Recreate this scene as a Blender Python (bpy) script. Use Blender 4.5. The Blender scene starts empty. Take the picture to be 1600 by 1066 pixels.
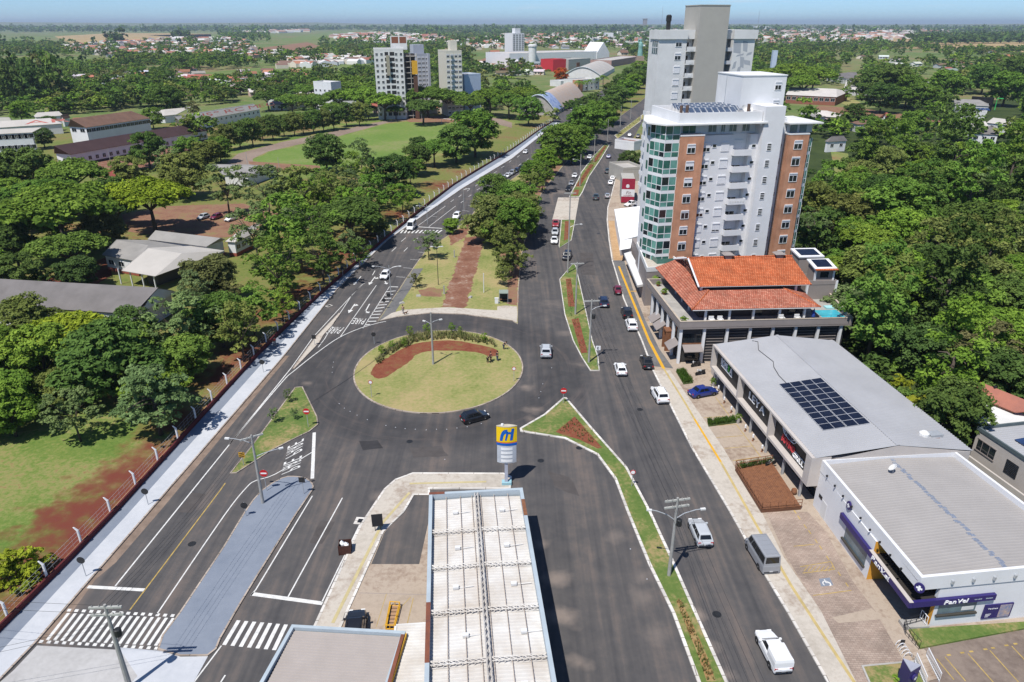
import bpy,math,random
import numpy as np
from mathutils import Vector,Matrix
from mathutils.geometry import tessellate_polygon
# camera, sky, sun, exposure
S=bpy.context.scene
FPX=1110.0
TILT=math.atan(495.0/FPX)
CAMH=50.0
cam_data=bpy.data.cameras.new('camera')
cam_data.sensor_width=36.0
cam_data.lens=36.0*FPX/1600.0
cam_data.clip_start=0.5
cam_data.clip_end=80000.0
camera=bpy.data.objects.new('camera',cam_data)
S.collection.objects.link(camera)
camera.location=(0,0,CAMH)
camera.rotation_euler=(math.pi/2-TILT,0,0)
S.camera=camera
SUN_EL,SUN_AZ=math.radians(61),math.radians(213)
world=bpy.data.worlds.new('World')
S.world=world
world.use_nodes=True
wn=world.node_tree.nodes
wl=world.node_tree.links
sky=wn.new('ShaderNodeTexSky')
sky.sky_type='NISHITA'
sky.sun_disc=False
sky.sun_elevation=SUN_EL
sky.sun_rotation=SUN_AZ
sky.altitude=0
sky.air_density=0.6
sky.dust_density=0.2
sky.ozone_density=3.0
tint=wn.new('ShaderNodeMix')
tint.data_type='RGBA'
tint.blend_type='MULTIPLY'
tint.inputs[0].default_value=1.0
tint.inputs[7].default_value=(0.66,0.84,1.0,1)
wl.new(sky.outputs[0],tint.inputs[6])
tcw=wn.new('ShaderNodeTexCoord')
mpw=wn.new('ShaderNodeMapping')
mpw.inputs['Scale'].default_value=(6,6,60)
wl.new(tcw.outputs['Generated'],mpw.inputs[0])
nzw=wn.new('ShaderNodeTexNoise')
nzw.inputs['Scale'].default_value=1.6
nzw.inputs['Detail'].default_value=6
wl.new(mpw.outputs[0],nzw.inputs[0])
mrw=wn.new('ShaderNodeMapRange')
mrw.inputs['From Min'].default_value=0.58
mrw.inputs['From Max'].default_value=0.78
mrw.inputs['To Max'].default_value=0.45
wl.new(nzw.outputs[0],mrw.inputs[0])
mxw=wn.new('ShaderNodeMix')
mxw.data_type='RGBA'
mxw.inputs[7].default_value=(5.5,6.2,7.0,1)
wl.new(mrw.outputs[0],mxw.inputs[0])
wl.new(tint.outputs[2],mxw.inputs[6])
wl.new(mxw.outputs[2],wn['Background'].inputs[0])
wn['Background'].inputs[1].default_value=0.115
sun_data=bpy.data.lights.new('sun','SUN')
sun_data.energy=4.6
sun_data.angle=math.radians(0.53)
sun_data.color=(1.0,0.965,0.91)
sun=bpy.data.objects.new('sun',sun_data)
S.collection.objects.link(sun)
_d=Vector((-math.sin(SUN_AZ)*math.cos(SUN_EL),-math.cos(SUN_AZ)*math.cos(SUN_EL),-math.sin(SUN_EL)))
sun.rotation_euler=_d.to_track_quat('-Z','Y').to_euler()
sun.location=(-60,-90,200)
S.view_settings.view_transform='Standard'
S.view_settings.look='None'
S.view_settings.exposure=0.3
S.view_settings.gamma=1.0
S.view_settings.use_curve_mapping=False
S.render.engine='CYCLES'
S.cycles.use_denoising=True
S.cycles.max_bounces=6
S.cycles.diffuse_bounces=3
S.cycles.glossy_bounces=3
S.cycles.transmission_bounces=4
S.cycles.transparent_max_bounces=8
S.cycles.volume_bounces=0
S.cycles.caustics_reflective=False
S.cycles.caustics_refractive=False
# helpers
C,SN=math.cos(TILT),math.sin(TILT)
COL=S.collection
R=random.Random(7)
def ray(px,py):
 u,v=(px-800)/FPX,(py-533)/FPX
 return u,C-v*SN,-SN-v*C
def G(px,py,z=0.0):
 """where the line of sight of a photograph pixel meets the level z"""
 dx,dy,dz=ray(px,py)
 t=(z-CAMH)/dz
 return Vector((dx*t,dy*t,z))
def P(x,y,z=0.0):
 d=y*C+(CAMH-z)*SN
 return 800+FPX*x/d,533+FPX*((CAMH-z)*C-y*SN)/d
def zat(x,y,py):
 v=(py-533)/FPX
 return CAMH-y*(SN+v*C)/(C-v*SN)
def tag(o,label=None,cat=None,group=None,kind=None):
 if label:o['label']=label
 if cat:o['category']=cat
 if group:o['group']=group
 if kind:o['kind']=kind
 return o
def empty(name,loc=(0,0,0),rz=0.0,parent=None):
 o=bpy.data.objects.new(name,None)
 o.empty_display_size=0.5
 COL.objects.link(o)
 o.location=loc
 o.rotation_euler=(0,0,rz)
 if parent:o.parent=parent
 return o
def thing(name,label,cat,loc=(0,0,0),rz=0.0,group=None):
 return tag(empty(name,loc,rz),label,cat,group)
def link(name,me,parent=None,loc=None,rz=None,color=None):
 o=bpy.data.objects.new(name,me)
 COL.objects.link(o)
 if parent:o.parent=parent
 if loc is not None:o.location=loc
 if rz is not None:o.rotation_euler=(0,0,rz)
 if color:o.color=(*color,1.0)
 return o
KIDS={}
def copy_tree(o,parent=None):
 c=o.copy()
 COL.objects.link(c)
 if parent:c.parent=parent
 for ch in list(o.children):
  copy_tree(ch,c)
 return c
class MB:
 """collects polygons, then links them as one mesh object"""
 def __init__(s):
  s.v,s.f,s.m=[],[],[]
 def add(s,vs,fs,mi=0):
  b=len(s.v)
  s.v.extend([tuple(q)for q in vs])
  for f in fs:
   s.f.append([i+b for i in f])
   s.m.append(mi)
  return s
 def box(s,x0,x1,y0,y1,z0,z1,mi=0):
  if x0>x1:x0,x1=x1,x0
  if y0>y1:y0,y1=y1,y0
  vs=[(x0,y0,z0),(x1,y0,z0),(x1,y1,z0),(x0,y1,z0),(x0,y0,z1),(x1,y0,z1),(x1,y1,z1),(x0,y1,z1)]
  return s.add(vs,[(3,2,1,0),(4,5,6,7),(0,1,5,4),(1,2,6,5),(2,3,7,6),(3,0,4,7)],mi)
 def hull(s,b,t,mi=0):
  """box from bottom quad b and top quad t (both counter-clockwise)"""
  return s.add(list(b)+list(t),[(3,2,1,0),(4,5,6,7),(0,1,5,4),(1,2,6,5),(2,3,7,6),(3,0,4,7)],mi)
 def quad(s,*p,mi=0):
  return s.add(p,[tuple(range(len(p)))],mi)
 def prism(s,poly,z0,z1,mi=0,bottom=False,top=True):
  poly=[(p[0],p[1])for p in poly]
  if area2(poly)<0:poly=poly[::-1]
  n=len(poly)
  vs=[(x,y,z0)for x,y in poly]+[(x,y,z1)for x,y in poly]
  fs=[(i,(i+1)%n,n+(i+1)%n,n+i)for i in range(n)]
  tri=tris(poly)
  if top:fs+=[(n+a,n+b,n+c)for a,b,c in tri]
  if bottom:fs+=[(c,b,a)for a,b,c in tri]
  return s.add(vs,fs,mi)
 def flat(s,poly,z,mi=0):
  poly=[(p[0],p[1])for p in poly]
  if area2(poly)<0:poly=poly[::-1]
  return s.add([(x,y,z)for x,y in poly],tris(poly),mi)
 def tube(s,pts,r,n=6,mi=0,cap=True):
  pts=[Vector(p)for p in pts]
  rs=r if isinstance(r,(list,tuple))else[r]*len(pts)
  vs,fs=[],[]
  k=len(pts)
  for i,p in enumerate(pts):
   d=(pts[min(i+1,k-1)]-pts[max(i-1,0)]).normalized()
   a=Vector((0,0,1))if abs(d.z)<0.9 else Vector((1,0,0))
   e1=d.cross(a).normalized()
   e2=d.cross(e1).normalized()
   for j in range(n):
    t=2*math.pi*j/n
    vs.append(p+e1*(rs[i]*math.cos(t))+e2*(rs[i]*math.sin(t)))
  for i in range(k-1):
   for j in range(n):
    a,b=i*n+j,i*n+(j+1)%n
    fs.append((a,a+n,b+n,b))
  if cap:
   fs.append(tuple(range(n)))
   fs.append(tuple((k-1)*n+j for j in reversed(range(n))))
  return s.add(vs,fs,mi)
 def lathe(s,prof,n=12,c=(0,0,0),mi=0):
  vs,fs=[],[]
  for r,z in prof:
   for j in range(n):
    t=2*math.pi*j/n
    vs.append((c[0]+r*math.cos(t),c[1]+r*math.sin(t),c[2]+z))
  for i in range(len(prof)-1):
   for j in range(n):
    a,b=i*n+j,i*n+(j+1)%n
    fs.append((a,b,b+n,a+n))
  fs.append(tuple(reversed(range(n))))
  fs.append(tuple((len(prof)-1)*n+j for j in range(n)))
  return s.add(vs,fs,mi)
 def mesh(s,name,mats,smooth=False):
  me=bpy.data.meshes.new(name)
  me.from_pydata(s.v,[],s.f)
  for m in(mats if isinstance(mats,(list,tuple))else[mats]):
   me.materials.append(m)
  if len(me.materials)>1:
   me.polygons.foreach_set('material_index',s.m)
  if smooth:
   me.polygons.foreach_set('use_smooth',[True]*len(me.polygons))
  me.update()
  return me
 def build(s,name,mats,parent=None,smooth=False,loc=None,rz=None,color=None):
  return link(name,s.mesh(name,mats,smooth),parent,loc,rz,color)
def area2(p):
 return sum(p[i][0]*p[(i+1)%len(p)][1]-p[(i+1)%len(p)][0]*p[i][1]for i in range(len(p)))
def tris(poly):
 out=[]
 for a,b,c in tessellate_polygon([[Vector((x,y,0))for x,y in poly]]):
  A,B,Q=poly[a],poly[b],poly[c]
  if(B[0]-A[0])*(Q[1]-A[1])-(B[1]-A[1])*(Q[0]-A[0])<0:b,c=c,b
  out.append((a,b,c))
 return out
def gp(pts,z=0.0):
 return[(q.x,q.y)for q in(G(x,y,z)for x,y in pts)]
def smooth_line(pts,n=5,closed=False):
 """Catmull-Rom through 2-D points"""
 k=len(pts)
 out=[]
 for i in range(k if closed else k-1):
  p0=pts[(i-1)%k]if closed or i>0 else pts[0]
  p1,p2=pts[i],pts[(i+1)%k]
  p3=pts[(i+2)%k]if closed or i+2<k else pts[-1]
  for j in range(n):
   t=j/n
   out.append(tuple(0.5*(2*p1[d]+(p2[d]-p0[d])*t+(2*p0[d]-5*p1[d]+4*p2[d]-p3[d])*t*t+(3*p1[d]-p0[d]-3*p2[d]+p3[d])*t**3)for d in(0,1)))
 if not closed:out.append(tuple(pts[-1]))
 return out
def offset(poly,d,closed=True):
 """shift a counter-clockwise polygon inwards (left) by d"""
 n=len(poly)
 out=[]
 for i in range(n):
  a=poly[i-1]if closed or i>0 else None
  b=poly[i]
  c=poly[(i+1)%n]if closed or i<n-1 else None
  ns=[]
  for p,q in((a,b),(b,c)):
   if p is None or q is None:continue
   l=math.hypot(q[0]-p[0],q[1]-p[1])or 1e-6
   ns.append((-(q[1]-p[1])/l,(q[0]-p[0])/l))
  nx,ny=sum(q[0]for q in ns)/len(ns),sum(q[1]for q in ns)/len(ns)
  l2=max(nx*nx+ny*ny,0.35)
  out.append((b[0]+nx*d/l2,b[1]+ny*d/l2))
 return out
def strip(mb,line,w0,w1,z0,z1,mi=0,closed=False):
 """raised band along a line between sideways offsets w0 and w1"""
 a,b=offset(line,w0,closed),offset(line,w1,closed)
 n=len(line)
 for i in range(n if closed else n-1):
  j=(i+1)%n
  mb.add([(*a[i],z0),(*b[i],z0),(*b[j],z0),(*a[j],z0),(*a[i],z1),(*b[i],z1),(*b[j],z1),(*a[j],z1)],[(4,5,6,7),(0,1,5,4),(1,2,6,5),(2,3,7,6),(3,0,4,7)],mi)
  mb.f[-5:]=[f[::-1]for f in mb.f[-5:]]
 return mb
def inside(x,y,poly):
 r=False
 j=len(poly)-1
 for i in range(len(poly)):
  xi,yi=poly[i]
  xj,yj=poly[j]
  if(yi>y)!=(yj>y)and x<(xj-xi)*(y-yi)/(yj-yi)+xi:r=not r
  j=i
 return r
def ragged(poly,amp=0.25,step=1.0,seed=1):
 """world outline with a worn, wandering edge"""
 rg_=random.Random(seed)
 out=[]
 for i in range(len(poly)):
  a,b=poly[i],poly[(i+1)%len(poly)]
  l=math.hypot(b[0]-a[0],b[1]-a[1])
  k=max(1,int(l/step))
  for j in range(k):
   t=j/k
   out.append((a[0]+(b[0]-a[0])*t+rg_.uniform(-amp,amp),a[1]+(b[1]-a[1])*t+rg_.uniform(-amp,amp)))
 return out
class Frame:
 """a facade: u runs left to right along it, w goes into the building, z is up"""
 def __init__(s,x,y,deg):
  s.o=Vector((x,y,0))
  s.a=math.radians(deg)
  s.u=Vector((math.cos(s.a),math.sin(s.a),0))
  s.w=Vector((-math.sin(s.a),math.cos(s.a),0))
 def hit(s,px,py,w=0.0):
  d=Vector(ray(px,py))
  t=(s.w.dot(s.o)+w)/s.w.dot(d)
  q=d*t-s.o
  return q.dot(s.u),q.z+CAMH
 def at(s,px,py,z=0.0):
  q=G(px,py,z)-s.o
  return q.dot(s.u),q.dot(s.w)
 def pt(s,u,w,z=0.0):
  q=s.o+s.u*u+s.w*w
  return Vector((q.x,q.y,z))
 def root(s,name,label,cat,group=None):
  return thing(name,label,cat,s.o,s.a,group)
  # materials
MATS={}
def _n(nt,t,**kw):
 n=nt.nodes.new(t)
 for k,v in kw.items():setattr(n,k,v)
 return n
def mat(name,col,rough=0.75,var=0.12,scale=0.8,col2=None,bump=0.0,bscale=None,metal=0.0,spec=0.3,objcol=False,coat=0.0,detail=4.0,emit=0.0,alpha=1.0):
 """principled surface whose colour wanders between two tones"""
 if name in MATS:return MATS[name]
 m=bpy.data.materials.new(name)
 MATS[name]=m
 m.use_nodes=True
 nt=m.node_tree
 b=nt.nodes['Principled BSDF']
 b.inputs['Roughness'].default_value=rough
 b.inputs['Metallic'].default_value=metal
 b.inputs['Specular IOR Level'].default_value=spec
 if coat:b.inputs['Coat Weight'].default_value=coat
 tc=_n(nt,'ShaderNodeTexCoord')
 no=_n(nt,'ShaderNodeTexNoise')
 no.inputs['Scale'].default_value=scale
 no.inputs['Detail'].default_value=detail
 no.inputs['Roughness'].default_value=0.62
 nt.links.new(tc.outputs['Object'],no.inputs['Vector'])
 rp=_n(nt,'ShaderNodeMapRange')
 rp.inputs['From Min'].default_value=0.3
 rp.inputs['From Max'].default_value=0.7
 nt.links.new(no.outputs[0],rp.inputs[0])
 mx=_n(nt,'ShaderNodeMix',data_type='RGBA')
 nt.links.new(rp.outputs[0],mx.inputs[0])
 if objcol:
  oi=_n(nt,'ShaderNodeObjectInfo')
  hs=_n(nt,'ShaderNodeHueSaturation')
  hs.inputs['Value'].default_value=1-var
  nt.links.new(oi.outputs['Color'],hs.inputs['Color'])
  nt.links.new(oi.outputs['Color'],mx.inputs[6])
  nt.links.new(hs.outputs[0],mx.inputs[7])
 else:
  c2=col2 or tuple(c*(1-2*var)for c in col)
  mx.inputs[6].default_value=(*col,1)
  mx.inputs[7].default_value=(*c2,1)
 nt.links.new(mx.outputs[2],b.inputs['Base Color'])
 if bump:
  n2=_n(nt,'ShaderNodeTexNoise')
  n2.inputs['Scale'].default_value=bscale or scale*8
  n2.inputs['Detail'].default_value=3
  nt.links.new(tc.outputs['Object'],n2.inputs['Vector'])
  bp=_n(nt,'ShaderNodeBump')
  bp.inputs['Strength'].default_value=bump
  bp.inputs['Distance'].default_value=0.05
  nt.links.new(n2.outputs[0],bp.inputs['Height'])
  nt.links.new(bp.outputs[0],b.inputs['Normal'])
 return m
def ground_mat(name,stops,scale=0.05,mott=0.75,fine=1.2,rough=0.95,rot=None,stretch=None,bump=0.25,spots=(),ring=None,spotcol=(0.3,0.24,0.2)):
 """three-tone ground: broad noise picks the tone, fine noise mottles it; optional worn spots and ring, placed in world metres"""
 m=bpy.data.materials.new(name)
 MATS[name]=m
 m.use_nodes=True
 nt=m.node_tree
 L=nt.links.new
 b=nt.nodes['Principled BSDF']
 b.inputs['Roughness'].default_value=rough
 b.inputs['Specular IOR Level'].default_value=0.15
 tc=_n(nt,'ShaderNodeTexCoord')
 vec=tc.outputs['Object']
 if stretch:
  mp=_n(nt,'ShaderNodeMapping')
  mp.inputs['Rotation'].default_value=(0,0,rot or 0)
  mp.inputs['Scale'].default_value=stretch
  L(vec,mp.inputs[0])
  svec=mp.outputs[0]
 else:
  svec=vec
 n1=_n(nt,'ShaderNodeTexNoise')
 n1.inputs['Scale'].default_value=scale
 n1.inputs['Detail'].default_value=5
 n1.inputs['Roughness'].default_value=0.6
 L(svec,n1.inputs[0])
 n2=_n(nt,'ShaderNodeTexNoise')
 n2.inputs['Scale'].default_value=fine
 n2.inputs['Detail'].default_value=4
 n2.inputs['Roughness'].default_value=0.7
 L(vec,n2.inputs[0])
 ad=_n(nt,'ShaderNodeMath',operation='MULTIPLY_ADD')
 L(n2.outputs[0],ad.inputs[0])
 ad.inputs[1].default_value=mott
 L(n1.outputs[0],ad.inputs[2])
 sb0=_n(nt,'ShaderNodeMath',operation='SUBTRACT')
 L(ad.outputs[0],sb0.inputs[0])
 sb0.inputs[1].default_value=(mott-0.35)/2
 ad=sb0
 if stretch:
  mp2=_n(nt,'ShaderNodeMapping')
  mp2.inputs['Rotation'].default_value=(0,0,rot or 0)
  mp2.inputs['Scale'].default_value=(stretch[0]*5,stretch[1]*1.6,1)
  L(vec,mp2.inputs[0])
  n4=_n(nt,'ShaderNodeTexNoise')
  n4.inputs['Scale'].default_value=scale
  n4.inputs['Detail'].default_value=4
  L(mp2.outputs[0],n4.inputs[0])
  a4=_n(nt,'ShaderNodeMath',operation='MULTIPLY_ADD')
  L(n4.outputs[0],a4.inputs[0])
  a4.inputs[1].default_value=0.8
  L(ad.outputs[0],a4.inputs[2])
  s4=_n(nt,'ShaderNodeMath',operation='SUBTRACT')
  L(a4.outputs[0],s4.inputs[0])
  s4.inputs[1].default_value=0.4
  ad=s4
 cr=_n(nt,'ShaderNodeValToRGB')
 e=cr.color_ramp.elements
 for i,(p,c)in enumerate(stops):
  el=e[i]if i<2 else e.new(p)
  el.position=p
  el.color=(*c,1)
 L(ad.outputs[0],cr.inputs[0])
 col=cr.outputs[0]
 def mixc(fac,c2,base,mode='MIX'):
  mx=_n(nt,'ShaderNodeMix',data_type='RGBA',blend_type=mode)
  L(fac,mx.inputs[0])
  L(base,mx.inputs[6])
  mx.inputs[7].default_value=(*c2,1)
  return mx.outputs[2]
 n3=_n(nt,'ShaderNodeTexNoise')
 n3.inputs['Scale'].default_value=0.45
 n3.inputs['Detail'].default_value=5
 L(vec,n3.inputs[0])
 for(sx,sy,sr,amt)in spots:
  ds=_n(nt,'ShaderNodeVectorMath',operation='DISTANCE')
  L(vec,ds.inputs[0])
  ds.inputs[1].default_value=(sx,sy,0)
  sb=_n(nt,'ShaderNodeMath',operation='MULTIPLY_ADD')
  L(n3.outputs[0],sb.inputs[0])
  sb.inputs[1].default_value=sr*2.2
  L(ds.outputs['Value'],sb.inputs[2])
  mr=_n(nt,'ShaderNodeMapRange')
  mr.inputs['From Min'].default_value=sr*2.2
  mr.inputs['From Max'].default_value=sr*1.1
  mr.inputs['To Max'].default_value=amt
  L(sb.outputs[0],mr.inputs[0])
  col=mixc(mr.outputs[0],spotcol,col)
 if ring:
  (cx,cy,r0,r1,amt,rc)=ring
  ds=_n(nt,'ShaderNodeVectorMath',operation='DISTANCE')
  L(vec,ds.inputs[0])
  ds.inputs[1].default_value=(cx,cy,0)
  m1=_n(nt,'ShaderNodeMapRange')
  m1.inputs['From Min'].default_value=(r1-r0)/2
  m1.inputs['From Max'].default_value=(r1-r0)/5
  m1.inputs['To Max'].default_value=amt
  sb=_n(nt,'ShaderNodeMath',operation='SUBTRACT')
  L(ds.outputs['Value'],sb.inputs[0])
  sb.inputs[1].default_value=(r0+r1)/2
  ab=_n(nt,'ShaderNodeMath',operation='ABSOLUTE')
  L(sb.outputs[0],ab.inputs[0])
  L(ab.outputs[0],m1.inputs[0])
  ml=_n(nt,'ShaderNodeMath',operation='MULTIPLY')
  L(m1.outputs[0],ml.inputs[0])
  L(n3.outputs[0],ml.inputs[1])
  col=mixc(ml.outputs[0],rc,col)
  sv=_n(nt,'ShaderNodeVectorMath',operation='SUBTRACT')
  L(vec,sv.inputs[0])
  sv.inputs[1].default_value=(cx,cy,0)
  sp=_n(nt,'ShaderNodeSeparateXYZ')
  L(sv.outputs[0],sp.inputs[0])
  an=_n(nt,'ShaderNodeMath',operation='ARCTAN2')
  L(sp.outputs[1],an.inputs[0])
  L(sp.outputs[0],an.inputs[1])
  cb=_n(nt,'ShaderNodeCombineXYZ')
  L(ds.outputs['Value'],cb.inputs[0])
  L(an.outputs[0],cb.inputs[1])
  n5=_n(nt,'ShaderNodeTexNoise')
  n5.inputs['Scale'].default_value=0.9
  n5.inputs['Detail'].default_value=6
  n5.inputs['Roughness'].default_value=0.7
  L(cb.outputs[0],n5.inputs[0])
  m5=_n(nt,'ShaderNodeMapRange')
  m5.inputs['From Min'].default_value=0.54
  m5.inputs['From Max'].default_value=0.72
  L(n5.outputs[0],m5.inputs[0])
  m6=_n(nt,'ShaderNodeMapRange')
  m6.inputs['From Min'].default_value=r1+9
  m6.inputs['From Max'].default_value=r1-1
  m6.inputs['To Max'].default_value=0.55
  L(ds.outputs['Value'],m6.inputs[0])
  m7=_n(nt,'ShaderNodeMath',operation='MULTIPLY')
  L(m5.outputs[0],m7.inputs[0])
  L(m6.outputs[0],m7.inputs[1])
  col=mixc(m7.outputs[0],(0.13,0.105,0.095),col)
 L(col,b.inputs['Base Color'])
 if bump:
  bp=_n(nt,'ShaderNodeBump')
  bp.inputs['Strength'].default_value=bump
  bp.inputs['Distance'].default_value=0.1
  L(n2.outputs[0],bp.inputs['Height'])
  L(bp.outputs[0],b.inputs['Normal'])
 return m
def brick_mat(name,c1,c2,cm,scale=1.0,bw=0.5,rh=0.25,ms=0.015,rough=0.9,bump=0.3):
 m=bpy.data.materials.new(name)
 MATS[name]=m
 m.use_nodes=True
 nt=m.node_tree
 L=nt.links.new
 b=nt.nodes['Principled BSDF']
 b.inputs['Roughness'].default_value=rough
 b.inputs['Specular IOR Level'].default_value=0.2
 tc=_n(nt,'ShaderNodeTexCoord')
 br=_n(nt,'ShaderNodeTexBrick')
 br.inputs['Color1'].default_value=(*c1,1)
 br.inputs['Color2'].default_value=(*c2,1)
 br.inputs['Mortar'].default_value=(*cm,1)
 br.inputs['Scale'].default_value=scale
 br.inputs['Brick Width'].default_value=bw
 br.inputs['Row Height'].default_value=rh
 br.inputs['Mortar Size'].default_value=ms
 L(tc.outputs['Object'],br.inputs[0])
 no=_n(nt,'ShaderNodeTexNoise')
 no.inputs['Scale'].default_value=0.35
 no.inputs['Detail'].default_value=6
 L(tc.outputs['Object'],no.inputs[0])
 mr=_n(nt,'ShaderNodeMapRange')
 mr.inputs['From Min'].default_value=0.35
 mr.inputs['From Max'].default_value=0.75
 mr.inputs['To Min'].default_value=1.1
 mr.inputs['To Max'].default_value=0.62
 L(no.outputs[0],mr.inputs[0])
 mx=_n(nt,'ShaderNodeMix',data_type='RGBA',blend_type='MULTIPLY')
 mx.inputs[0].default_value=1
 L(br.outputs[0],mx.inputs[6])
 L(mr.outputs[0],mx.inputs[7])
 L(mx.outputs[2],b.inputs['Base Color'])
 if bump:
  bp=_n(nt,'ShaderNodeBump')
  bp.inputs['Strength'].default_value=bump
  bp.inputs['Distance'].default_value=0.03
  L(br.outputs[1],bp.inputs['Height'])
  bp.invert=True
  L(bp.outputs[0],b.inputs['Normal'])
 return m
def glass_mat(name,col,rough=0.06,spec=0.6):
 m=mat(name,col,rough=rough,var=0.25,scale=0.6,spec=spec)
 return m
M_white=mat('white_paint',(0.70,0.70,0.71),var=0.05,scale=0.35)
M_offwhite=mat('off_white_wall',(0.68,0.675,0.66),var=0.08,scale=0.3)
M_grey_wall=mat('light_grey_wall',(0.40,0.38,0.34),var=0.05,scale=0.4)
M_taupe=mat('taupe_wall',(0.27,0.235,0.22),var=0.06,scale=0.5)
M_concrete=mat('concrete',(0.42,0.40,0.37),var=0.16,scale=0.5,bump=0.1)
M_pole=mat('concrete_pole',(0.36,0.35,0.33),var=0.12,scale=2)
M_steel=mat('galvanised_steel',(0.5,0.52,0.54),rough=0.45,metal=0.4,var=0.08,scale=2)
M_dark=mat('dark_metal',(0.025,0.026,0.028),rough=0.5,var=0.2)
M_black=mat('black_cladding',(0.018,0.018,0.02),rough=0.55,var=0.2)
M_rubber=mat('tyre_rubber',(0.02,0.02,0.02),rough=0.9)
M_glass=glass_mat('dark_glass',(0.02,0.026,0.032))
M_glass_green=glass_mat('green_glass',(0.05,0.17,0.14),rough=0.08)
M_glass_pale=glass_mat('pale_glass',(0.16,0.22,0.25),rough=0.08)
M_rust=mat('rusty_metal',(0.22,0.075,0.04),col2=(0.13,0.05,0.035),scale=1.5)
M_wood=mat('brown_timber',(0.24,0.105,0.05),col2=(0.15,0.065,0.035),scale=2.5)
M_red=mat('signal_red',(0.55,0.02,0.025),rough=0.45)
M_yellow=mat('traffic_yellow',(0.66,0.36,0.03),var=0.1,scale=1.5)
M_mark=mat('road_paint_white',(0.72,0.71,0.68),var=0.16,scale=2.0)
M_mark_y=mat('road_paint_yellow',(0.50,0.35,0.10),var=0.22,scale=1.5)
M_kerb=brick_mat('kerb_whitewash',(0.66,0.63,0.585),(0.58,0.54,0.49),(0.22,0.19,0.16),bw=3.1,rh=1.0,ms=0.035,bump=0.2)
M_kerb_grey=brick_mat('kerb_concrete',(0.42,0.355,0.295),(0.34,0.275,0.225),(0.14,0.115,0.095),bw=3.1,rh=1.0,ms=0.035,bump=0.2)
M_roofmetal=mat('grey_metal_roof',(0.41,0.41,0.42),rough=0.5,var=0.06,scale=0.25,metal=0.15)
M_paint=mat('car_paint',(1,1,1),rough=0.3,objcol=True,coat=0.6,var=0.05,spec=0.5)
M_carglass=glass_mat('car_glass',(0.012,0.014,0.016),rough=0.04)
M_lamp=mat('lamp_lens',(0.8,0.8,0.78),rough=0.15)
M_tail=mat('tail_lamp',(0.35,0.01,0.012),rough=0.2)
M_rim=mat('wheel_rim',(0.45,0.45,0.46),rough=0.35,metal=0.6)
M_plastic=mat('black_plastic',(0.03,0.03,0.032),rough=0.6)
# ground and roads
_rs=[(70,900,2.6),(30,960,2.2),(120,850,3.2),(165,800,3.2),(120,800,1.6),(200,765,3.0),(90,815,1.4),(240,715,2.4),(285,655,2.6),(335,590,2.6),(385,545,2.6),(430,490,3.0),(500,420,3.2),(560,370,3.6),(540,395,3.4),(620,335,3.6),(690,290,4.0),(470,455,3.0),(300,700,1.5),(160,845,2.6),(215,745,2.6)]
_rs=[(G(a,b).x,G(a,b).y,r*2.5,0.95)for a,b,r in _rs]
REDC=(0.15,0.042,0.028)
M_soil=ground_mat('park_ground',[(0.42,(0.08,0.125,0.024)),(0.64,(0.15,0.17,0.045)),(0.78,(0.19,0.15,0.06)),(0.9,(0.18,0.07,0.038))],scale=0.035,fine=0.9,spots=_rs,spotcol=REDC)
M_lawn=ground_mat('lawn',[(0.4,(0.075,0.14,0.024)),(0.62,(0.135,0.185,0.042)),(0.76,(0.23,0.215,0.08)),(0.92,(0.20,0.085,0.045))],scale=0.07,fine=1.6,spots=_rs,spotcol=REDC)
M_drylawn=ground_mat('dry_lawn',[(0.4,(0.13,0.17,0.04)),(0.62,(0.24,0.24,0.085)),(0.85,(0.34,0.27,0.13))],scale=0.11,fine=1.8)
M_turf=ground_mat('island_turf',[(0.42,(0.065,0.125,0.025)),(0.68,(0.125,0.165,0.045)),(0.86,(0.28,0.22,0.10))],scale=0.22,fine=2.2)
M_redsoil=ground_mat('red_soil',[(0.4,(0.105,0.03,0.02)),(0.7,(0.17,0.055,0.035)),(0.88,(0.17,0.12,0.06))],scale=0.12,fine=1.6)
M_mulch=ground_mat('flower_bed_soil',[(0.4,(0.14,0.038,0.022)),(0.7,(0.20,0.066,0.038)),(0.9,(0.17,0.12,0.045))],scale=0.6,fine=3.5)
M_dirt=ground_mat('packed_red_dirt',[(0.4,(0.17,0.085,0.055)),(0.7,(0.24,0.13,0.085)),(0.9,(0.2,0.17,0.07))],scale=0.25,fine=1.6)
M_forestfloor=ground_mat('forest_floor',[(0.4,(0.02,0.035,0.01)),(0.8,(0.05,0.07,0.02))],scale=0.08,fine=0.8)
M_farland=ground_mat('far_land',[(0.40,(0.07,0.125,0.03)),(0.60,(0.11,0.16,0.045)),(0.76,(0.18,0.18,0.075)),(0.9,(0.22,0.12,0.075))],scale=0.004,fine=0.05,bump=0)
_sp=[(G(835,640),1.6,0.75),(G(828,655),1.0,0.6),(G(478,600),0.8,0.7),(G(590,775),1.2,0.35),(G(735,742),0.8,0.3),(G(846,850),1.0,0.45),(G(868,960),1.3,0.45),(G(1003,900),1.2,0.3),(G(820,605),1.3,0.6),(G(905,500),2.5,0.35),(G(868,300),4.0,0.5),(G(808,800),1.0,0.4),(G(865,475),2.5,0.25),(G(872,905),1.4,0.5),(G(888,965),1.3,0.5),(G(905,1035),1.2,0.5),(G(1000,930),1.4,0.3),(G(1030,990),1.4,0.3),(G(960,840),1.4,0.25),(G(1090,960),0.9,0.5),(G(1110,1010),0.9,0.5),(G(1135,1055),0.9,0.5),(G(880,520),1.6,0.3),(G(905,570),1.5,0.3),(G(470,640),1.2,0.4),(G(700,745),1.5,0.3)]
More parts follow.
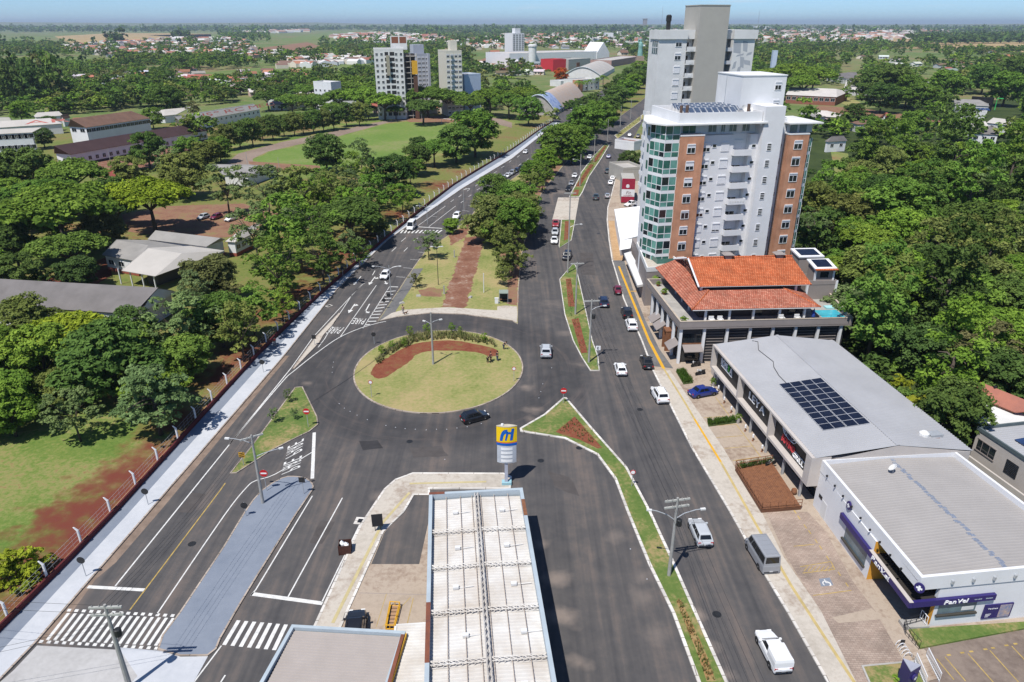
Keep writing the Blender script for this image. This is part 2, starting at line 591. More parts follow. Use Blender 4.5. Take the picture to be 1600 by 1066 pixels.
M_asphalt=ground_mat('asphalt',[(0.30,(0.050,0.049,0.051)),(0.52,(0.070,0.067,0.068)),(0.70,(0.089,0.083,0.081)),(0.95,(0.135,0.112,0.10))],scale=0.16,fine=0.35,mott=0.7,bump=0.06,rough=0.9,rot=math.radians(-4),stretch=(1.6,0.13,1),spots=[(q.x,q.y,r,a)for q,r,a in _sp],ring=(-11.5,101.5,14,25,0.9,(0.033,0.033,0.036)))
M_walk_light=ground_mat('pale_pavement',[(0.4,(0.41,0.425,0.45)),(0.85,(0.49,0.50,0.52))],scale=0.2,fine=1.5,bump=0.03)
M_walk_blue=ground_mat('blue_grey_pavement',[(0.4,(0.165,0.19,0.235)),(0.85,(0.205,0.23,0.275))],scale=0.2,fine=1.0,bump=0.03)
M_walk_grey=ground_mat('grey_pavement',[(0.4,(0.10,0.10,0.105)),(0.8,(0.16,0.155,0.15))],scale=0.3,fine=1.5,bump=0.05)
M_walk_cream=ground_mat('cream_pavement',[(0.4,(0.36,0.32,0.27)),(0.68,(0.48,0.435,0.375)),(0.9,(0.31,0.25,0.20))],scale=0.12,fine=1.3,bump=0.05)
M_court=ground_mat('forecourt_concrete',[(0.38,(0.31,0.25,0.195)),(0.65,(0.385,0.315,0.25)),(0.88,(0.25,0.185,0.14))],scale=0.14,fine=1.5,bump=0.05)
M_brownpath=ground_mat('red_stone_path',[(0.4,(0.15,0.068,0.043)),(0.68,(0.21,0.10,0.065)),(0.84,(0.27,0.17,0.12)),(0.95,(0.36,0.30,0.25))],scale=0.35,fine=1.8,bump=0.1)
M_track=ground_mat('cinder_track',[(0.4,(0.18,0.13,0.10)),(0.8,(0.26,0.20,0.16))],scale=0.05,fine=0.8,bump=0)
M_wheat=ground_mat('dry_crop_field',[(0.4,(0.30,0.21,0.095)),(0.8,(0.38,0.28,0.14))],scale=0.006,fine=0.05,bump=0)
M_crop=ground_mat('green_crop_field',[(0.4,(0.10,0.15,0.035)),(0.8,(0.15,0.19,0.06))],scale=0.006,fine=0.05,bump=0)
M_paver=brick_mat('brown_pavers',(0.31,0.235,0.19),(0.38,0.30,0.245),(0.24,0.185,0.15),scale=1.0,bw=0.42,rh=0.21,ms=0.02)
def terrain():
 xs=[-45000,-30000,-20000,-14000,-9000,-6000,-4000,-2800,-2000,-1400,-1000,-700]+list(range(-500,501,50))+[700,1000,1400,2000,2800,4000,6000,9000,14000,20000,30000,45000]
 ys=[-300,-150]+list(range(-50,801,50))+[1000,1300,1700,2200,2800,3600,4600,6000,8000,10000,13000,16000,20000,25000,32000]
 rr=random.Random(3)
 vs,fs=[],[]
 for y in ys:
  for x in xs:
   h=0
   if y>7000:
    h=(20+45*(0.5+0.5*math.sin(x/2900.0+y*0.0006)*math.cos(x/1300.0-y/4100.0)))*min(1,(y-7000)/6000)
    if x<-3000:h+=25*min(1,(y-7000)/6000)
   vs.append((x,y,-0.06+h))
 nx=len(xs)
 for j in range(len(ys)-1):
  for i in range(nx-1):
   a=j*nx+i
   fs.append((a,a+1,a+nx+1,a+nx))
 mb=MB()
 mb.add(vs,fs)
 return tag(mb.build('terrain',M_farland),kind='structure')
terrain()
def patch(name,pts,z,m,curve=0,world=False):
 q=pts if world else gp(pts)
 if curve:q=smooth_line(q,curve,True)
 mb=MB()
 mb.flat(q,z)
 return tag(mb.build(name,m),kind='structure')
def island(name,pts,m,kerb_m=None,h=0.13,kw=0.16,curve=0,world=False,kname='kerb'):
 """raised bed with its own kerb of separate kerb stones joined along the edge"""
 q=pts if world else gp(pts)
 if area2(q)<0:q=q[::-1]
 if curve:q=smooth_line(q,curve,True)
 mb=MB()
 inner=offset(q,kw*0.95)if kerb_m else q
 mb.prism(inner,-0.05,h-0.02 if kerb_m else h)
 o=tag(mb.build(name,m),kind='structure')
 if kerb_m:
  k=MB()
  strip(k,q,0,kw,-0.05,h,0,True)
  k.build(kname,kerb_m,o)
 return o
patch('park_ground',[(-700,1140),(-80,1180),(200,800),(405,556),(720,285),(866,188),(860,178),(560,186),(330,190),(0,205),(-500,330)],-0.045,M_soil)
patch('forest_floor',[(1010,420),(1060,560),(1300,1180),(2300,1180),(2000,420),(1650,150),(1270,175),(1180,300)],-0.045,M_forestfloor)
patch('sports_lawn',[(360,262),(395,232),(500,205),(600,183),(790,178),(815,190),(760,215),(640,262),(420,285)],-0.037,M_lawn)
patch('running_track',[(345,262),(372,240),(440,222),(520,206),(600,189),(650,182),(730,181),(780,185),(800,192),(800,200),(760,190),(715,187),(640,188),(605,192),(525,214),(470,225),(418,237),(395,248),(396,258),(420,266),(400,272)],-0.030,M_track)
patch('football_pitch',[(397,250),(420,238),(475,226),(528,214),(607,193),(640,190),(712,191),(716,200),(690,222),(610,250),(520,264),(420,264)],-0.026,ground_mat('pitch_grass',[(0.4,(0.09,0.165,0.03)),(0.7,(0.14,0.205,0.045)),(0.9,(0.22,0.22,0.09))],scale=0.03,fine=0.6,bump=0))
patch('bare_goal_mouth',[(632,187),(650,183),(735,183),(738,188),(700,192),(640,191)],-0.020,M_dirt)
patch('dirt_court',[(388,252),(420,254),(500,259),(500,268),(395,268)],-0.020,M_dirt)
patch('parade_ground',[(40,270),(120,235),(330,225),(360,215),(300,235),(230,262),(150,262)],-0.030,M_brownpath)
patch('practice_lawn',[(320,232),(440,212),(560,186),(610,178),(640,183),(600,190),(500,210),(370,243)],-0.033,M_lawn)
patch('clay_court',[(128,260),(135,257),(185,268),(178,279),(130,272)],-0.02,mat('red_clay',(0.26,0.06,0.04),var=0.1,scale=0.3))
patch('parking_dirt',[(190,335),(260,322),(380,318),(440,335),(420,365),(300,375),(200,362)],-0.03,M_dirt)
patch('dirt_lane',[(60,440),(110,425),(170,400),(175,430),(140,450),(70,452)],-0.03,M_redsoil)
patch('near_lawn',[(-500,1140),(-100,1160),(60,900),(190,770),(300,640),(350,560),(300,540),(200,600),(60,670),(-60,690),(-500,800)],-0.036,M_lawn)
ROAD=None
road_px=[(-80,1137),(0,1062),(54,1006),(234,799),(400,607),(444,556),(527,452),(605,376),(722,295),(800,248),(850,208),(868,198),(862,181),(900,163),(930,148),(960,128),(990,112),(1010,103),(1060,103),(1035,150),(1015,180),(1004,190),(992,212),(982,225),(977,252),(964,272),(957,300),(950,325),(949,345),(952,375),(957,407),(975,467),(1004,534),(1021,579),(1082,700),(1142,800),(1200,904),(1233,958),(1295,1066),(1345,1150)]
ROAD=patch('road',road_px,0.0,M_asphalt)
def mark(a,b,w=0.13,m=None,z=0.006,name='lane_line'):
 A,B=G(*a),G(*b)
 d=(B-A)
 n=Vector((-d.y,d.x,0)).normalized()*(w/2)
 mb=MB()
 mb.quad((A-n).to_tuple()[:2]+(z,),(A+n).to_tuple()[:2]+(z,),(B+n).to_tuple()[:2]+(z,),(B-n).to_tuple()[:2]+(z,))
 mb.f=[f[::-1]for f in mb.f]
 return mb.build(name,m or M_mark,ROAD)
def marks(pts,w=0.13,m=None,z=0.006,name='lane_line',curve=0):
 q=gp(pts)
 if curve:q=smooth_line(q,curve)
 a,b=offset(q,-w/2,False),offset(q,w/2,False)
 mb=MB()
 for i in range(len(q)-1):
  mb.add([(*a[i],z),(*a[i+1],z),(*b[i+1],z),(*b[i],z)],[(0,1,2,3)])
 return mb.build(name,m or M_mark,ROAD)
def poly_mark(pts,m=None,z=0.006,name='road_marking'):
 mb=MB()
 mb.flat(gp(pts),z)
 return mb.build(name,m or M_mark,ROAD)
 # left carriageway
wall_line=gp([(-70,1065),(0,990),(186,799),(405,556),(500,463),(605,373),(710,290),(800,235),(846,202),(866,190)])
kerb_line=gp([(-80,1137),(0,1062),(54,1006),(234,799),(400,607),(444,556),(527,452),(605,376),(722,295),(800,248),(850,208),(877,193)])
wl_s=smooth_line(wall_line,4)
mid_line=gp([(-75,1098),(0,1022),(198,807),(400,580),(424,554),(512,458),(605,374.6),(716,292.6),(800,241.5),(848,205),(871,191)])
mb=MB()
mb.prism(wall_line+mid_line[::-1],-0.05,0.13)
cyc=tag(mb.build('blue_grey_sidewalk',M_walk_blue),kind='structure')
mb=MB()
mb.prism(mid_line+kerb_line[::-1],-0.05,0.13)
wlk=tag(mb.build('pale_sidewalk',M_walk_light),kind='structure')
mb=MB()
strip(mb,kerb_line,-0.12,0.06,-0.05,0.145)
mb.build('kerb',M_kerb_grey,wlk)
patch('dusty_gutter',[(54,1006),(234,799),(400,607),(444,556),(452,556),(412,604),(250,799),(180,880),(150,905),(110,960),(75,1006)],0.004,mat('gutter_dust',(0.26,0.19,0.145),var=0.2,scale=0.8))
mark((180,916),(455,575),0.15)
mark((137,917),(226,922),0.4,name='stop_line')
marks([(203,953),(345,765),(352,755)],0.13,M_mark_y)
marks([(245,960),(350,806),(385,762),(400,751),(430,741),(487,707)],0.13,curve=4)
marks([(455,575),(490,526),(527,486),(566,444.5),(570,443)],0.13)
marks([(358,695),(440,598),(459,580),(497,550),(530,527.5),(563,513),(592,504.5),(603,502.5)],0.16,curve=4)
marks([(497,543),(507,530),(521,506),(531,490),(550,461),(566,445)],0.12)
mark((532,526),(588,446),0.13)
mark((567,513),(609,447.5),0.13)
mark((545,430),(566,431),0.02)
for a,b in[((608,448),(622,448.5)),((604,456),(618.5,454.5)),((601,461.5),(614.5,460)),((597,467),(611.5,466)),((594,472.5),(608,471)),((590,477),(604.5,476)),((587,482),(600.5,480.5)),((583,487),(597.5,486)),((580,492),(594.5,491)),((577,497),(592,496.5)),((573,502.5),(588,502)),((570,508),(578,507))]:
 mark(a,b,0.32,name='hatch_bar')
def letters(s,width,height,m=None):
 """letter outlines as a mesh in the x-y plane, baseline at the origin, scaled to the given width and height"""
 cu=bpy.data.curves.new('lettering','FONT')
 cu.body=s
 cu.align_x='LEFT'
 cu.resolution_u=2
 o=bpy.data.objects.new('lettering',cu)
 me=bpy.data.meshes.new_from_object(o)
 bpy.data.objects.remove(o)
 co=np.empty(len(me.vertices)*3)
 me.vertices.foreach_get('co',co)
 co=co.reshape(-1,3)
 lo,hi=co.min(0),co.max(0)
 co[:,0]=(co[:,0]-lo[0])/(hi[0]-lo[0])*width
 co[:,1]=(co[:,1]-lo[1])/(hi[1]-lo[1])*height
 co[:,2]=0
 me.vertices.foreach_set('co',co.ravel())
 me.materials.clear()
 if m:me.materials.append(m)
 me.update()
 return me
def ground_text(s,o,xe,ye,m=None,z=0.006):
 """lettering on the road: o = baseline start, xe = baseline end, ye = top of the first letter (pixels)"""
 O,X,Y=G(*o),G(*xe),G(*ye)
 for i,chh in enumerate(s):
  me=letters(chh,0.80/len(s),1.0,m or M_mark)
  co=np.empty(len(me.vertices)*3)
  me.vertices.foreach_get('co',co)
  co=co.reshape(-1,3)
  t=co[:,0]+i/len(s)
  q=np.zeros_like(co)
  q[:,0]=O.x+(X.x-O.x)*t+(Y.x-O.x)*co[:,1]
  q[:,1]=O.y+(X.y-O.y)*t+(Y.y-O.y)*co[:,1]
  q[:,2]=z
  me.vertices.foreach_set('co',q.ravel())
  me.update()
  lo=link('letter',me,ROAD)
ground_text('PARE',(538,511.5),(517,511),(529,521.5))
ground_text('PARE',(572.5,498),(553,497),(567,507))
ground_text('PARE',(446,718),(450,697),(472,704))
ground_text('PARE',(440,742),(444,722),(469,730))
def arrow(tail,tip,side=None,w=0.22):
 """straight arrow, or one whose branch turns to the given side pixel"""
 A,B=G(*tail),G(*tip)
 d=(B-A).normalized()
 n=Vector((-d.y,d.x,0))
 L=(B-A).length
 mb=MB()
 z=0.006
 hl=min(1.6,L*0.4)
 pts=[A-n*w/2,A+n*w/2,B-d*hl+n*w/2,B-d*hl-n*w/2]
 mb.add([(p.x,p.y,z)for p in pts],[(3,2,1,0)])
 pts=[B-d*hl-n*0.5,B-d*hl+n*0.5,B]
 mb.add([(p.x,p.y,z)for p in pts],[(2,1,0)])
 if side:
  Cc=G(*side)
  st=A+d*(L*0.12)
  e=(Cc-st).normalized()
  m=Vector((-e.y,e.x,0))
  pts=[st-m*w/2,st+m*w/2,Cc-e*0.7+m*w/2,Cc-e*0.7-m*w/2]
  mb.add([(p.x,p.y,z+0.002)for p in pts],[(3,2,1,0)])
  pts=[Cc-e*0.7-m*0.6,Cc-e*0.7+m*0.6,Cc]
  mb.add([(p.x,p.y,z+0.002)for p in pts],[(2,1,0)])
 mb.build('lane_arrow',M_mark,ROAD)
arrow((564,432),(552.5,445.5))
arrow((586,432.5),(576.5,445.5),(591.5,435.5))
arrow((554.5,475),(544.5,489.5),(560,477.5))
mark((577.5,475),(571,486.5),0.22,name='lane_arrow')
arrow((570.5,485.5),(576.5,489.5),w=0.25)
arrow((601.5,439.5),(604.5,444.5),w=0.25)
for a,b in[((582,430),(586,423)),((612,393),(619,386.5)),((631,393),(637,387)),((627,377.5),(634,371.5)),((646.5,377),(653,372)),((704,315.5),(709,312)),((720,317),(725,313.5)),((716.5,308),(721,304.5)),((732,307.5),(736.5,304.5)),((729.5,299),(734,296)),((745,297),(750,294)),((742,291),(747,288)),((757,289),(762,286)),((757,281),(762,277.5)),((771,271),(776,268)),((783,262.5),(788,259.5)),((795,254),(799,251)),((771,287),(775,284.5)),((785,277),(789,274.5)),((798,267.5),(802,265)),((810,259),(814,256)),((808,246),(812,243)),((822,251),(826,248)),((820,238),(824,235))]:
 mark(a,b,0.15,name='lane_dash')
mark((653,353),(696,322),0.14)
mark((670,354.5),(712,322),0.14)
mark((652,354.5),(691,357),0.45,name='stop_line')
for a,b in[((653,394),(662,394.5)),((641,405.5),(654,406.5)),((630,418.5),(644,419.5)),((619,432.5),(633,433.5)),((676,338.5),(683,339)),((731,321),(741,322)),((722,328.5),(733,330.5))]:
 mark(a,b,0.13,name='bay_line')
for i in range(11):
 t=i/10.0
 mark((626+58*t,364.5-0.2*t),(630+60.5*t,359.5+0.2*t),0.42,name='crosswalk_stripe')
for i in range(16):
 t=i/15.0
 mark((74+169*t,1000+9*t),(107+164*t,958+8*t),0.30,name='crosswalk_stripe')
for i in range(16):
 t=i/15.0
 x,y=107+173*t,953.5+9*t
 poly_mark([(x-3,y+2),(x+2.5,y+2.4),(x+5,y-1.8),(x-0.5,y-2.2)],name='crosswalk_dash')
 x,y=64+180*t,1002.5+10.5*t
 poly_mark([(x-4,y+2),(x+2,y+2.4),(x+4.5,y-2),(x-1,y-2.4)],name='crosswalk_dash')
island('raised_crossing',[(58,1009),(246,1019),(325,1026),(303,1066),(290,1090),(-10,1075),(21,1048)],ground_mat('crossing_concrete',[(0.4,(0.34,0.33,0.32)),(0.8,(0.43,0.42,0.41))],scale=0.3,fine=1.5,bump=0.03),None,h=0.02)
mark((50,1066),(66,1050),0.13)
mark((108,1066),(122,1052),0.13,M_mark_y)
patch('white_landing',[(185,1012),(246,1017),(325,1026),(303,1066),(290,1095),(190,1085),(215,1057)],0.03,M_walk_light)
island('blue_grey_separator',[(440,748),(458,745),(478,748),(489,757),(488,768),(465,802),(399,907),(365,964),(345,999),(325,1026),(246,1016),(280,959),(350,854),(382,801),(408,768)],M_walk_blue,M_kerb_grey,curve=2)
mark((491,676),(488,748),0.42,name='stop_line')
marks([(488,775),(470,805),(400,921),(392,931)],0.13)
mark((535,778),(450,933),0.13)
marks([(562,820),(503,941)],0.13)
mark((393,928),(504,943),0.45,name='stop_line')
for i in range(7):
 x=0
 t=i/6.0
 mark((350+78*t,1008+8*t),(373+74*t,969.5+6.5*t),0.36,name='crosswalk_stripe')
marks([(346,1009),(303,1066),(280,1095)],0.13)
mark((345,1066),(352,1055),0.13)
# repairs and covers in the asphalt
for k,(pts,dk)in enumerate([([(560,690),(590,688),(598,700),(566,704)],1),([(640,700),(690,697),(700,712),(646,716)],0),([(905,395),(926,395),(930,430),(908,430)],0),([(300,770),(322,772),(300,802),(276,800)],0),([(855,735),(890,745),(905,775),(868,762)],0),([(500,815),(522,816),(505,850),(482,849)],0)]):
 mb=MB()
 mb.flat(ragged(gp(pts),0.12,1.2,k),0.003)
 mb.build('asphalt_repair',mat('asphalt_repair_%s'%('dark' if dk else 'pale'),(0.042,0.040,0.042)if dk else(0.088,0.078,0.074),var=0.16,scale=0.8,rough=0.9),ROAD)
for x,y in[(640,690),(905,700),(845,720),(1000,640),(470,620),(300,850),(880,450),(1120,960),(935,365)]:
 q=G(x,y)
 mb=MB()
 mb.lathe([(0.42,0),(0.42,0.006)],16,(q.x,q.y,0.003))
 mb.build('manhole_cover',M_dark,ROAD)
 # islands
rc,rx,ry=(-11.6,101.8),13.4,14.85
ring=[(rc[0]+rx*math.cos(2*math.pi*i/72),rc[1]+ry*math.sin(2*math.pi*i/72))for i in range(72)]
RND=island('roundabout',ring,M_drylawn,M_kerb_grey,kw=0.22,world=True)
bed=smooth_line(gp([(580,583),(588,570),(602,562),(620,551),(640,541),(660,536),(700,533),(740,538),(775,547),(777,555),(765,558),(742,551),(700,549),(668,550),(650,556),(640,566),(622,578),(604,590),(588,592)]),4,True)
mb=MB()
mb.flat(ragged(bed,0.12,0.8),0.118)
tag(mb.build('red_flower_bed',M_mulch),kind='structure')
island('left_triangle_island',[(461,606),(473,605),(477,613),(496,652),(497.5,664),(484,675),(457,688),(424,705),(392,726),(370,740),(359,741),(392,699),(430,648),(452,618)],M_turf,M_kerb_grey)
island('pointed_island',[(530,489.4),(492.5,528),(465,565.6),(457,576.6),(460.5,576.6),(468,568.6),(484,552),(499,536),(505,525),(519.5,509),(532,491)],M_walk_cream,M_kerb_grey,kw=0.1)
island('right_triangle_island',[(880,622),(885,622),(925,669),(980,731),(1017,800),(1050,871),(1080,939),(1137,1066),(1180,1150),(1125,1150),(1089,1066),(1050,959),(1012,881),(979,800),(960,749),(932,711),(882,686),(813,675),(812,670),(850,648)],M_turf,M_kerb,kw=0.3)
mb=MB()
mb.flat(gp([(898,652),(868,676),(880,681),(905,688),(934,702),(941,701)]),0.122)
tag(mb.build('red_planting_bed',M_mulch),kind='structure')
for pts in([(1056,940),(1064,939),(1086,985),(1106,1030),(1118,1066),(1104,1066),(1090,1024)],):
 mb=MB()
 mb.flat(gp(pts),0.122)
 tag(mb.build('dry_planting_strip',ground_mat('straw_soil',[(0.4,(0.25,0.11,0.045)),(0.8,(0.30,0.22,0.10))],scale=0.8,fine=3)),kind='structure')
island('flower_median',[(896,412),(874,437),(882,492),(895,533),(909,560),(922,580),(937,580),(935,559),(926,533),(917,492),(900,416)],M_turf,M_kerb)
for pts in([(884,437),(892,436),(898,480),(888,480)],[(893,500),(904,498),(918,552),(908,553)]):
 mb=MB()
 mb.flat(gp(pts),0.122)
 tag(mb.build('red_planting_bed',M_mulch),kind='structure')
island('flower_median',[(877,344),(899,344),(893,376),(874,388),(873,385)],M_turf,M_kerb)
mb=MB()
mb.flat(gp([(883,346),(891,346),(888,374),(881,377)]),0.122)
tag(mb.build('red_planting_bed',M_mulch),kind='structure')
island('concrete_crossing',[(872,309),(905,309),(899,343.5),(863,343.5)],M_walk_cream,None,h=0.05)
island('flower_median',[(889,308),(893,300),(903,281),(907.6,270),(928,243),(947,224),(952.6,227),(938,251),(921,276),(911,300),(906,308)],M_turf,M_kerb,kw=0.3)
for pts in([(899,292),(906,292),(928,258),(922,257)],[(925,253),(931,254),(948,229),(944,229)],[(895,306),(903,306),(905,297),(898,297)]):
 mb=MB()
 mb.flat(gp(pts),0.122)
 tag(mb.build('red_planting_bed',M_mulch),kind='structure')
island('flower_median',[(960,212),(965,217),(1001,190),(1000,182)],M_drylawn,M_kerb,kw=0.35)
island('flower_median',[(1001,181),(1002,188),(1060,150),(1075,138)],M_drylawn,M_kerb,kw=0.35)
GARDEN=island('tree_median',[(590,503),(645,420),(665,392),(702,367),(735,340),(750,317),(775,297),(827,262),(865,232),(890,213),(902,205),(912,210),(919,219),(905,231),(880.5,259),(849,298),(837,322),(827,347),(815,400),(810,457),(809,507),(800,502),(725,492),(672,490),(620,496)],M_drylawn,M_kerb_grey)
island('tree_median',[(925,207),(890,211),(915,194),(940,178),(965,160),(990,142),(1030,118),(1040,125),(1000,160),(975,178),(950,196)],M_soil,M_kerb_grey)
for nm,pts,m,z in[('grey_garden_walk',[(592,502),(646,421),(661,420),(640,455),(618,487),(620,495)],M_walk_grey,0.116),('curved_walk',[(594,502),(612,490),(630,485),(700,481),(777,486),(777,480),(790,478),(808,480),(808,505),(800,501),(725,491.3),(672,489.3),(622,495)],M_walk_cream,0.120),('red_stone_path',[(690,481),(727,372),(760,368),(727,482)],M_brownpath,0.116),('bare_red_patch',[(655,455),(670,450),(692,452),(690,465),(660,463)],M_dirt,0.114),('leafy_dirt_verge',[(765,360),(800,300),(850,265),(900,218),(910,222),(880,257),(849,296),(835,322),(825,347),(813,400),(808,478),(790,476),(795,420),(780,400)],M_dirt,0.112),('curb_apron',[(700,366),(712,360),(735,350),(727,372),(705,384)],M_brownpath,0.118)]:
 mb=MB()
 mb.flat(ragged(gp(pts),0.05 if 'walk' in nm else 0.35,0.9 if 'walk' not in nm else 3),z)
 tag(mb.build(nm,m),kind='structure')
 # filling station lot
island('station_sidewalk',[(787,740),(645,739.5),(617,750),(600,765),(585,787),(562,822),(491,977),(440,1080),(490,1080),(534,980),(600,832),(632,801),(647,775),(672,775),(672,765),(798,765),(800,746)],M_walk_cream,M_kerb,kw=0.25)
patch('station_forecourt',[(600,832),(632,800),(660,774),(690,772),(700,1140),(420,1140),(490,1080),(534,980)],0.03,M_court)
patch('asphalt_patch',[(672,773),(646,776),(631,801),(601,832),(580,882),(655,882),(673,800)],0.036,M_asphalt)
marks([(640,771),(598,818),(520,975)],0.32,mat('tactile_cream',(0.5,0.42,0.22),var=0.1),z=0.122,name='tactile_strip')
marks([(640,757),(760,754)],0.32,MATS['tactile_cream'],z=0.122,name='tactile_strip')
for a,b,w in[((642,933),(598,980),0.06),((604,928),(588,980),0.05),((646,935),(634,985),0.07)]:
 mark(a,b,w,M_mark_y,z=0.036)
mark((562,927),(674,930),0.06,M_taupe,z=0.036,name='concrete_joint')
# right sidewalk and forecourts
right_kerb=gp([(979,246),(977,253),(964,272),(957,300),(950,325),(949,345),(952,375),(957,407),(975,467),(1004,534),(1021,579),(1082,700),(1142,800),(1200,904),(1233,958),(1295,1066),(1345,1150)])
fore=right_kerb+gp([(1800,1150),(1700,900),(1400,790),(1270,700),(1150,560),(1066,480),(1010,400),(1012,330),(1006,246)])
mb=MB()
mb.prism(fore,-0.05,0.10)
FORE=tag(mb.build('forecourt',M_court),kind='structure')
mb=MB()
strip(mb,right_kerb,-0.2,0.06,-0.05,0.13)
mb.build('kerb',M_kerb,FORE)
def fore_patch(name,pts,m,z):
 mb=MB()
 mb.flat(gp(pts,0.1),z)
 return tag(mb.build(name,m),kind='structure')
fore_patch('dark_sidewalk',[(957,407),(975,467),(1004,534),(1019,572),(1052,576),(1030,545),(1008,500),(990,455),(975,407)],M_walk_grey,0.106)
fore_patch('orange_sidewalk',[(951,345),(954,375),(959,407),(975,407),(966,372),(960,345)],ground_mat('orange_sidewalk',[(0.4,(0.36,0.22,0.11)),(0.8,(0.45,0.30,0.17))],scale=0.3),0.106)
fore_patch('kerbside_walk',[(1022,579),(1082,700),(1142,800),(1200,904),(1233,958),(1295,1066),(1345,1150),(1390,1150),(1338,1066),(1283,955),(1224,870),(1190,800),(1130,700),(1047,579)],M_walk_cream,0.106)
fore_patch('paver_apron',[(1228,870),(1283,955),(1338,1066),(1345,1085),(1440,1085),(1436,1040),(1418,1030),(1375,965),(1330,905),(1290,830),(1262,800),(1197,800)],M_paver,0.110)
fore_patch('paved_step',[(1300,965),(1362,951),(1440,1020),(1462,1060),(1455,1062),(1410,1030),(1375,968),(1310,974)],M_court,0.114)
for a,b,w in[((967,417),(985,462),0.45),((985,462),(1014,533),0.45),((1014,533),(1037,577),0.5),((1085,656),(1126,723),0.30),((985,456),(994,456),0.3),((984,433),(996,434),0.3)]:
 A=mark(a,b,w,M_yellow,z=0.112,name='yellow_line')
pale_y=mat('worn_yellow',(0.52,0.40,0.17),var=0.15,scale=1.0)
marks([(1037,577),(1070,630),(1085,656)],0.3,pale_y,z=0.112,name='yellow_line')
marks([(1126,723),(1175,810),(1235,915),(1290,1000),(1338,1073),(1370,1130)],0.3,pale_y,z=0.114,name='yellow_line')
for a,b in[((1118,622),(1140,652)),((1100,654),(1135,651)),((1107,667),(1150,664)),((1150,664),(1189,716)),((1119,685),(1161,682)),((1132,702),(1176,698)),((1145,721),(1188,715)),((1240,855),(1272,852)),((1250,887),(1298,879)),((1270,932),(1330,924)),((1254,897),(1304,891)),((1298,879),(1304,891))]:
 mark(a,b,0.09,M_mark_y,z=0.114,name='bay_line')
for k in range(7):
 mark((1256+6.5*k,894),(1262+6.5*k,886),0.06,M_mark_y,z=0.115,name='hatch_bar')
for x,y in[(1242,801),(1248,810),(1258,824),(1265,833),(1275,847),(1282,857),(1293,873),(1311,898),(1323,915)]:
 mark((x-2,y-3),(x+2,y+3),0.12,M_mark_y,z=0.115,name='bay_dash')
poly_mark([(1279,906),(1296,904),(1302,916),(1283,918)],M_walk_blue,0.114,'accessible_bay_sign')
o=G(1291,911,0.12)
mb=MB()
for t0 in range(-60,215,25):
 a0,a1=math.radians(t0),math.radians(t0+25)
 mb.quad(*[(o.x+rr*math.cos(a),o.y-0.1+rr*math.sin(a),0.118)for rr,a in((0.30,a0),(0.40,a0),(0.40,a1),(0.30,a1))])
mb.quad((o.x-0.05,o.y,0.119),(o.x+0.05,o.y,0.119),(o.x+0.05,o.y+0.5,0.119),(o.x-0.05,o.y+0.5,0.119))
mb.quad((o.x-0.02,o.y+0.0,0.120),(o.x+0.4,o.y-0.04,0.120),(o.x+0.4,o.y+0.06,0.120),(o.x-0.02,o.y+0.1,0.120))
mb.quad((o.x+0.3,o.y-0.35,0.121),(o.x+0.4,o.y-0.35,0.121),(o.x+0.42,o.y+0.03,0.121),(o.x+0.32,o.y+0.03,0.121))
mb.build('wheelchair_symbol',M_mark,ROAD)
island('pharmacy_lawn',[(1345,1042),(1430,1034),(1447,1060),(1455,1090),(1370,1100)],M_turf,M_concrete,h=0.2)
patch('lower_car_park',[(1440,1015),(1500,1002),(1620,976),(1750,950),(1800,1150),(1470,1150),(1455,1085)],0.125,ground_mat('worn_paving',[(0.4,(0.13,0.10,0.085)),(0.8,(0.22,0.175,0.145))],scale=0.3,fine=2))
island('pharmacy_verge',[(1419,987),(1450,985),(1600,975),(1640,972),(1640,978),(1500,1004),(1437,1016)],M_turf,None,h=0.3)
for a,b in[((1463,1031),(1490,1064)),((1476,1028),(1508,1066)),((1512,1023),(1555,1072)),((1546,1018),(1600,1078)),((1580,1011),(1640,1075))]:
 mark(a,b,0.09,M_mark_y,z=0.131,name='bay_line')
for x,y in[(1482,1025.5),(1503,1022),(1517,1020),(1539,1016.5),(1551,1014.5),(1572,1010.5),(1586,1008)]:
 mark((x-3,y),(x+3,y-0.5),0.16,M_mark_y,z=0.131,name='bay_dash')
for nm,pts,m in[('dry_field',[(85,57),(180,51.5),(330,53),(330,60),(250,65),(190,64),(118,69),(95,62)],M_wheat),('green_field',[(16,61),(60,57),(88,67),(60,71),(16,69)],M_crop),('green_field',[(440,61),(520,49),(622,50),(625,56),(500,63),(440,65)],M_crop),('green_field',[(230,55),(420,52),(440,58),(330,62)],M_crop),('dry_field',[(1400,76),(1450,66),(1600,66),(1800,68),(1800,84),(1600,82),(1480,78)],M_wheat),('dry_field',[(1338,58),(1425,56),(1425,68),(1400,70)],M_wheat),('meadow',[(0,92),(60,88),(180,96),(170,103),(0,103)],M_crop),('meadow',[(270,118),(400,106),(580,100),(580,112),(420,124),(280,126)],M_crop),('meadow',[(280,82),(350,82),(350,92),(290,92)],M_crop),('bare_red_field',[(400,76),(480,66),(500,72),(470,84),(400,82)],M_dirt),('bare_red_field',[(735,100),(770,86),(800,82),(800,100),(770,108)],M_dirt),('dry_field',[(688,49),(720,47),(722,52),(690,53)],M_wheat),('meadow',[(1290,150),(1310,144),(1345,160),(1330,168)],M_drylawn),('meadow',[(1298,236),(1325,240),(1338,285),(1310,300)],M_lawn),('dry_field',[(700,66),(740,60),(745,64),(700,70)],M_wheat),('street',[(1280,165),(1350,170),(1480,188),(1480,192),(1340,182),(1270,172)],M_dirt),('street',[(740,98),(775,92),(815,84),(820,86),(780,97),(745,102)],M_concrete)]:
 patch(nm,pts,-0.03,m)
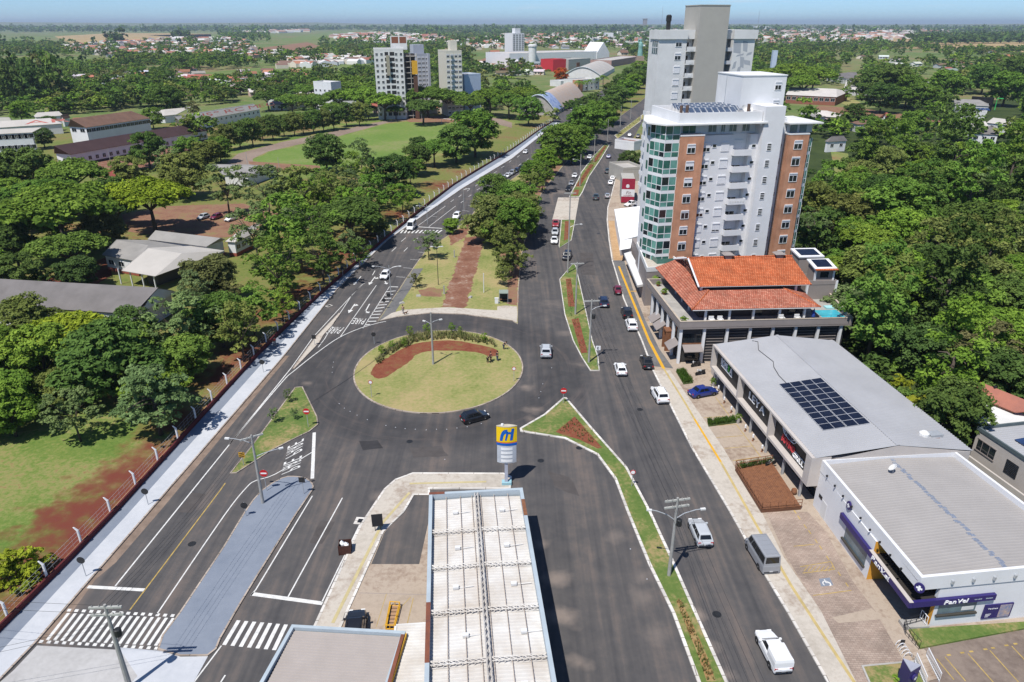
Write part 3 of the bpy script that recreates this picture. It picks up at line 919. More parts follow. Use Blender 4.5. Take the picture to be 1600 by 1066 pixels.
 # buildings
M_shutter=mat('white_shutter',(0.70,0.70,0.72),var=0.05,scale=3)
M_frame_w=mat('white_window_frame',(0.74,0.74,0.75),var=0.04)
M_brickface=brick_mat('orange_brick_face',(0.46,0.225,0.135),(0.51,0.26,0.16),(0.46,0.29,0.2),scale=1.0,bw=0.5,rh=0.16,ms=0.012,bump=0.1)
M_recess=mat('grey_recess',(0.5,0.5,0.52),var=0.05)
M_solar=mat('solar_cell',(0.012,0.015,0.03),rough=0.12,var=0.2,spec=0.5)
M_solar_blue=mat('blue_solar_cell',(0.03,0.06,0.15),rough=0.15,var=0.2,spec=0.5)
M_alu=mat('aluminium_frame',(0.62,0.63,0.65),rough=0.4,metal=0.3)
M_navy=mat('navy_sign',(0.03,0.022,0.13),rough=0.4,var=0.06)
M_orange=mat('orange_reveal',(0.62,0.30,0.04),var=0.05)
M_trim=mat('blue_grey_trim',(0.40,0.46,0.50),rough=0.5,var=0.07)
M_gap=mat('opening_shade',(0.03,0.03,0.032),var=0.2)  # near-black colour standing in for the shade inside openings
def roof_tile_mat(name,c1,c2,sx=3.2,sy=2.4):
 m=brick_mat(name,c1,c2,tuple(c*0.4 for c in c1),scale=1.0,bw=1/sx,rh=1/sy,ms=0.035,bump=0.9)
 return m
M_tile_orange=roof_tile_mat('orange_clay_tile',(0.48,0.115,0.042),(0.60,0.19,0.085))
M_tile_red=roof_tile_mat('weathered_clay_tile',(0.42,0.125,0.075),(0.55,0.24,0.16))
M_roof_brown=mat('brown_tile_roof',(0.20,0.115,0.08),var=0.15,scale=0.3)
M_roof_purple=mat('dark_purple_roof',(0.075,0.042,0.042),var=0.15,scale=0.2)
M_roof_fibre=mat('fibre_cement_roof',(0.30,0.285,0.265),var=0.15,scale=0.18)
M_roof_pale=mat('pale_sheet_roof',(0.47,0.44,0.40),var=0.1,scale=0.12)
M_roof_dark=mat('weathered_grey_roof',(0.175,0.16,0.155),col2=(0.12,0.11,0.105),scale=0.22)
WIN={}
def win_meshes(w,h,kind):
 k=(round(w,2),round(h,2),kind)
 if k in WIN:return WIN[k]
 f,p,s=MB(),MB(),None
 t=min(0.09,w*0.1)
 f.box(-w/2,w/2,-0.06,0.05,-t,0)
 f.box(-w/2,w/2,-0.06,0.05,h,h+t)
 f.box(-w/2-t,-w/2,-0.06,0.05,-t,h+t)
 f.box(w/2,w/2+t,-0.06,0.05,-t,h+t)
 if w>0.9:f.box(-t*0.4,t*0.4,-0.045,0.05,0,h)
 if kind=='louvre':
  for i in range(1,4):f.box(-w/2,w/2,-0.05,0.04,h*i/4-0.04,h*i/4+0.04)
 p.box(-w/2,w/2,-0.03,0.04,0,h)
 if kind.startswith('s'):
  fr=float(kind[1:])
  s=MB()
  n=max(2,int(h*fr/0.12))
  for i in range(n):
   z1=h-h*fr*i/n
   z0=h-h*fr*(i+1)/n
   s.add([(-w/2,-0.052,z1),(w/2,-0.052,z1),(w/2,-0.066,z0+0.006),(-w/2,-0.066,z0+0.006),(-w/2,-0.034,z0),(w/2,-0.034,z0)],[(3,2,1,0),(4,5,2,3)])
  s.box(-w/2-0.05,w/2+0.05,-0.14,0.04,h+t,h+t+0.22)
  s=s.mesh('shutter',M_shutter)
 WIN[k]=(f.mesh('window',M_frame_w),p.mesh('pane',M_glass),s)
 return WIN[k]
def window(root,u,w,z,ww,hh,kind='plain',rz=0.0,frame=None,pane=None):
 fm,pm,sm=win_meshes(ww,hh,kind)
 o=link('window',fm,root,(u,w,z),rz)
 p=link('pane',pm,o)
 if pane or frame:
  for ob,m in((o,frame),(p,pane)):
   if m:
    ob.data=ob.data.copy()if(ob.data.name,m.name)not in WIN else WIN[(ob.data.name,m.name)]
    ob.data.materials.clear()
    ob.data.materials.append(m)
 if sm:link('shutter',sm,o)
 return o
def simple_win(root,u,w,z,ww,hh,m=None,rz=0.0):
 """far window: a recessed-looking dark pane in a slim surround, as one part with its pane"""
 return window(root,u,w,z,ww,hh,'plain',rz)
 # front apartment tower
T=Frame(30.5,136.5,11)
tw=T.root('apartment_tower','white and brick apartment tower with green glazed corner bays beside the avenue','apartment tower')
mb=MB()
mb.box(0.6,11.9,0,14,0,30.9)
mb.box(15.2,16.9,0,14,0,30.9)
mb.box(11.9,15.2,1.5,14,0,30.9)
mb.box(-3.6,0.6,3.2,4.9,0,32.6)
mb.box(-0.6,0.6,4.9,14,0,32.6)
mb.box(0.6,16.9,1.7,13.9,30.9,32.8)
mb.box(21.0,23.1,1.2,12,0,33.5)
mb.box(23.1,27.3,0.6,11,0,30.8)
mb.build('wall',M_white,tw)
mb=MB()
mb.box(16.9,21.0,-1.3,6,0,36.0)
mb.build('stair_core',M_white,tw)
mb=MB()
mb.box(14.3,23.4,4.0,14.5,30.9,41.0)
mb.box(14.2,23.5,3.9,14.6,41.0,41.2)
mb.build('lift_tower',M_white,tw)
for u0,u1,w0,z1 in((0.6,5.35,-1.0,31.0),(23.1,27.35,-0.4,30.6)):
 mb=MB()
 mb.box(u0,u1,w0,w0+2.4,0,z1)
 o=mb.build('brick_pier',M_brickface,tw)
 mb=MB()
 mb.box(u0-0.05,u1+0.05,w0-0.05,w0+2.3,z1,z1+0.25)
 mb.build('coping',M_white,o)
mb=MB()
mb.prism([(-5.0,2.2),(-2.6,-1.7),(17.6,-1.6),(17.6,14),(-1,14),(-4.4,5.5)],33.0,33.25,bottom=True)
mb.prism([(22.6,-0.9),(29.6,-0.9),(29.6,10),(22.6,10)],32.6,32.85,bottom=True)
mb.build('roof_slab',M_offwhite,tw)
mb=MB()
for a,b,c,d in((0.2,16.8,-0.6,-0.35),(0.2,16.8,13.2,13.45),(0.2,0.45,-0.35,13.2),(16.55,16.8,-0.35,13.2)):
 mb.box(a,b,c,d,33.25,35.1)
mb.build('parapet',M_white,tw)
for i in range(4):
 for j in range(11):
  if i==0 and j>8:continue
  mb=MB()
  u0,w0=1.6+j*1.2+i*0.5,0.8+i*2.7
  lo,hi=[(u0,w0,34.9),(u0+1.1,w0,34.9),(u0+1.1,w0+1.7,35.75),(u0,w0+1.7,35.75)],None
  mb.hull([(x,y,z-0.05)for x,y,z in lo],lo)
  p=mb.build('solar_panel',M_alu,tw)
  MB().quad((u0+0.07,w0+0.07,34.94),(u0+1.03,w0+0.07,34.94),(u0+1.03,w0+1.63,35.72),(u0+0.07,w0+1.63,35.72)).build('cell',mat('greyish_cell',(0.07,0.10,0.16),rough=0.2,var=0.2),p)
 for j in range(5):
  u0,w0=1.8+j*3.0+i*0.5,0.8+i*2.7
  MB().tube([(u0,w0+1.6,33.25),(u0,w0+1.6,35.65)],0.05,5).build('rack_leg',M_steel,tw)
for u,w in((0.9,0.6),(2.2,0.9),(14.6,1.0)):MB().tube([(u,w,33.25),(u,w,36.3)],0.3,8).build('chimney',mat('brown_flue',(0.14,0.09,0.07)),tw)
mb=MB()
mb.tube([(10.5,3,33.25),(10.5,3,41.5)],0.05,5)
mb.build('antenna',M_steel,tw)
for u in(13.9,15.0):
 mb=MB()
 mb.lathe([(0.05,0),(0.45,0.12),(0.75,0.35),(0.72,0.36),(0.4,0.16),(0.04,0.05)],12)
 o=mb.build('dish',M_offwhite,tw,loc=(u,1.6,35.3))
 o.rotation_euler=(0.9,0.5,0)
FZ=[9.9+3.13*k for k in range(-2,7)]
rr=random.Random(11)
for k,z in enumerate(FZ):
 zc=z-0.75
 kind=rr.choice(['s0.3','s0.15','s0.3','s0.5'])
 window(tw,2.9,-1.03,zc,1.5,1.35,kind)
 window(tw,25.2,-0.43,zc,1.6,1.35,rr.choice(['s0.1','s0.3','s0.15']))
 window(tw,6.4,-0.03,zc,1.35,1.35,rr.choice(['s0.55','s1.0','s0.5']))
 window(tw,8.0,-0.03,zc+0.75,0.7,0.55)
 window(tw,10.2,-0.03,zc,1.5,1.35,rr.choice(['s1.0','s0.95','s1.0','s0.8']))
 window(tw,13.5,1.47,zc-0.35,2.0,1.8,rr.choice(['s0.6','s0.75','s0.85']))
 window(tw,16.1,-0.03,zc+0.55,0.75,0.5)
 window(tw,18.6,-1.33,zc+0.1,0.8,1.2,'louvre')
 window(tw,22.0,1.17,zc,1.3,1.3,rr.choice(['s0.2','s0.4','s0.1']))
 mb=MB()
 mb.box(11.75,15.35,-0.9,1.48,z-1.6,z-1.42)
 mb.box(11.75,15.35,-1.0,-0.9,z-1.6,z-0.45)
 mb.box(11.75,11.85,-0.9,-0.02,z-1.42,z-0.45)
 mb.box(15.25,15.35,-0.9,-0.02,z-1.42,z-0.45)
 b=mb.build('balcony',M_white,tw)
 if k in(1,5):
  mb=MB()
  for q in range(6):mb.box(12.0+q*0.55,12.3+q*0.55,-1.03,-1.0,z-1.2,z-0.8)
  mb.build('baluster',M_offwhite,b)
 mb=MB()
 mb.box(5.45,6.15,-0.42,-0.02,z-2.15,z-1.6)
 mb.build('air_conditioner',M_offwhite,tw)
def bay(root,plan,z,h,mats,n):
 """one storey of a glazed corner bay: slab edge, sill rail, mullions and two rows of panes per face"""
 slab=MB()
 slab.prism(plan,z,z+0.62,bottom=True)
 o=slab.build('bay_slab',M_white,root)
 fr=MB()
 for i in range(len(plan)-1):
  if n[i]==0:continue
  a,b=Vector(plan[i]),Vector(plan[i+1])
  d=(b-a)
  nn=Vector((d.y,-d.x)).normalized()
  for k in range(n[i]+1):
   q=a+d*(k/n[i])
   e=d.normalized()*0.045
   o0,o1=nn*0.03,nn*-0.06
   fr.add([(*(q-e+o0),z+0.62),(*(q+e+o0),z+0.62),(*(q+e+o1),z+0.62),(*(q-e+o1),z+0.62),(*(q-e+o0),z+h),(*(q+e+o0),z+h),(*(q+e+o1),z+h),(*(q-e+o1),z+h)],[(0,1,5,4),(1,2,6,5),(3,0,4,7),(2,3,7,6)])
  for zz in(z+1.5,):
   fr.add([(*(a+nn*0.03),zz),(*(b+nn*0.03),zz),(*(b+nn*0.03),zz+0.12),(*(a+nn*0.03),zz+0.12),(*(a),zz+0.12),(*(b),zz+0.12)],[(0,1,2,3),(3,2,5,4)])
  for k in range(n[i]):
   p0,p1=a+d*(k/n[i]),a+d*((k+1)/n[i])
   e=d.normalized()*0.05
   for za,zb,mm in((z+0.62,z+1.5,0),(z+1.62,z+h,1)):
    pb=MB()
    pb.add([(*(p0+e),za),(*(p1-e),za),(*(p1-e),zb),(*(p0+e),zb),(*(p0+e-nn*0.03),za),(*(p1-e-nn*0.03),za),(*(p1-e-nn*0.03),zb),(*(p0+e-nn*0.03),zb)],[(0,1,2,3),(7,6,5,4),(3,2,6,7)])
    pb.build('bay_pane',mats[(k*7+i*3+mm*5+int(z))%len(mats)],o)
 fr.build('mullion',M_frame_w,o)
bay_plan=[(-3.7,3.2),(-2.3,-0.7),(0.55,-0.7),(0.55,3.2)]
gl=[M_glass_green,M_glass_green,mat('curtained_green_glass',(0.16,0.36,0.31),rough=0.12,var=0.2),M_glass_green,M_glass,mat('curtained_green_glass',(0,0,0))]
for k in range(-2,8):
 bay(tw,bay_plan,9.9+3.13*k-2.05,3.13,gl,[3,2,0])
mb=MB()
mb.prism([(-3.3,3.2),(-2.1,-0.3),(0.5,-0.3),(0.5,3.2)],2,33.0)
mb.build('bay_core',mat('dim_room',(0.10,0.12,0.115),var=0.2),tw)
bay_r=[(27.36,0.0),(28.7,0.6),(28.7,5),(27.36,5)]
for k in range(-2,7):
 bay(tw,bay_r,9.9+3.13*k-2.05,3.13,gl,[2,3,0])
mb=MB()
mb.prism([(27.36,0.4),(28.4,0.9),(28.4,5),(27.36,5)],2,30.5)
mb.build('bay_core',MATS['dim_room'],tw)
for u,ww,m in((3.3,2.6,M_glass_green),(8.0,1.6,M_glass_pale),(10.2,0.8,M_glass_pale),(12.2,1.5,M_glass_pale),(14.9,1.5,M_glass_pale)):
 mb=MB()
 mb.box(u-ww/2,u+ww/2,1.6,1.72,31.1 if ww>2 else 31.3,32.7)
 o=mb.build('penthouse_window',m,tw)
 mb=MB()
 for uu in(u-ww/2-0.05,u-0.03,u+ww/2):mb.box(uu,uu+0.06,1.55,1.72,31.0,32.75)
 mb.build('frame',M_frame_w,o)
for u,ww in((24.6,1.4),(26.6,1.4)):
 mb=MB()
 mb.box(u-ww/2,u+ww/2,0.9,1.02,30.9,32.5)
 mb.build('penthouse_window',M_glass_pale,tw)
mb=MB()
mb.box(23.2,28.6,1.02,8,30.8,32.6)
mb.build('penthouse_wall',M_recess,tw)
mb=MB()
for u in(16.4,17.0,17.6):mb.box(u-0.12,u+0.12,-1.3,1.6,32.6,32.98)
mb.build('pergola_beam',M_white,tw)
for u,z in((21.8,39.0),(21.8,35.7)):
 window(tw,u,3.97,z-0.5,1.2,1.2,'s0.35')
for k in range(8):
 z=9.9+3.13*k-1.2
 mb=MB()
 mb.add([(-3.63,4.7,z),(-3.63,3.8,z),(-3.63,3.8,z+1.6),(-3.63,4.7,z+1.6),(-3.60,4.7,z),(-3.6,3.8,z),(-3.6,3.8,z+1.6),(-3.6,4.7,z+1.6)],[(0,1,2,3),(3,2,6,7),(1,0,4,5)])
 mb.build('side_window',M_glass_green,tw)
pod=[(-6.3,-6.8),(1.5,-6.8),(1.5,10),(-2.2,10)]
mb=MB()
mb.prism(pod,0,7.0)
mb.build('podium',M_taupe,tw)
mb=MB()
strip(mb,pod,-0.05,0.18,7.0,7.9,0,True)
mb.build('terrace_parapet',M_offwhite,tw)
mb=MB()
mb.prism([(-6.0,-6.5),(1.3,-6.5),(1.3,-0.8),(-2.4,-0.8),(-3.7,3.0)],7.0,7.03)
mb.build('terrace_paving',M_walk_cream,tw)
mb=MB()
mb.box(-2.6,1.4,-2.6,-2.56,7.03,8.0)
mb.box(-2.6,-2.56,-2.56,1,7.03,8.0)
mb.build('glass_balustrade',M_glass_green,tw)
# rear apartment tower
B=Frame(45,193,11)
tb=B.root('apartment_tower','tall pale apartment tower with a windowless grey slab rising above its roof','apartment tower')
mb=MB()
mb.box(-8.6,-1.3,0,6,0,46.6)
mb.box(-5.5,-1.3,6,15,0,46.6)
mb.box(-1.3,1.0,2.0,15,0,46.6)
mb.box(8.8,11.3,3.0,15,0,46.6)
mb.box(11.3,17.2,0,15,0,46.6)
mb.build('wall',M_offwhite,tb)
mb=MB()
mb.box(1.0,8.8,-1.2,8,0,54.2)
mb.box(0.9,8.9,-1.3,8.1,54.2,54.4)
o=mb.build('grey_slab',M_grey_wall,tb)
mb=MB()
mb.box(-8.9,-1.2,-0.4,6.3,46.6,48.7)
mb.box(-1.2,1.0,0.6,15,46.6,48.7)
mb.box(8.8,11.2,1.2,15,46.6,48.7)
mb.box(11.2,17.6,-0.4,15.3,46.6,48.7)
mb.build('roof_band',M_offwhite,tb)
rr=random.Random(5)
for k in range(12):
 z=45.6-3.1*k
 window(tb,-3.4,-0.03,z-0.7,1.5,1.3,rr.choice(['s1.0','s1.0','s0.3','s0.9']))
 mb=MB()
 mb.box(-1.3,1.0,-0.4,2.0,z-1.9,z-1.75)
 mb.box(-1.3,1.0,-0.5,-0.4,z-1.9,z-0.75)
 mb.build('balcony',M_offwhite,tb)
 window(tb,-0.4,1.97,z-1.4,1.1,1.6)
 mb=MB()
 mb.box(-0.4,0.5,-0.55,-0.5,z-1.7,z-1.1)
 mb.build('air_conditioner',M_offwhite,tb)
 mb=MB()
 mb.box(8.8,11.3,0.2,3.0,z-1.9,z-1.7)
 mb.box(8.8,11.3,0.1,0.2,z-1.9,z-1.0)
 mb.build('balcony',M_recess,tb)
 window(tb,10.0,2.97,z-1.3,1.6,1.7)
 mb=MB()
 if k>4:
  mb.box(-9.5,-8.6,2.8,5.0,z-1.9,z-1.75)
  mb.box(-9.6,-9.5,2.8,5.0,z-1.9,z-0.9)
  mb.box(-9.5,-8.62,2.7,2.8,z-1.9,z-0.9)
  mb.build('side_balcony',M_white,tb)
 if k in(1,3,5,7):window(tb,16.6,-0.03,z-9.3,0.8,0.7)
mb=MB()
mb.box(-8.66,-8.61,0.5,4.5,43.2,46.2)
o=mb.build('corner_glazing',M_glass_pale,tb)
mb=MB()
for u in(0.5,1.8,3.1,4.4):mb.box(-8.7,-8.62,u,u+0.1,43.2,46.2)
mb.box(-8.7,-8.62,0.5,4.5,44.6,44.75)
mb.build('mullion',M_frame_w,o)
M_mural=mat('grey_mural_paint',(0.38,0.40,0.43),var=0.05)
mu=MB()
for i,(u0,z0,u1,z1)in enumerate([(11.6,43.4,13.6,45.6),(12.4,42.4,14.4,43.2),(14.2,43.8,15.4,45.9),(15.2,42.6,16.6,43.6),(13.9,40.0,14.9,42.2),(11.7,39.4,12.6,41.4),(15.0,40.6,16.7,41.4),(13.0,38.0,14.0,40.2),(14.4,37.3,16.2,38.6),(11.8,36.0,13.9,37.0),(15.2,34.6,16.4,37.0),(12.2,33.6,14.0,34.6),(13.4,31.0,14.6,33.4),(15.0,31.4,15.7,33.8),(11.6,29.5,13.0,31.0),(13.0,26.5,14.2,30.0)]):
 sk=0.35 if i%2 else-0.3
 mu.add([(u0,-0.012,z0),(u1,-0.012,z0+sk),(u1+sk*0.5,-0.012,z1),(u0+sk,-0.012,z1-sk)],[(0,1,2,3)])
mu.build('mural',M_mural,tb)
mb=MB()
mb.lathe([(0.5,0),(0.55,0.3),(0.55,2.0),(0.7,2.0),(0.7,3.2),(0.4,3.5)],12,(-4.5,5,48.7))
mb.build('roof_tank',M_dark,tb)
# restaurant building with clay roofs
Q=Frame(26.3,102.6,3.5)
rb=Q.root('restaurant_building','brown terrace building under two orange clay tile roofs with a small pool','restaurant')
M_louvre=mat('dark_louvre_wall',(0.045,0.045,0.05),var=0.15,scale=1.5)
terr=[(0,0),(27.8,0),(30.8,20),(-0.4,20.5)]
mb=MB()
mb.prism(terr,6.2,6.5,bottom=True)
mb.build('terrace_slab',M_taupe,rb)
mb=MB()
strip(mb,terr,0,0.22,6.4,7.5,0,True)
mb.build('parapet',M_taupe,rb)
mb=MB()
strip(mb,terr,-0.04,0.26,7.5,7.58,0,True)
mb.build('parapet_coping',mat('cream_coping',(0.5,0.42,0.33)),rb)
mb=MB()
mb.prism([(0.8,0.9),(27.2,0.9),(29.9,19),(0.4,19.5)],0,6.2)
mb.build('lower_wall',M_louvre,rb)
mb=MB()
mb.prism([(0.3,0.3),(27.5,0.3),(30.4,19.7),(-0.1,20.2)],6.5,6.53)
mb.build('terrace_paving',M_concrete,rb)
for u in(0.25,4.0,7.7,11.4,15.1,18.8,22.5,26.2):
 mb=MB()
 mb.box(u,u+0.4,0.3,0.75,0,6.2)
 mb.build('column',M_white,rb)
for w in(3.5,7,10.5,14,17.5):
 mb=MB()
 mb.box(0.0,0.42,w,w+0.4,0,6.2)
 mb.build('column',M_white,rb)
for i in range(1,7):
 mb=MB()
 for k in range(11):mb.box(0.7+3.7*i,4.0+3.7*i-0.2,0.8,0.89,0.6+k*0.5,0.66+k*0.5)
 mb.build('wall_louvre',M_taupe,rb)
for w in(0.9,4.1,7.6,11.1,14.6):
 mb=MB()
 mb.box(0.62,0.72,w+0.3,w+3.0,3.6,5.8)
 mb.build('shop_window',M_glass,rb)
for w in(0.9,9.0,12.3):
 mb=MB()
 mb.hull([(-1.1,w,2.2),(0.5,w,3.3),(0.5,w+2.9,3.3),(-1.1,w+2.9,2.2)],[(-1.1,w,2.28),(0.5,w,3.38),(0.5,w+2.9,3.38),(-1.1,w+2.9,2.28)])
 mb.build('awning',M_taupe,rb)
mb=MB()
mb.hull([(0.9,-0.9,2.6),(4.0,-0.9,2.6),(4.0,0.8,3.2),(0.9,0.8,3.2)],[(0.9,-0.9,2.7),(4.0,-0.9,2.7),(4.0,0.8,3.3),(0.9,0.8,3.3)])
mb.build('awning',M_taupe,rb)
mb=MB()
mb.box(0.9,3.9,0.82,0.9,0.2,2.4)
mb.box(0.9,3.9,0.82,0.9,3.5,5.0)
mb.build('shop_window',M_glass,rb)
mb=MB()
mb.box(0.9,4.0,0.7,0.9,3.3,3.45)
mb.box(-0.5,0.55,5.2,5.5,0,3.6)
mb.box(-0.5,0.55,6.9,7.2,0,3.6)
mb.box(-0.5,0.55,5.2,7.2,3.4,3.7)
mb.build('timber_portal',M_wood,rb)
mb=MB()
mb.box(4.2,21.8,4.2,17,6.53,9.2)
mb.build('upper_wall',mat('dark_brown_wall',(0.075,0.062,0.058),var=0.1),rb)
for u in(4.7,8.6,12.5,16.8,20.9):
 mb=MB()
 mb.box(u,u+0.32,2.5,2.85,6.53,8.9)
 mb.build('veranda_post',M_white,rb)
for w in(7,11,15):
 mb=MB()
 mb.box(3.4,3.7,w,w+0.32,6.53,8.9)
 mb.build('veranda_post',M_white,rb)
for u in(6.4,8.0,17.5):
 mb=MB()
 mb.box(u,u+0.9,4.12,4.2,7.6,8.4)
 mb.build('upper_window',M_glass,rb)
for u in(13.2,19.0):
 mb=MB()
 mb.box(u,u+1.5,4.12,4.2,6.6,8.7)
 mb.build('upper_door',M_glass,rb)
E0,E1=(2.3,1.9,8.75),(23.2,1.9,8.75)
T0,T1=(6.6,7.2,10.0),(19.3,7.2,10.0)
L0,L1=(1.6,23.0,8.9),(5.6,22.0,10.9)
def slope(root,name,q,m,t=0.12):
 """roof plane with a thickness and eave edge; its mesh lies in its own plane so that the tile courses run across it"""
 a,b,c,d=[Vector(p)for p in q]
 x=(b-a).normalized()
 n=x.cross(d-a).normalized()
 y=n.cross(x)
 M=Matrix((x,y,n)).transposed().to_4x4()
 M.translation=a
 Mi=M.inverted()
 p=[Mi@v for v in(a,b,c,d)]
 mb=MB()
 mb.hull([(v.x,v.y,v.z-t)for v in p],[tuple(v)for v in p])
 o=mb.build(name,m,root)
 o.matrix_local=M
 return o
slope(rb,'skirt_roof',(E0,E1,T1,T0),M_tile_red)
slope(rb,'skirt_roof',(L0,E0,T0,L1),M_tile_red)
slope(rb,'skirt_roof',(E1,(23.6,9.0,8.75),(19.4,8.8,10.0),T1),M_tile_red)
mb=MB()
mb.tube([E0,T0],0.14,6)
mb.tube([E1,T1],0.14,6)
mb.build('hip_ridge',M_tile_orange,rb)
mb=MB()
mb.box(2.4,23.1,1.86,1.94,8.55,8.66)
mb.build('gutter',M_offwhite,rb)
mb=MB()
mb.box(6.6,22.6,8.3,20,9.2,10.6)
mb.build('clerestory_wall',MATS['dark_brown_wall'],rb)
slope(rb,'main_roof',((4.9,7.5,10.55),(24.0,7.5,10.55),(23.4,15.2,13.1),(5.1,15.2,13.1)),M_tile_orange)
slope(rb,'main_roof',((24.0,22.9,10.55),(4.9,22.9,10.55),(5.1,15.2,13.1),(23.4,15.2,13.1)),M_tile_orange)
mb=MB()
mb.tube([(4.9,15.2,13.12),(23.5,15.2,13.12)],0.16,6)
mb.build('ridge_cap',M_tile_orange,rb)
mb=MB()
for a,b in(((4.95,7.5,10.5),(5.12,15.2,13.05)),((4.95,22.9,10.5),(5.12,15.2,13.05))):mb.tube([a,b],0.17,4)
mb.tube([(5.3,7.6,10.45),(23.7,7.6,10.45)],0.1,4)
for u in(5.4,21.5):mb.box(u,u+0.35,8.0,8.35,9.3,10.45)
mb.build('barge_board',M_white,rb)
mb=MB()
mb.add([(5.6,8.5,10.4),(5.6,21.9,10.4),(5.6,15.2,12.8)],[(0,2,1)])
mb.build('gable_glazing',M_glass,rb)
mb=MB()
for i in range(1,10):
 w=8.5+13.4*i/10
 zt=12.8-abs(w-15.2)/6.7*2.4
 mb.box(5.5,5.6,w-0.07,w+0.07,10.4,zt)
mb.box(5.48,5.6,10,20.4,11.1,11.25)
mb.build('gable_lattice',mat('reddish_timber',(0.28,0.13,0.09)),rb)
for u,z in((11.5,12.75),(20.6,12.7)):
 mb=MB()
 mb.box(u,u+1.1,14.6,15.8,z-0.4,z+0.9)
 mb.hull([(u-0.4,14.3,z+0.9),(u+1.5,14.3,z+0.9),(u+1.5,16.1,z+0.9),(u-0.4,16.1,z+0.9)],[(u+0.2,14.9,z+1.25),(u+0.9,14.9,z+1.25),(u+0.9,15.5,z+1.25),(u+0.2,15.5,z+1.25)])
 mb.build('chimney',M_taupe,rb)
for(u0,u1,w0,w1,z0,z1,nm)in((25.0,30.2,11.0,14.8,6.5,9.2,'tank_tower_base'),(26.4,29.7,11.6,14.5,9.2,11.9,'tank_tower'),(25.6,29.8,16.5,20.0,6.5,12.5,'stair_tower')):
 mb=MB()
 mb.box(u0,u1,w0,w1,z0,z1)
 mb.build(nm,M_taupe,rb)
mb=MB()
for u in(24.9,29.95):mb.box(u,u+0.36,10.85,11.2,6.5,9.9)
for u in(26.3,29.5):mb.box(u,u+0.3,11.5,11.8,9.2,11.95)
mb.build('column',M_white,rb)
mb=MB()
mb.box(27.3,28.7,11.5,11.62,10.3,11.3)
mb.build('tank_window',M_glass,rb)
mb=MB()
strip(mb,[(25.0,11.0),(30.2,11.0),(30.2,14.8),(25.0,14.8)],-0.05,0.15,9.2,9.9,0,True)
mb.build('tank_parapet',M_taupe,rb)
slope(rb,'tank_roof',((26.1,11.3,11.95),(30.0,11.3,11.95),(30.0,14.9,12.6),(26.1,14.9,12.6)),M_white,0.2)
slope(rb,'solar_heater',((26.7,11.9,12.1),(29.4,11.9,12.1),(29.4,14.6,12.58),(26.7,14.6,12.58)),M_solar,0.05)
slope(rb,'tank_roof',((26.1,10.8,11.85),(30.0,10.8,11.85),(30.0,11.3,11.97),(26.1,11.3,11.97)),M_tile_orange,0.15)
slope(rb,'stair_roof',((25.4,16.3,12.55),(30.0,16.3,12.55),(30.0,20.2,12.95),(25.4,20.2,12.95)),M_white,0.25)
slope(rb,'solar_heater',((26.0,16.9,12.69),(29.4,16.9,12.69),(29.4,19.6,12.96),(26.0,19.6,12.96)),M_solar,0.05)
slope(rb,'glass_lean_to',((22.2,11.0,9.0),(24.0,11.0,9.0),(23.6,17.0,10.6),(22.4,17.0,10.6)),M_glass_pale,0.08)
mb=MB()
mb.box(23.7,28.1,1.7,5.7,6.5,6.75)
o=mb.build('pool_rim',M_concrete,rb)
mb=MB()
mb.box(24.0,27.8,2.0,5.4,6.6,6.77)
mb.build('pool_water',mat('pool_water',(0.06,0.45,0.55),rough=0.08,var=0.15,scale=0.6,spec=0.5),o)
mb=MB()
mb.box(26.6,28.0,6.2,7.4,6.53,6.8)
mb.build('pool_mat',mat('pale_turquoise',(0.35,0.65,0.68)),rb)
# shop row with black sign fascia
L=Frame(29.95,96.4,-84.3)
LL=30.6
sh=L.root('shop_row','long grey metal roofed shop row with black sign panels facing the parking bays','shops')
M_cream=mat('cream_render',(0.50,0.455,0.42),var=0.06,scale=0.5)
mb=MB()
mb.box(0,LL,2.2,18.6,0,6.2)
mb.build('wall',M_cream,sh)
mb=MB()
mb.box(0,LL,-0.05,2.2,2.75,3.1)
mb.box(0,LL,-0.05,2.2,6.25,6.5)
for u in(0,10.0,19.9,LL-1.2):mb.box(u,u+(0.45 if u<25 else 1.2),-0.06,2.2,3.1,6.25)
mb.build('fascia_frame',M_cream,sh)
for i,(u0,u1)in enumerate(((0.45,10.0),(10.45,19.9),(20.35,LL-1.2))):
 mb=MB()
 mb.box(u0,u1,0.75,0.9,3.1,6.25)
 mb.build('sign_panel',M_black,sh)
mb=MB()
mb.box(0.2,LL-0.2,2.0,2.2,0.1,2.75)
mb.build('shopfront_base',M_black,sh)
n=14
for i in range(n):
 mb=MB()
 u0=0.4+(LL-0.8)*i/n
 mb.box(u0+0.05,u0+(LL-0.8)/n-0.05,1.94,2.02,0.25,2.65)
 mb.build('shop_pane',M_glass,sh)
for u in(1.2,5.0,9.8,14.5,19.4,24.2,28.6):
 mb=MB()
 mb.box(u,u+0.25,0.3,0.55,0,2.75)
 mb.build('post',M_steel,sh)
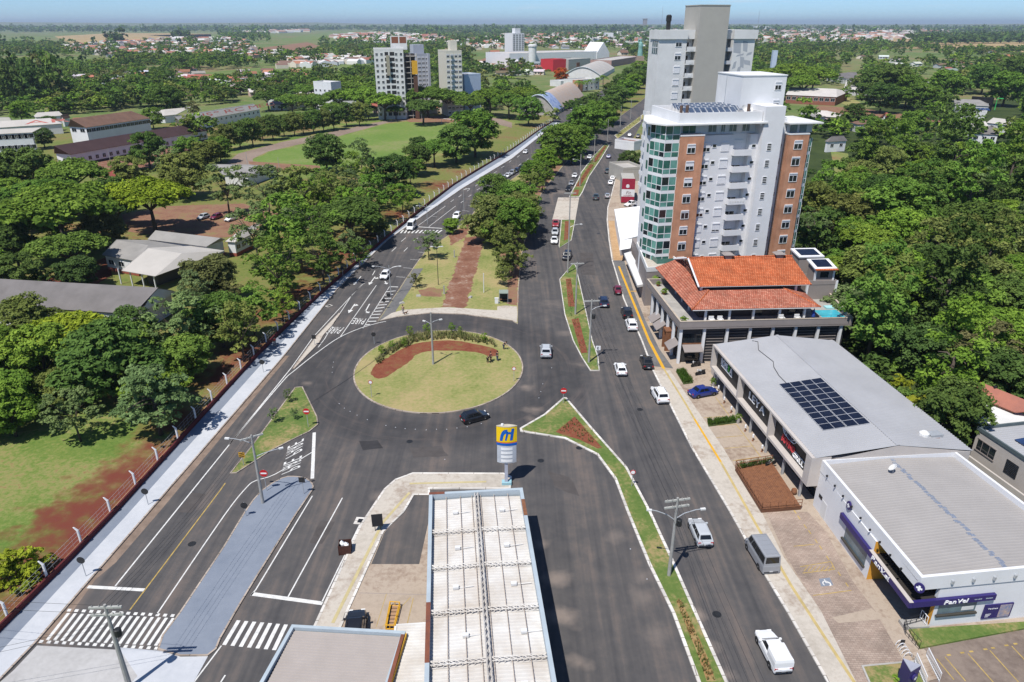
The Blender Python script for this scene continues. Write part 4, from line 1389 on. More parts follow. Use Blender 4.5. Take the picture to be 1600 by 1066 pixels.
def corrugated(mb,P00,P10,P11,P01,n,amp,mi=0):
 """sheet from edge P00-P01 to edge P10-P11 whose ribs run between the two edges, n ribs wide"""
 A,Bq,Cq,D=[Vector(p)for p in(P00,P10,P11,P01)]
 up=(Bq-A).cross(D-A).normalized()
 if up.z<0:up=-up
 prev=None
 vs,fs=[],[]
 prof=[(0.0,0),(0.55,0),(0.68,amp),(0.87,amp)]
 k=0
 for i in range(n):
  for fx,hh in prof:
   t=(i+fx)/n
   vs.append(tuple(A+(D-A)*t+up*hh))
   vs.append(tuple(Bq+(Cq-Bq)*t+up*hh))
   k+=1
 vs.append(tuple(D))
 vs.append(tuple(Cq))
 k+=1
 sgn=(Vector(vs[2])-Vector(vs[0])).cross(Vector(vs[1])-Vector(vs[0])).z
 for i in range(k-1):
  f=(2*i,2*i+2,2*i+3,2*i+1)
  fs.append(f if sgn>0 else f[::-1])
 mb.add(vs,fs,mi)
mb=MB()
corrugated(mb,(0,0.35,6.5),(0,9.7,7.55),(LL,9.7,7.55),(LL,0.35,6.5),80,0.075)
mb.build('front_roof_slope',M_roofmetal,sh)
mb=MB()
corrugated(mb,(0,9.7,7.55),(0,18.8,6.3),(LL,18.8,6.3),(LL,9.7,7.55),80,0.06)
mb.build('rear_roof_slope',M_roofmetal,sh)
mb=MB()
mb.add([(0.02,2.2,6.2),(0.02,18.6,6.2),(0.02,9.7,7.5)],[(0,1,2)])
mb.add([(LL-0.02,2.2,6.2),(LL-0.02,18.6,6.2),(LL-0.02,9.7,7.5)],[(2,1,0)])
mb.box(-0.12,0,0.3,18.7,5.9,6.35)
mb.build('gable',M_cream,sh)
mb=MB()
mb.box(0,LL,9.5,9.9,7.57,7.62)
mb.build('ridge_cap',M_roofmetal,sh)
def roof_z(w):return 6.5+(w-0.35)/9.35*1.05
for i in range(9):
 for j in range(4):
  u0,u1=14.2+i*1.30,14.2+i*1.30+1.27
  w0=3.6+j*1.38+(0.1 if j>1 else 0)
  mb=MB()
  z0,z1=roof_z(w0)+0.14,roof_z(w0+1.36)+0.14
  q=[(u0,w0,z0),(u1,w0,z0),(u1,w0+1.36,z1),(u0,w0+1.36,z1)]
  mb.hull([(x,y,z-0.05)for x,y,z in q],q,0)
  p=mb.build('solar_panel',M_alu,sh)
  mb=MB()
  e=0.03
  q2=[(u0+e,w0+e,z0+0.004),(u1-e,w0+e,z0+0.004),(u1-e,w0+1.36-e,z1+0.004),(u0+e,w0+1.36-e,z1+0.004)]
  mb.quad(*q2)
  mb.build('cell',M_solar,p)
mb=MB()
cab=[(0.8,5.6),(1.4,6.2),(4,5.2),(8,5.6),(9.5,5.0),(12,4.6),(14.2,4.6)]
mb.tube([(u,w,roof_z(w)+0.09)for u,w in cab],0.04,5)
mb.build('roof_cable',M_dark,sh)
def glyphs(s):
 """outlines of each letter with its place in the line; cap height is 1"""
 out,x,cap=[],0.0,None
 for c in s:
  if c==' ':
   x+=0.35
   continue
  cu=bpy.data.curves.new('lettering','FONT')
  cu.body=c
  cu.resolution_u=2
  o=bpy.data.objects.new('lettering',cu)
  me=bpy.data.meshes.new_from_object(o)
  bpy.data.objects.remove(o)
  bpy.data.curves.remove(cu)
  vs=[(v.co.x/0.73,v.co.y/0.73)for v in me.vertices]
  fs=[tuple(p.vertices)for p in me.polygons]
  bpy.data.meshes.remove(me)
  lo=min(v[0]for v in vs)
  wd=max(v[0]for v in vs)-lo
  out.append(([(v[0]-lo+x,v[1])for v in vs],fs))
  x+=wd+0.12
 return out,x-0.12
def wall_text(root,s,u0,u1,w,z0,z1,m,thick=0.06,name='sign_letter',slant=0.0,bold=0.0):
 """raised letters on a facade"""
 gl,wd=glyphs(s)
 kx,kz=(u1-u0)/wd,z1-z0
 for vs,fs in gl:
  mb=MB()
  f3=[(u0+kx*x+slant*kz*y,w,z0+kz*y)for x,y in vs]
  bk=[(x,w+thick,z)for x,_,z in f3]
  mb.add(f3,fs)
  nb=len(vs)
  ed={}
  for f in fs:
   for a,c2 in zip(f,f[1:]+f[:1]):ed[(a,c2)]=1
  mb.add(f3+bk,[(c2,a,a+nb,c2+nb)for a,c2 in ed if(c2,a)not in ed])
  mb.build(name,m,root)
M_letter=mat('white_letter',(0.8,0.8,0.8),var=0.02)
wall_text(sh,'LEYA',12.4,17.2,0.62,4.1,5.2,M_letter,0.12)
wall_text(sh,'ROME',2.2,4.6,0.62,4.3,5.35,M_letter,0.12)
wall_text(sh,'X',4.7,5.3,0.62,4.3,5.35,mat('green_letter',(0.08,0.5,0.05)),0.12)
wall_text(sh,'A',5.4,6.3,0.62,4.3,5.35,M_letter,0.12)
mb=MB()
mb.box(2.3,6.3,0.68,0.75,4.02,4.2)
mb.build('sign_underline',M_letter,sh)
wall_text(sh,'BOVINO',22.4,25.6,0.60,3.75,4.75,mat('red_letter',(0.6,0.06,0.07)),0.1,slant=0.15)
wall_text(sh,'GRILL',25.4,28.0,0.62,3.45,4.05,M_letter,0.1)
mb=MB()
mb.box(25.5,28.4,0.68,0.75,4.15,4.22)
mb.build('sign_underline',M_letter,sh)
for s_ in(-1,1):
 mb=MB()
 pts=[(24.0+s_*0.55,4.85),(24.0+s_*1.2,4.95),(24.0+s_*1.7,5.35),(24.0+s_*1.55,5.8),(24.0+s_*1.35,5.45),(24.0+s_*0.9,5.2)]
 mb.tube([(x,0.68,z)for x,z in pts],0.07,5)
 mb.build('emblem_horn',M_letter,sh)
mb=MB()
mb.lathe([(0.02,0.85),(0.45,0.75),(0.7,0.4),(0.75,0.0),(0.02,-0.05)][::-1],14,(24.0,0.72,4.95))
mb.v=[(x,0.72+(y-0.72)*0.15,z)for x,y,z in mb.v]
mb.build('emblem_cap',mat('emblem_navy',(0.03,0.035,0.07)),sh)
mb=MB()
mb.tube([(23.3,0.66,4.95),(23.5,0.66,5.5),(24,0.66,5.85),(24.5,0.66,5.5),(24.7,0.66,4.95),(24,0.66,4.8),(23.3,0.66,4.95)],0.04,4)
mb.build('emblem_outline',M_letter,sh)
mb=MB()
mb.box(-3.0,-0.2,1.5,12,0,2.9)
mb.build('side_annex',M_cream,sh)
# pharmacy
A0,B0=Vector((34.2,66.2)),Vector((35.25,47.95))
N=Frame(34.2,66.2,math.degrees(math.atan2(B0.y-A0.y,B0.x-A0.x)))
NL=(B0-A0).length
ph=N.root('pharmacy','white corner pharmacy with navy sign band, orange entrance reveals and grey metal roof','pharmacy')
def nl(px,py,z=0):
 return N.at(px,py,z)
D0=N.at(1493,705,6.2)
fw=Vector((math.cos(math.radians(7)),math.sin(math.radians(7))))
C0w=B0+fw*17.6
C0=((C0w.x-N.o.x)*N.u.x+(C0w.y-N.o.y)*N.u.y,(C0w.x-N.o.x)*N.w.x+(C0w.y-N.o.y)*N.w.y)
foot=[(0,0),(NL,0),C0,D0]
U0,U1=11.9,NL-0.55
low=[(0,0),(U0,0),(U0,4.2),(U1,4.2),(U1,2.5),(NL-0.17,2.5),C0,D0]
mb=MB()
mb.prism(low,0,4.75)
mb.build('lower_wall',M_white,ph)
mb=MB()
up=[(-0.05,-0.06),(NL+0.1,0.25),(C0[0]+0.1,C0[1]-0.0),(D0[0]-0.05,D0[1])]
inn=offset(up if area2(up)>0 else up[::-1],0.35)
mb.prism(up,4.75,5.5,bottom=True)
upc=up if area2(up)>0 else up[::-1]
strip(mb,upc,0,0.3,5.5,6.2,0,True)
mb.build('parapet',M_white,ph)
mb=MB()
a_,b_,c_,d_=(0.25,0.2),(NL-0.2,0.2),(C0[0]-0.3,C0[1]-0.3),(D0[0]+0.3,D0[1]-0.3)
mab=[(a_[0]+d_[0])/2,(a_[1]+d_[1])/2]
mcd=[(b_[0]+c_[0])/2,(b_[1]+c_[1])/2]
corrugated(mb:=MB(),(*a_,5.6),(*mab,5.98),(*mcd,5.98),(*b_,5.6),46,0.035)
mb.build('roof_slope',mat('beige_metal_roof',(0.33,0.31,0.295),rough=0.55,var=0.05,scale=0.4),ph)
corrugated(mb:=MB(),(*mab,5.98),(*d_,5.6),(*c_,5.6),(*mcd,5.98),46,0.035)
mb.build('roof_slope',MATS['beige_metal_roof'],ph)
rr=random.Random(2)
mb=MB()
for i in range(46):
 t=i/46
 x,y=mab[0]+(mcd[0]-mab[0])*t,mab[1]+(mcd[1]-mab[1])*t
 dx,dy=(rr.random()-0.5)*0.25,(rr.random()-0.5)*0.3
 mb.hull([(x+dx,y+dy-0.22,5.99),(x+dx+0.38,y+dy-0.22,5.99),(x+dx+0.38,y+dy+0.22,5.99),(x+dx,y+dy+0.22,5.99)],[(x+dx+0.03,y+dy-0.15,6.02+0.03*rr.random()),(x+dx+0.33,y+dy-0.15,6.03),(x+dx+0.33,y+dy+0.15,6.05),(x+dx+0.03,y+dy+0.15,6.02)])
mb.build('ridge_foil',mat('ridge_foil',(0.46,0.49,0.54),col2=(0.26,0.29,0.36),rough=0.25,metal=0.5,scale=6),ph)
mb=MB()
mb.lathe([(0.05,0),(0.3,0.06),(0.5,0.2),(0.48,0.22),(0.28,0.1),(0.04,0.04)],14)
o=mb.build('dish',M_offwhite,ph,loc=(2.6,6.6,6.5))
o.rotation_euler=(0.7,-0.4,0)
mb=MB()
mb.tube([(2.6,6.6,5.8),(2.6,6.6,6.5)],0.05,5)
mb.build('dish_mast',M_steel,ph)
mb=MB()
mb.box(5.9,NL+0.32,-0.34,-0.02,2.95,3.58)
mb.build('navy_band',M_navy,ph)
mb=MB()
mb.box(U0-0.2,NL+0.34,-0.36,0.02,3.585,3.63)
mb.build('band_coping',M_cream,ph)
mb=MB()
corrugated(mb,(U0+0.03,-0.02,3.3),(U0+0.03,4.1,3.45),(NL+0.0,4.1,3.45),(NL+0.0,-0.02,3.3),20,0.06)
mb.build('canopy_roof',mat('dark_canopy',(0.035,0.03,0.025)),ph)
mb=MB()
mb.box(U0-0.002,U0+0.02,-0.015,4.19,0,4.74)
mb.build('orange_reveal',M_orange,ph)
mb=MB()
mb.box(U1-0.02,NL-0.16,2.48,2.502,0,3.3)
mb.box(U1-0.022,U1+0.002,2.503,4.19,0,3.3)
mb.build('orange_reveal',M_orange,ph)
mb=MB()
mb.box(U0+0.1,U1-0.1,4.1,4.2,0.1,3.2)
mb.build('entrance_glazing',M_glass,ph)
mb=MB()
mb.box(6.9,11.1,-0.02,0.0,1.1,2.6)
o=mb.build('shop_window',M_glass_pale,ph)
mb=MB()
mb.box(6.7,11.2,-0.22,-0.003,0.9,1.08)
mb.build('sill',mat('dark_sill',(0.06,0.055,0.045)),o)
wall_text(ph,'PanVel',12.3,15.3,-0.40,3.03,3.54,M_letter,slant=0.2)
wall_text(ph,'FARMACIAS',14.0,15.4,-0.36,2.97,3.03,M_letter,0.02)
mb=MB()
mb.box(1.7,2.8,-0.03,0.0,0.1,2.1)
mb.build('side_door',M_offwhite,ph)
mb=MB()
mb.box(0.9,1.6,-0.05,0.0,1.9,2.3)
mb.build('wall_vent',M_dark,ph)
for u in(1.8,3.6,5.4,7.2,9.0,10.8,12.6,14.4,16.2):
 mb=MB()
 mb.box(u,u+0.12,-0.28,-0.1,5.2,5.42)
 mb.build('flood_light',M_dark,ph)
def cross_badge(root,u,w,z,r,rz=0.0):
 e=empty('badge_mount',(u,w,z),rz,root)
 mb=MB()
 n=24
 mb.add([(r*0.85*math.cos(2*math.pi*i/n),-0.06,r*math.sin(2*math.pi*i/n))for i in range(n)]+[(r*0.85*math.cos(2*math.pi*i/n),0.08,r*math.sin(2*math.pi*i/n))for i in range(n)],[tuple(range(n))]+[((i+1)%n,i,i+n,(i+1)%n+n)for i in range(n)])
 bpy.data.objects.remove(e)
 o=mb.build('badge',M_navy,root,loc=(u,w,z),rz=rz)
 k=MB()
 for a in(0,math.pi/2):
  ca,sa=math.cos(a),math.sin(a)
  y=-0.072-0.004*(a>0)
  q=[(-0.55,-0.2),(0.55,-0.2),(0.55,0.2),(-0.55,0.2)]
  k.add([(r*(x*ca-zz*sa)*0.9,y,r*(x*sa+zz*ca))for x,zz in q],[(0,1,2,3)])
 k.build('white_cross',M_letter,o)
cross_badge(ph,6.7,-0.12,5.05,0.48)
cross_badge(ph,NL+0.25,0.2,5.2,0.5,math.radians(40))
FA=math.radians(7)-N.a
fr=empty('tmp',(0,0,0))
bpy.data.objects.remove(fr)
F2=Frame(B0.x,B0.y,7)
f2=tag(empty('pharmacy_front',F2.o,F2.a))
f2.parent=ph
f2.location=(NL,0,0)
f2.rotation_euler=(0,0,F2.a-N.a)
mb=MB()
mb.box(-0.02,8.0,-0.32,-0.02,2.95,3.575)
mb.build('navy_band',M_navy,f2)
wall_text(f2,'PanVel',3.0,5.2,-0.38,3.04,3.5,M_letter,slant=0.2)
wall_text(f2,'SAUDE',5.9,6.6,-0.35,3.22,3.32,M_trim,0.02)
wall_text(f2,'BELEZA',7.0,7.7,-0.35,3.22,3.32,M_trim,0.02)
mb=MB()
mb.box(2.9,6.6,-0.03,0.0,1.6,2.9)
o=mb.build('shop_window',M_glass_pale,f2)
mb=MB()
mb.box(2.75,6.7,-0.25,-0.03,1.42,1.58)
mb.build('sill',MATS['dark_sill'],o)
mb=MB()
mb.box(5.2,6.4,-0.05,-0.03,1.8,2.2)
mb.build('poster',M_offwhite,o)
mb=MB()
mb.box(7.5,10.3,-0.12,-0.003,0.55,2.15)
o=mb.build('poster_board',M_navy,f2)
mb=MB()
mb.box(9.0,10.15,-0.14,-0.12,0.62,2.05)
mb.build('poster_picture',mat('poster_photo',(0.5,0.36,0.28),col2=(0.15,0.2,0.35),scale=3.0),o)
wall_text(o,'Vacinas',7.8,8.8,-0.14,1.65,1.82,M_letter,0.015)
for k in range(3):
 mb=MB()
 mb.box(7.75,8.3-0.1*k,-0.135,-0.12,1.05-0.15*k,1.09-0.15*k)
 mb.build('printed_line',M_letter,o)
for u in(3.2,5.2,7.2,9.2,11.2):
 mb=MB()
 mb.box(u,u+0.2,-0.3,-0.11,5.25,5.6)
 mb.build('flood_light',M_steel,f2)
mb=MB()
mb.box(NL-0.9,NL+0.1,0.1,2.4,0.1,0.45)
mb.build('ramp_landing',M_concrete,ph)
def railing(name,pts,h,m,n,r=0.025,parent=None,rails=2):
 mb=MB()
 pts=[Vector(p)for p in pts]
 for i in range(len(pts)-1):
  a,b=pts[i],pts[i+1]
  for k in range(rails):
   zz=Vector((0,0,h*(1-k*(0.85/max(1,rails-1))if rails>1 else 1)))
   mb.tube([a+zz,b+zz],r,5)
  for k in range(n+1):
   q=a+(b-a)*(k/n)
   mb.tube([q,q+Vector((0,0,h))],r*0.9,4)
 return mb.build(name,m,parent)
 # filling station, sign pylon, houses, barracks, far blocks
K=Frame(-8.6,60.9,5.2)
ca=K.root('station_canopy','large filling station canopy with white ribbed roof, roof trusses and grey rim','canopy')
W=9.75
KB=33.0
M_rib_white=mat('white_ribbed_sheet',(0.60,0.59,0.57),col2=(0.43,0.385,0.335),rough=0.55,scale=0.35,detail=7)
mb=MB()
for u0,u1,nm in((0.35,W/2,0),(W/2,W-0.35,1)):
 corrugated(mb,(u0,-0.5,4.95 if nm==0 else 5.1),(u1,-0.5,5.1 if nm==0 else 4.95),(u1,-KB,5.1 if nm==0 else 4.95),(u0,-KB,4.95 if nm==0 else 5.1),92,0.05)
mb.build('ribbed_roof',M_rib_white,ca)
mb=MB()
mb.box(0,0.35,-KB,0,4.5,5.62)
mb.build('rim',M_trim,ca)
mb=MB()
mb.box(W-0.35,W,-KB,0,4.5,5.62)
mb.build('rim',M_trim,ca)
mb=MB()
mb.box(0.35,W-0.35,-0.35,0,4.5,5.62)
mb.build('rim',M_trim,ca)
for(x0,x1,w0,w1)in((-0.01,0.36,-21.6,-15.4),(-0.01,1.6,-0.36,0.01),(W-0.36,W+0.01,-4.6,-2.0)):
 mb=MB()
 mb.box(x0,x1,w0,w1,5.615,5.65)
 mb.build('rust_patch',M_rust if w0<-5 or x0<3 else M_wood,ca)
mb=MB()
mb.box(0.35,W-0.35,-KB,-0.4,4.5,4.55)
mb.build('soffit',M_offwhite,ca)
def truss(root,a,b,h,n,m,r=0.045,wide=0.3):
 """lattice girder between two points: two chords each side, zig-zag webs"""
 A,Bv=Vector(a),Vector(b)
 d=(Bv-A).normalized()
 s=Vector((-d.y,d.x,0))*wide/2
 up=Vector((0,0,h))
 mb=MB()
 for o in(s,-s):
  mb.tube([A+o+up,Bv+o+up],r,4)
  mb.tube([A+o,Bv+o],r,4)
 for i in range(n):
  p,q=A+(Bv-A)*(i/n),A+(Bv-A)*((i+1)/n)
  mb.tube([p+s+up,q-s+up],r*0.8,3,cap=False)
  mb.tube([p+s,(p+q)/2+s+up],r*0.8,3,cap=False)
  mb.tube([p-s,(p+q)/2-s+up],r*0.8,3,cap=False)
 return mb.build('truss',m,root)
truss(ca,(W/2,-0.4,5.12),(W/2,-KB,5.12),0.45,44,M_rib_white,0.06,0.32)
for w in(-6.0,-10.9,-16.3,-21.5,-26.2,-31.0):
 for u0,u1 in((0.36,W/2-0.2),(W/2+0.2,W-0.36)):
  truss(ca,(u0,w,5.05),(u1,w,5.05),0.38,9,M_rib_white,0.05,0.36)
for u in(1.75,3.2,4.4,5.3,6.7,8.15):
 mb=MB()
 mb.tube([(u,-0.4,5.24),(u,-KB,5.24)],0.035,4)
 mb.build('purlin',mat('purlin_beige',(0.5,0.42,0.35)),ca)
rr=random.Random(4)
for w in(-3.2,-8.5,-13.6,-19.0,-24.0,-28.5):
 for u in(2.6,7.4):
  mb=MB()
  dx=rr.uniform(-0.4,0.4)
  mb.box(u+dx,u+dx+0.5,w,w+0.35,5.12,5.36)
  mb.tube([(u+dx+0.5,w+0.1,5.2),(u+dx+1.8,w+0.25,5.17)],0.03,4)
  mb.build('lamp_housing',M_offwhite,ca)
for u in(1.5,W-1.5):
 for w in(-4,-14,-24,-31):
  mb=MB()
  mb.box(u-0.2,u+0.2,w-0.2,w+0.2,0,4.5)
  mb.build('column',M_offwhite,ca)
K2=Frame(G(456,976,3.6).x,G(456,976,3.6).y,-4.2)
lc=K2.root('station_shop','low station shop under a ribbed pinkish beige roof with grey rim','shop building')
mb=MB()
M_rib_beige=mat('beige_ribbed_sheet',(0.36,0.32,0.295),rough=0.6,var=0.05,scale=0.5)
corrugated(mb,(0.3,-0.35,3.3),(9.4,-0.35,3.3),(9.0,-13,3.3),(-0.3,-13,3.3),44,0.06)
mb.build('ribbed_roof',M_rib_beige,lc)
mb=MB()
strip(mb,[(0,0),(-1.0,-13.2),(9.2,-13.2),(9.75,0)],0,0.3,0.0,3.62,0,True)
mb.build('rim_wall',M_trim,lc)
mb=MB()
mb.hull([(9.42,-5.6,3.62),(9.72,-5.6,3.62),(9.74,-0.4,3.62),(9.45,-0.4,3.62)],[(9.42,-5.6,3.66),(9.72,-5.6,3.66),(9.74,-0.4,3.66),(9.45,-0.4,3.66)])
mb.build('rust_patch',M_rust,lc)
mb=MB()
mb.hull([(9.78,-0.1,2.2),(9.86,-0.1,2.2),(9.4,-13,2.2),(9.3,-13,2.2)][::-1],[(9.78,-0.1,3.5),(9.86,-0.1,3.5),(9.4,-13,3.5),(9.3,-13,3.5)][::-1])
mb.build('yellow_band',M_yellow,lc)
lk=K.root('link_roof','narrow white ribbed roof between the station shop and the large canopy','roof')
mb=MB()
corrugated(mb,(-2.6,-15.0,3.0),(-0.02,-15.2,3.1),(-0.02,-33,3.1),(-2.9,-33,3.0),56,0.05)
mb.build('ribbed_roof',M_rib_white,lk)
mb=MB()
mb.box(-2.7,-0.05,-15.1,-14.95,0.03,3.0)
mb.box(-2.85,-2.65,-33,-15.1,0.03,2.95)
mb.build('wall',M_offwhite,lk)
pp=G(792,757)
pr=thing('sign_pylon','tall filling station pylon with yellow and blue lens shaped head','sign',(pp.x,pp.y,0))
mb=MB()
mb.box(-0.26,0.12,-0.15,0.15,0.3,4.4)
mb.build('post',mat('pylon_grey',(0.45,0.47,0.55)),pr)
mb=MB()
mb.box(-0.6,0.55,-0.35,0.35,0.1,0.45)
mb.build('plinth',mat('pale_blue_plinth',(0.3,0.5,0.56)),pr)
def lens(w,d,n=10):
 f=[(-w/2+w*i/n,-d*(1-(2*i/n-1)**2))for i in range(n+1)]
 b=[(w/2-w*i/n,d*(1-(2*i/n-1)**2))for i in range(1,n)]
 return f+b
PW=2.36
ph_=(zat(pp.x,pp.y,722),zat(pp.x,pp.y,695),zat(pp.x,pp.y,688),zat(pp.x,pp.y,666))
z_b,z_m,z_y,z_t=ph_
for nm,z0,z1,m,s_ in(('price_board',z_b,z_m,mat('pylon_silver',(0.5,0.53,0.58)),0.95),('blue_stripe',z_m+0.02,z_m+0.36,mat('brand_blue',(0.01,0.12,0.5),rough=0.35),1.0),('orange_stripe',z_m+0.36,z_m+0.5,mat('brand_orange',(0.75,0.2,0.03),rough=0.35),1.0),('yellow_head',z_m+0.5,z_t,mat('brand_yellow',(0.85,0.56,0.01),rough=0.35,var=0.02),1.0),('head_cap',z_t,z_t+0.1,mat('cap_cream',(0.5,0.45,0.36)),1.03)):
 mb=MB()
 mb.prism(lens(PW*s_,0.3*s_),z0,z1,bottom=True)
 mb.build(nm,m,pr)
for k in range(4):
 zz=z_b+0.16+k*(z_m-z_b-0.2)/4
 mb=MB()
 pts=[p for p in lens(PW*0.95,0.3)if p[1]<-0.08 and abs(p[0])<0.85]
 for a,b in zip(pts,pts[1:]):mb.add([(a[0],a[1]-0.01,zz),(b[0],b[1]-0.01,zz),(b[0],b[1]-0.01,zz+0.36),(a[0],a[1]-0.01,zz+0.36)],[(0,1,2,3)])
 mb.build('price_strip',M_letter,pr)
def lens_y(x):return-0.3*(1-(2*x/PW)**2)-0.012
zc=z_m+0.5
HH=z_t-zc
lg=MB()
parts=[[(-0.82,0.08),(-0.50,0.08),(-0.36,0.44),(-0.55,0.70),(-0.72,0.46)],[(-0.36,0.44),(-0.22,0.56),(-0.06,0.60),(0.12,0.86),(-0.28,0.84),(-0.55,0.70)],[(-0.06,0.60),(-0.22,0.12),(-0.02,0.12),(0.22,0.62),(0.20,0.74),(0.06,0.74)],[(0.36,0.12),(0.68,0.12),(0.88,0.90),(0.56,0.90),(0.44,0.50)],[(0.12,0.56),(0.46,0.54),(0.50,0.68),(0.28,0.70)]]
for pl in parts:
 pl=[(x*1.0,z)for x,z in pl]
 if area2(pl)<0:pl=pl[::-1]
 lg.add([(x,lens_y(x)-0.01,zc+z*HH)for x,z in pl],[tuple(range(len(pl)))])
lg.build('logo',MATS['brand_blue'],pr)
mb=MB()
mb.lathe([(0.2,0),(0.16,0.2),(0.03,0.28)],8,(-0.5,0,z_t+0.1))
mb.build('beacon',M_offwhite,pr)
# gabled houses and halls laid out from ridge and eave lines
def gable(name,label,cat,ridge,zr,eave,ze,roofm,wallm,nwin=0,win=(1.0,0.9),inset=0.4,group=None,far_eave=None,plinth=None,hip=0.0,z0=0.0,twostorey=False,wz=None):
 R0,R1=G(*ridge[0],zr),G(*ridge[1],zr)
 E0,E1=G(*eave[0],ze),G(*eave[1],ze)
 ax=(R1-R0)
 ax.z=0
 length=ax.length
 ux=ax.normalized()
 nx=Vector((-ux.y,ux.x,0))
 half=abs(((E0+E1)/2-(R0+R1)/2).dot(nx))
 ang=math.atan2(ux.y,ux.x)
 o=thing(name,label,cat,(R0.x,R0.y,0),ang,group)
 e0x,e1x=(E0-R0).dot(ux),(E1-R0).dot(ux)
 slope(o,'roof',((e0x,-half,ze),(e1x,-half,ze),(length,0,zr),(0,0,zr)),roofm,0.12)
 slope(o,'roof',((e1x,half,ze),(e0x,half,ze),(0,0,zr),(length,0,zr)),roofm,0.12)
 x0,x1=min(e0x,0)if e0x<-0.5 else e0x,e1x
 mb=MB()
 yi=half-inset
 xa,xb=e0x+inset,e1x-inset
 mb.box(xa,xb,-yi,yi,z0,ze+0.05)
 if abs(e0x)<1.5:mb.add([(0+inset,-yi,ze),(0+inset,yi,ze),(0+inset,0,zr-0.15)],[(0,2,1)])
 else:slope(o,'roof_hip',((e0x,half,ze),(e0x,-half,ze),(0.01,-0.01,zr),(0.01,0.01,zr)),roofm,0.1)
 if abs(e1x-length)<1.5:mb.add([(length-inset,-yi,ze),(length-inset,yi,ze),(length-inset,0,zr-0.15)],[(0,1,2)])
 else:slope(o,'roof_hip',((e1x,-half,ze),(e1x,half,ze),(length-0.01,0.01,zr),(length-0.01,-0.01,zr)),roofm,0.1)
 mb.build('wall',wallm,o)
 if plinth:
  mb=MB()
  mb.box(xa-0.03,xb+0.03,-yi-0.03,yi+0.03,z0,z0+0.8)
  mb.build('plinth',plinth,o)
 rows=[wz if wz is not None else max(1.0,ze-1.0-win[1])]
 if twostorey:rows=[1.2,ze-2.2]
 for zz in rows:
  for i in range(nwin):
   x=xa+(xb-xa)*(i+0.5)/nwin
   window(o,x,-yi-0.03,zz,win[0],win[1])
 if rows and nwin and yi>3:
  for i in range(max(1,int(yi*2/4))):
   y=-yi+2*yi*(i+0.5)/max(1,int(yi*2/4))
   window(o,xa-0.03,y,rows[-1],win[0],win[1],rz=-math.pi/2)
 o['half']=half
 return o
M_pink_plinth=mat('red_plinth',(0.33,0.09,0.06))
M_roof_vlight=mat('whitish_sheet_roof',(0.56,0.52,0.48),var=0.1,scale=0.12)
gable('barracks_hall','wide hall with weathered dark grey gable roof behind the park trees','hall',[(-30,434),(247,449.5)],7.0,[(-60,477),(213,488)],4.2,M_roof_dark,M_white,8,(1.6,1.1))
gable('garden_house','white low house with pale grey roof beside the open carport','house',[(182,375),(232,383.5)],5.0,[(161,398),(210,408.5)],3.6,M_roof_fibre,M_white,3,(1.6,1.0),plinth=M_pink_plinth)
cp=gable('open_carport','grey gabled carport on posts with a reddish brick gable','carport',[(231,388),(284,396)],5.2,[(189,423),(243,431.5)],3.4,M_roof_pale,mat('carport_shade',(0.10,0.09,0.085)),0,inset=3.2)  # its inset wall block is coloured dark as the shade under the open roof
for k in range(4):
 MB().box(1.0+3.3*k,1.2+3.3*k,-cp['half']+0.5,-cp['half']+0.7,0,3.4).build('post',M_white,cp)
gable('garden_house','long white house with grey roof and red plinth beyond the carport','house',[(243,360),(345,372)],5.2,[(234,373),(319,387)],3.8,M_roof_fibre,M_white,5,(1.5,1.0),plinth=M_pink_plinth)
gable('garden_house','white house with pale roof half hidden behind a tree near the parked cars','house',[(373,362),(410,345)],5.0,[(358,378),(404,366)],3.6,M_roof_pale,M_white,3,(1.5,1.0),plinth=M_pink_plinth)
gable('long_shed','grey sheet roofed shed by the running track bend','shed',[(330,257),(398,260)],5.0,[(342,275),(393,273)],3.6,M_roof_fibre,M_offwhite,0)
gable('barracks_block','long single storey white barracks under a dark purple roof','barracks',[(84,228),(296,194)],8.0,[(76,239),(311,203)],4.6,M_roof_purple,M_white,22,(1.4,1.4),wz=1.4,plinth=M_roof_purple)
pb_=G(120,249)
o=gable('barracks_block','two storey white barracks with brown hipped tile roof','barracks',[(110,186),(205,173.5)],12.0,[(92,197),(222,184)],8.3,M_roof_brown,M_white,15,(2.6,1.5),twostorey=True)
gable('barracks_block','two storey white barracks with pale flat pitched roof at the picture edge','barracks',[(-40,204),(66,199)],9.5,[(-50,215),(54,204)],7.8,M_roof_pale,M_white,9,(3.4,1.6),twostorey=True)
o=gable('barracks_hall','long white hall with red lettering painted along its pale roof','hall',[(272,182),(396,162)],8.0,[(276,192),(414,171)],4.6,M_roof_vlight,M_white,16,(1.2,1.0))
M_roofred=mat('faded_red_lettering',(0.55,0.16,0.13),var=0.2)
def roof_text(o,s,x0,x1,t0,t1,ze,zr,half):
 """flat lettering painted on the near roof slope"""
 gl,wd=glyphs(s)
 kx=(x1-x0)/wd
 for vs,fs in gl:
  mb=MB()
  f3=[]
  for x,y in vs:
   t=t0+(t1-t0)*y
   f3.append((x0+kx*x,-half*(1-t),ze+(zr-ze)*t+0.03))
  mb.add(f3,fs)
  mb.build('painted_letter',M_roofred,o)
roof_text(o,'15\u00ba RC MEC',20,84,0.25,0.8,4.6,8.0,o['half'])
o=gable('barracks_hall','pale roofed hall with faded red letters behind the leftmost barracks','hall',[(-10,190),(78,184.5)],7.5,[(-15,202),(96,192)],4.8,M_roof_vlight,M_offwhite,0)
roof_text(o,'ARTIL',12,52,0.25,0.8,4.8,7.5,o['half'])
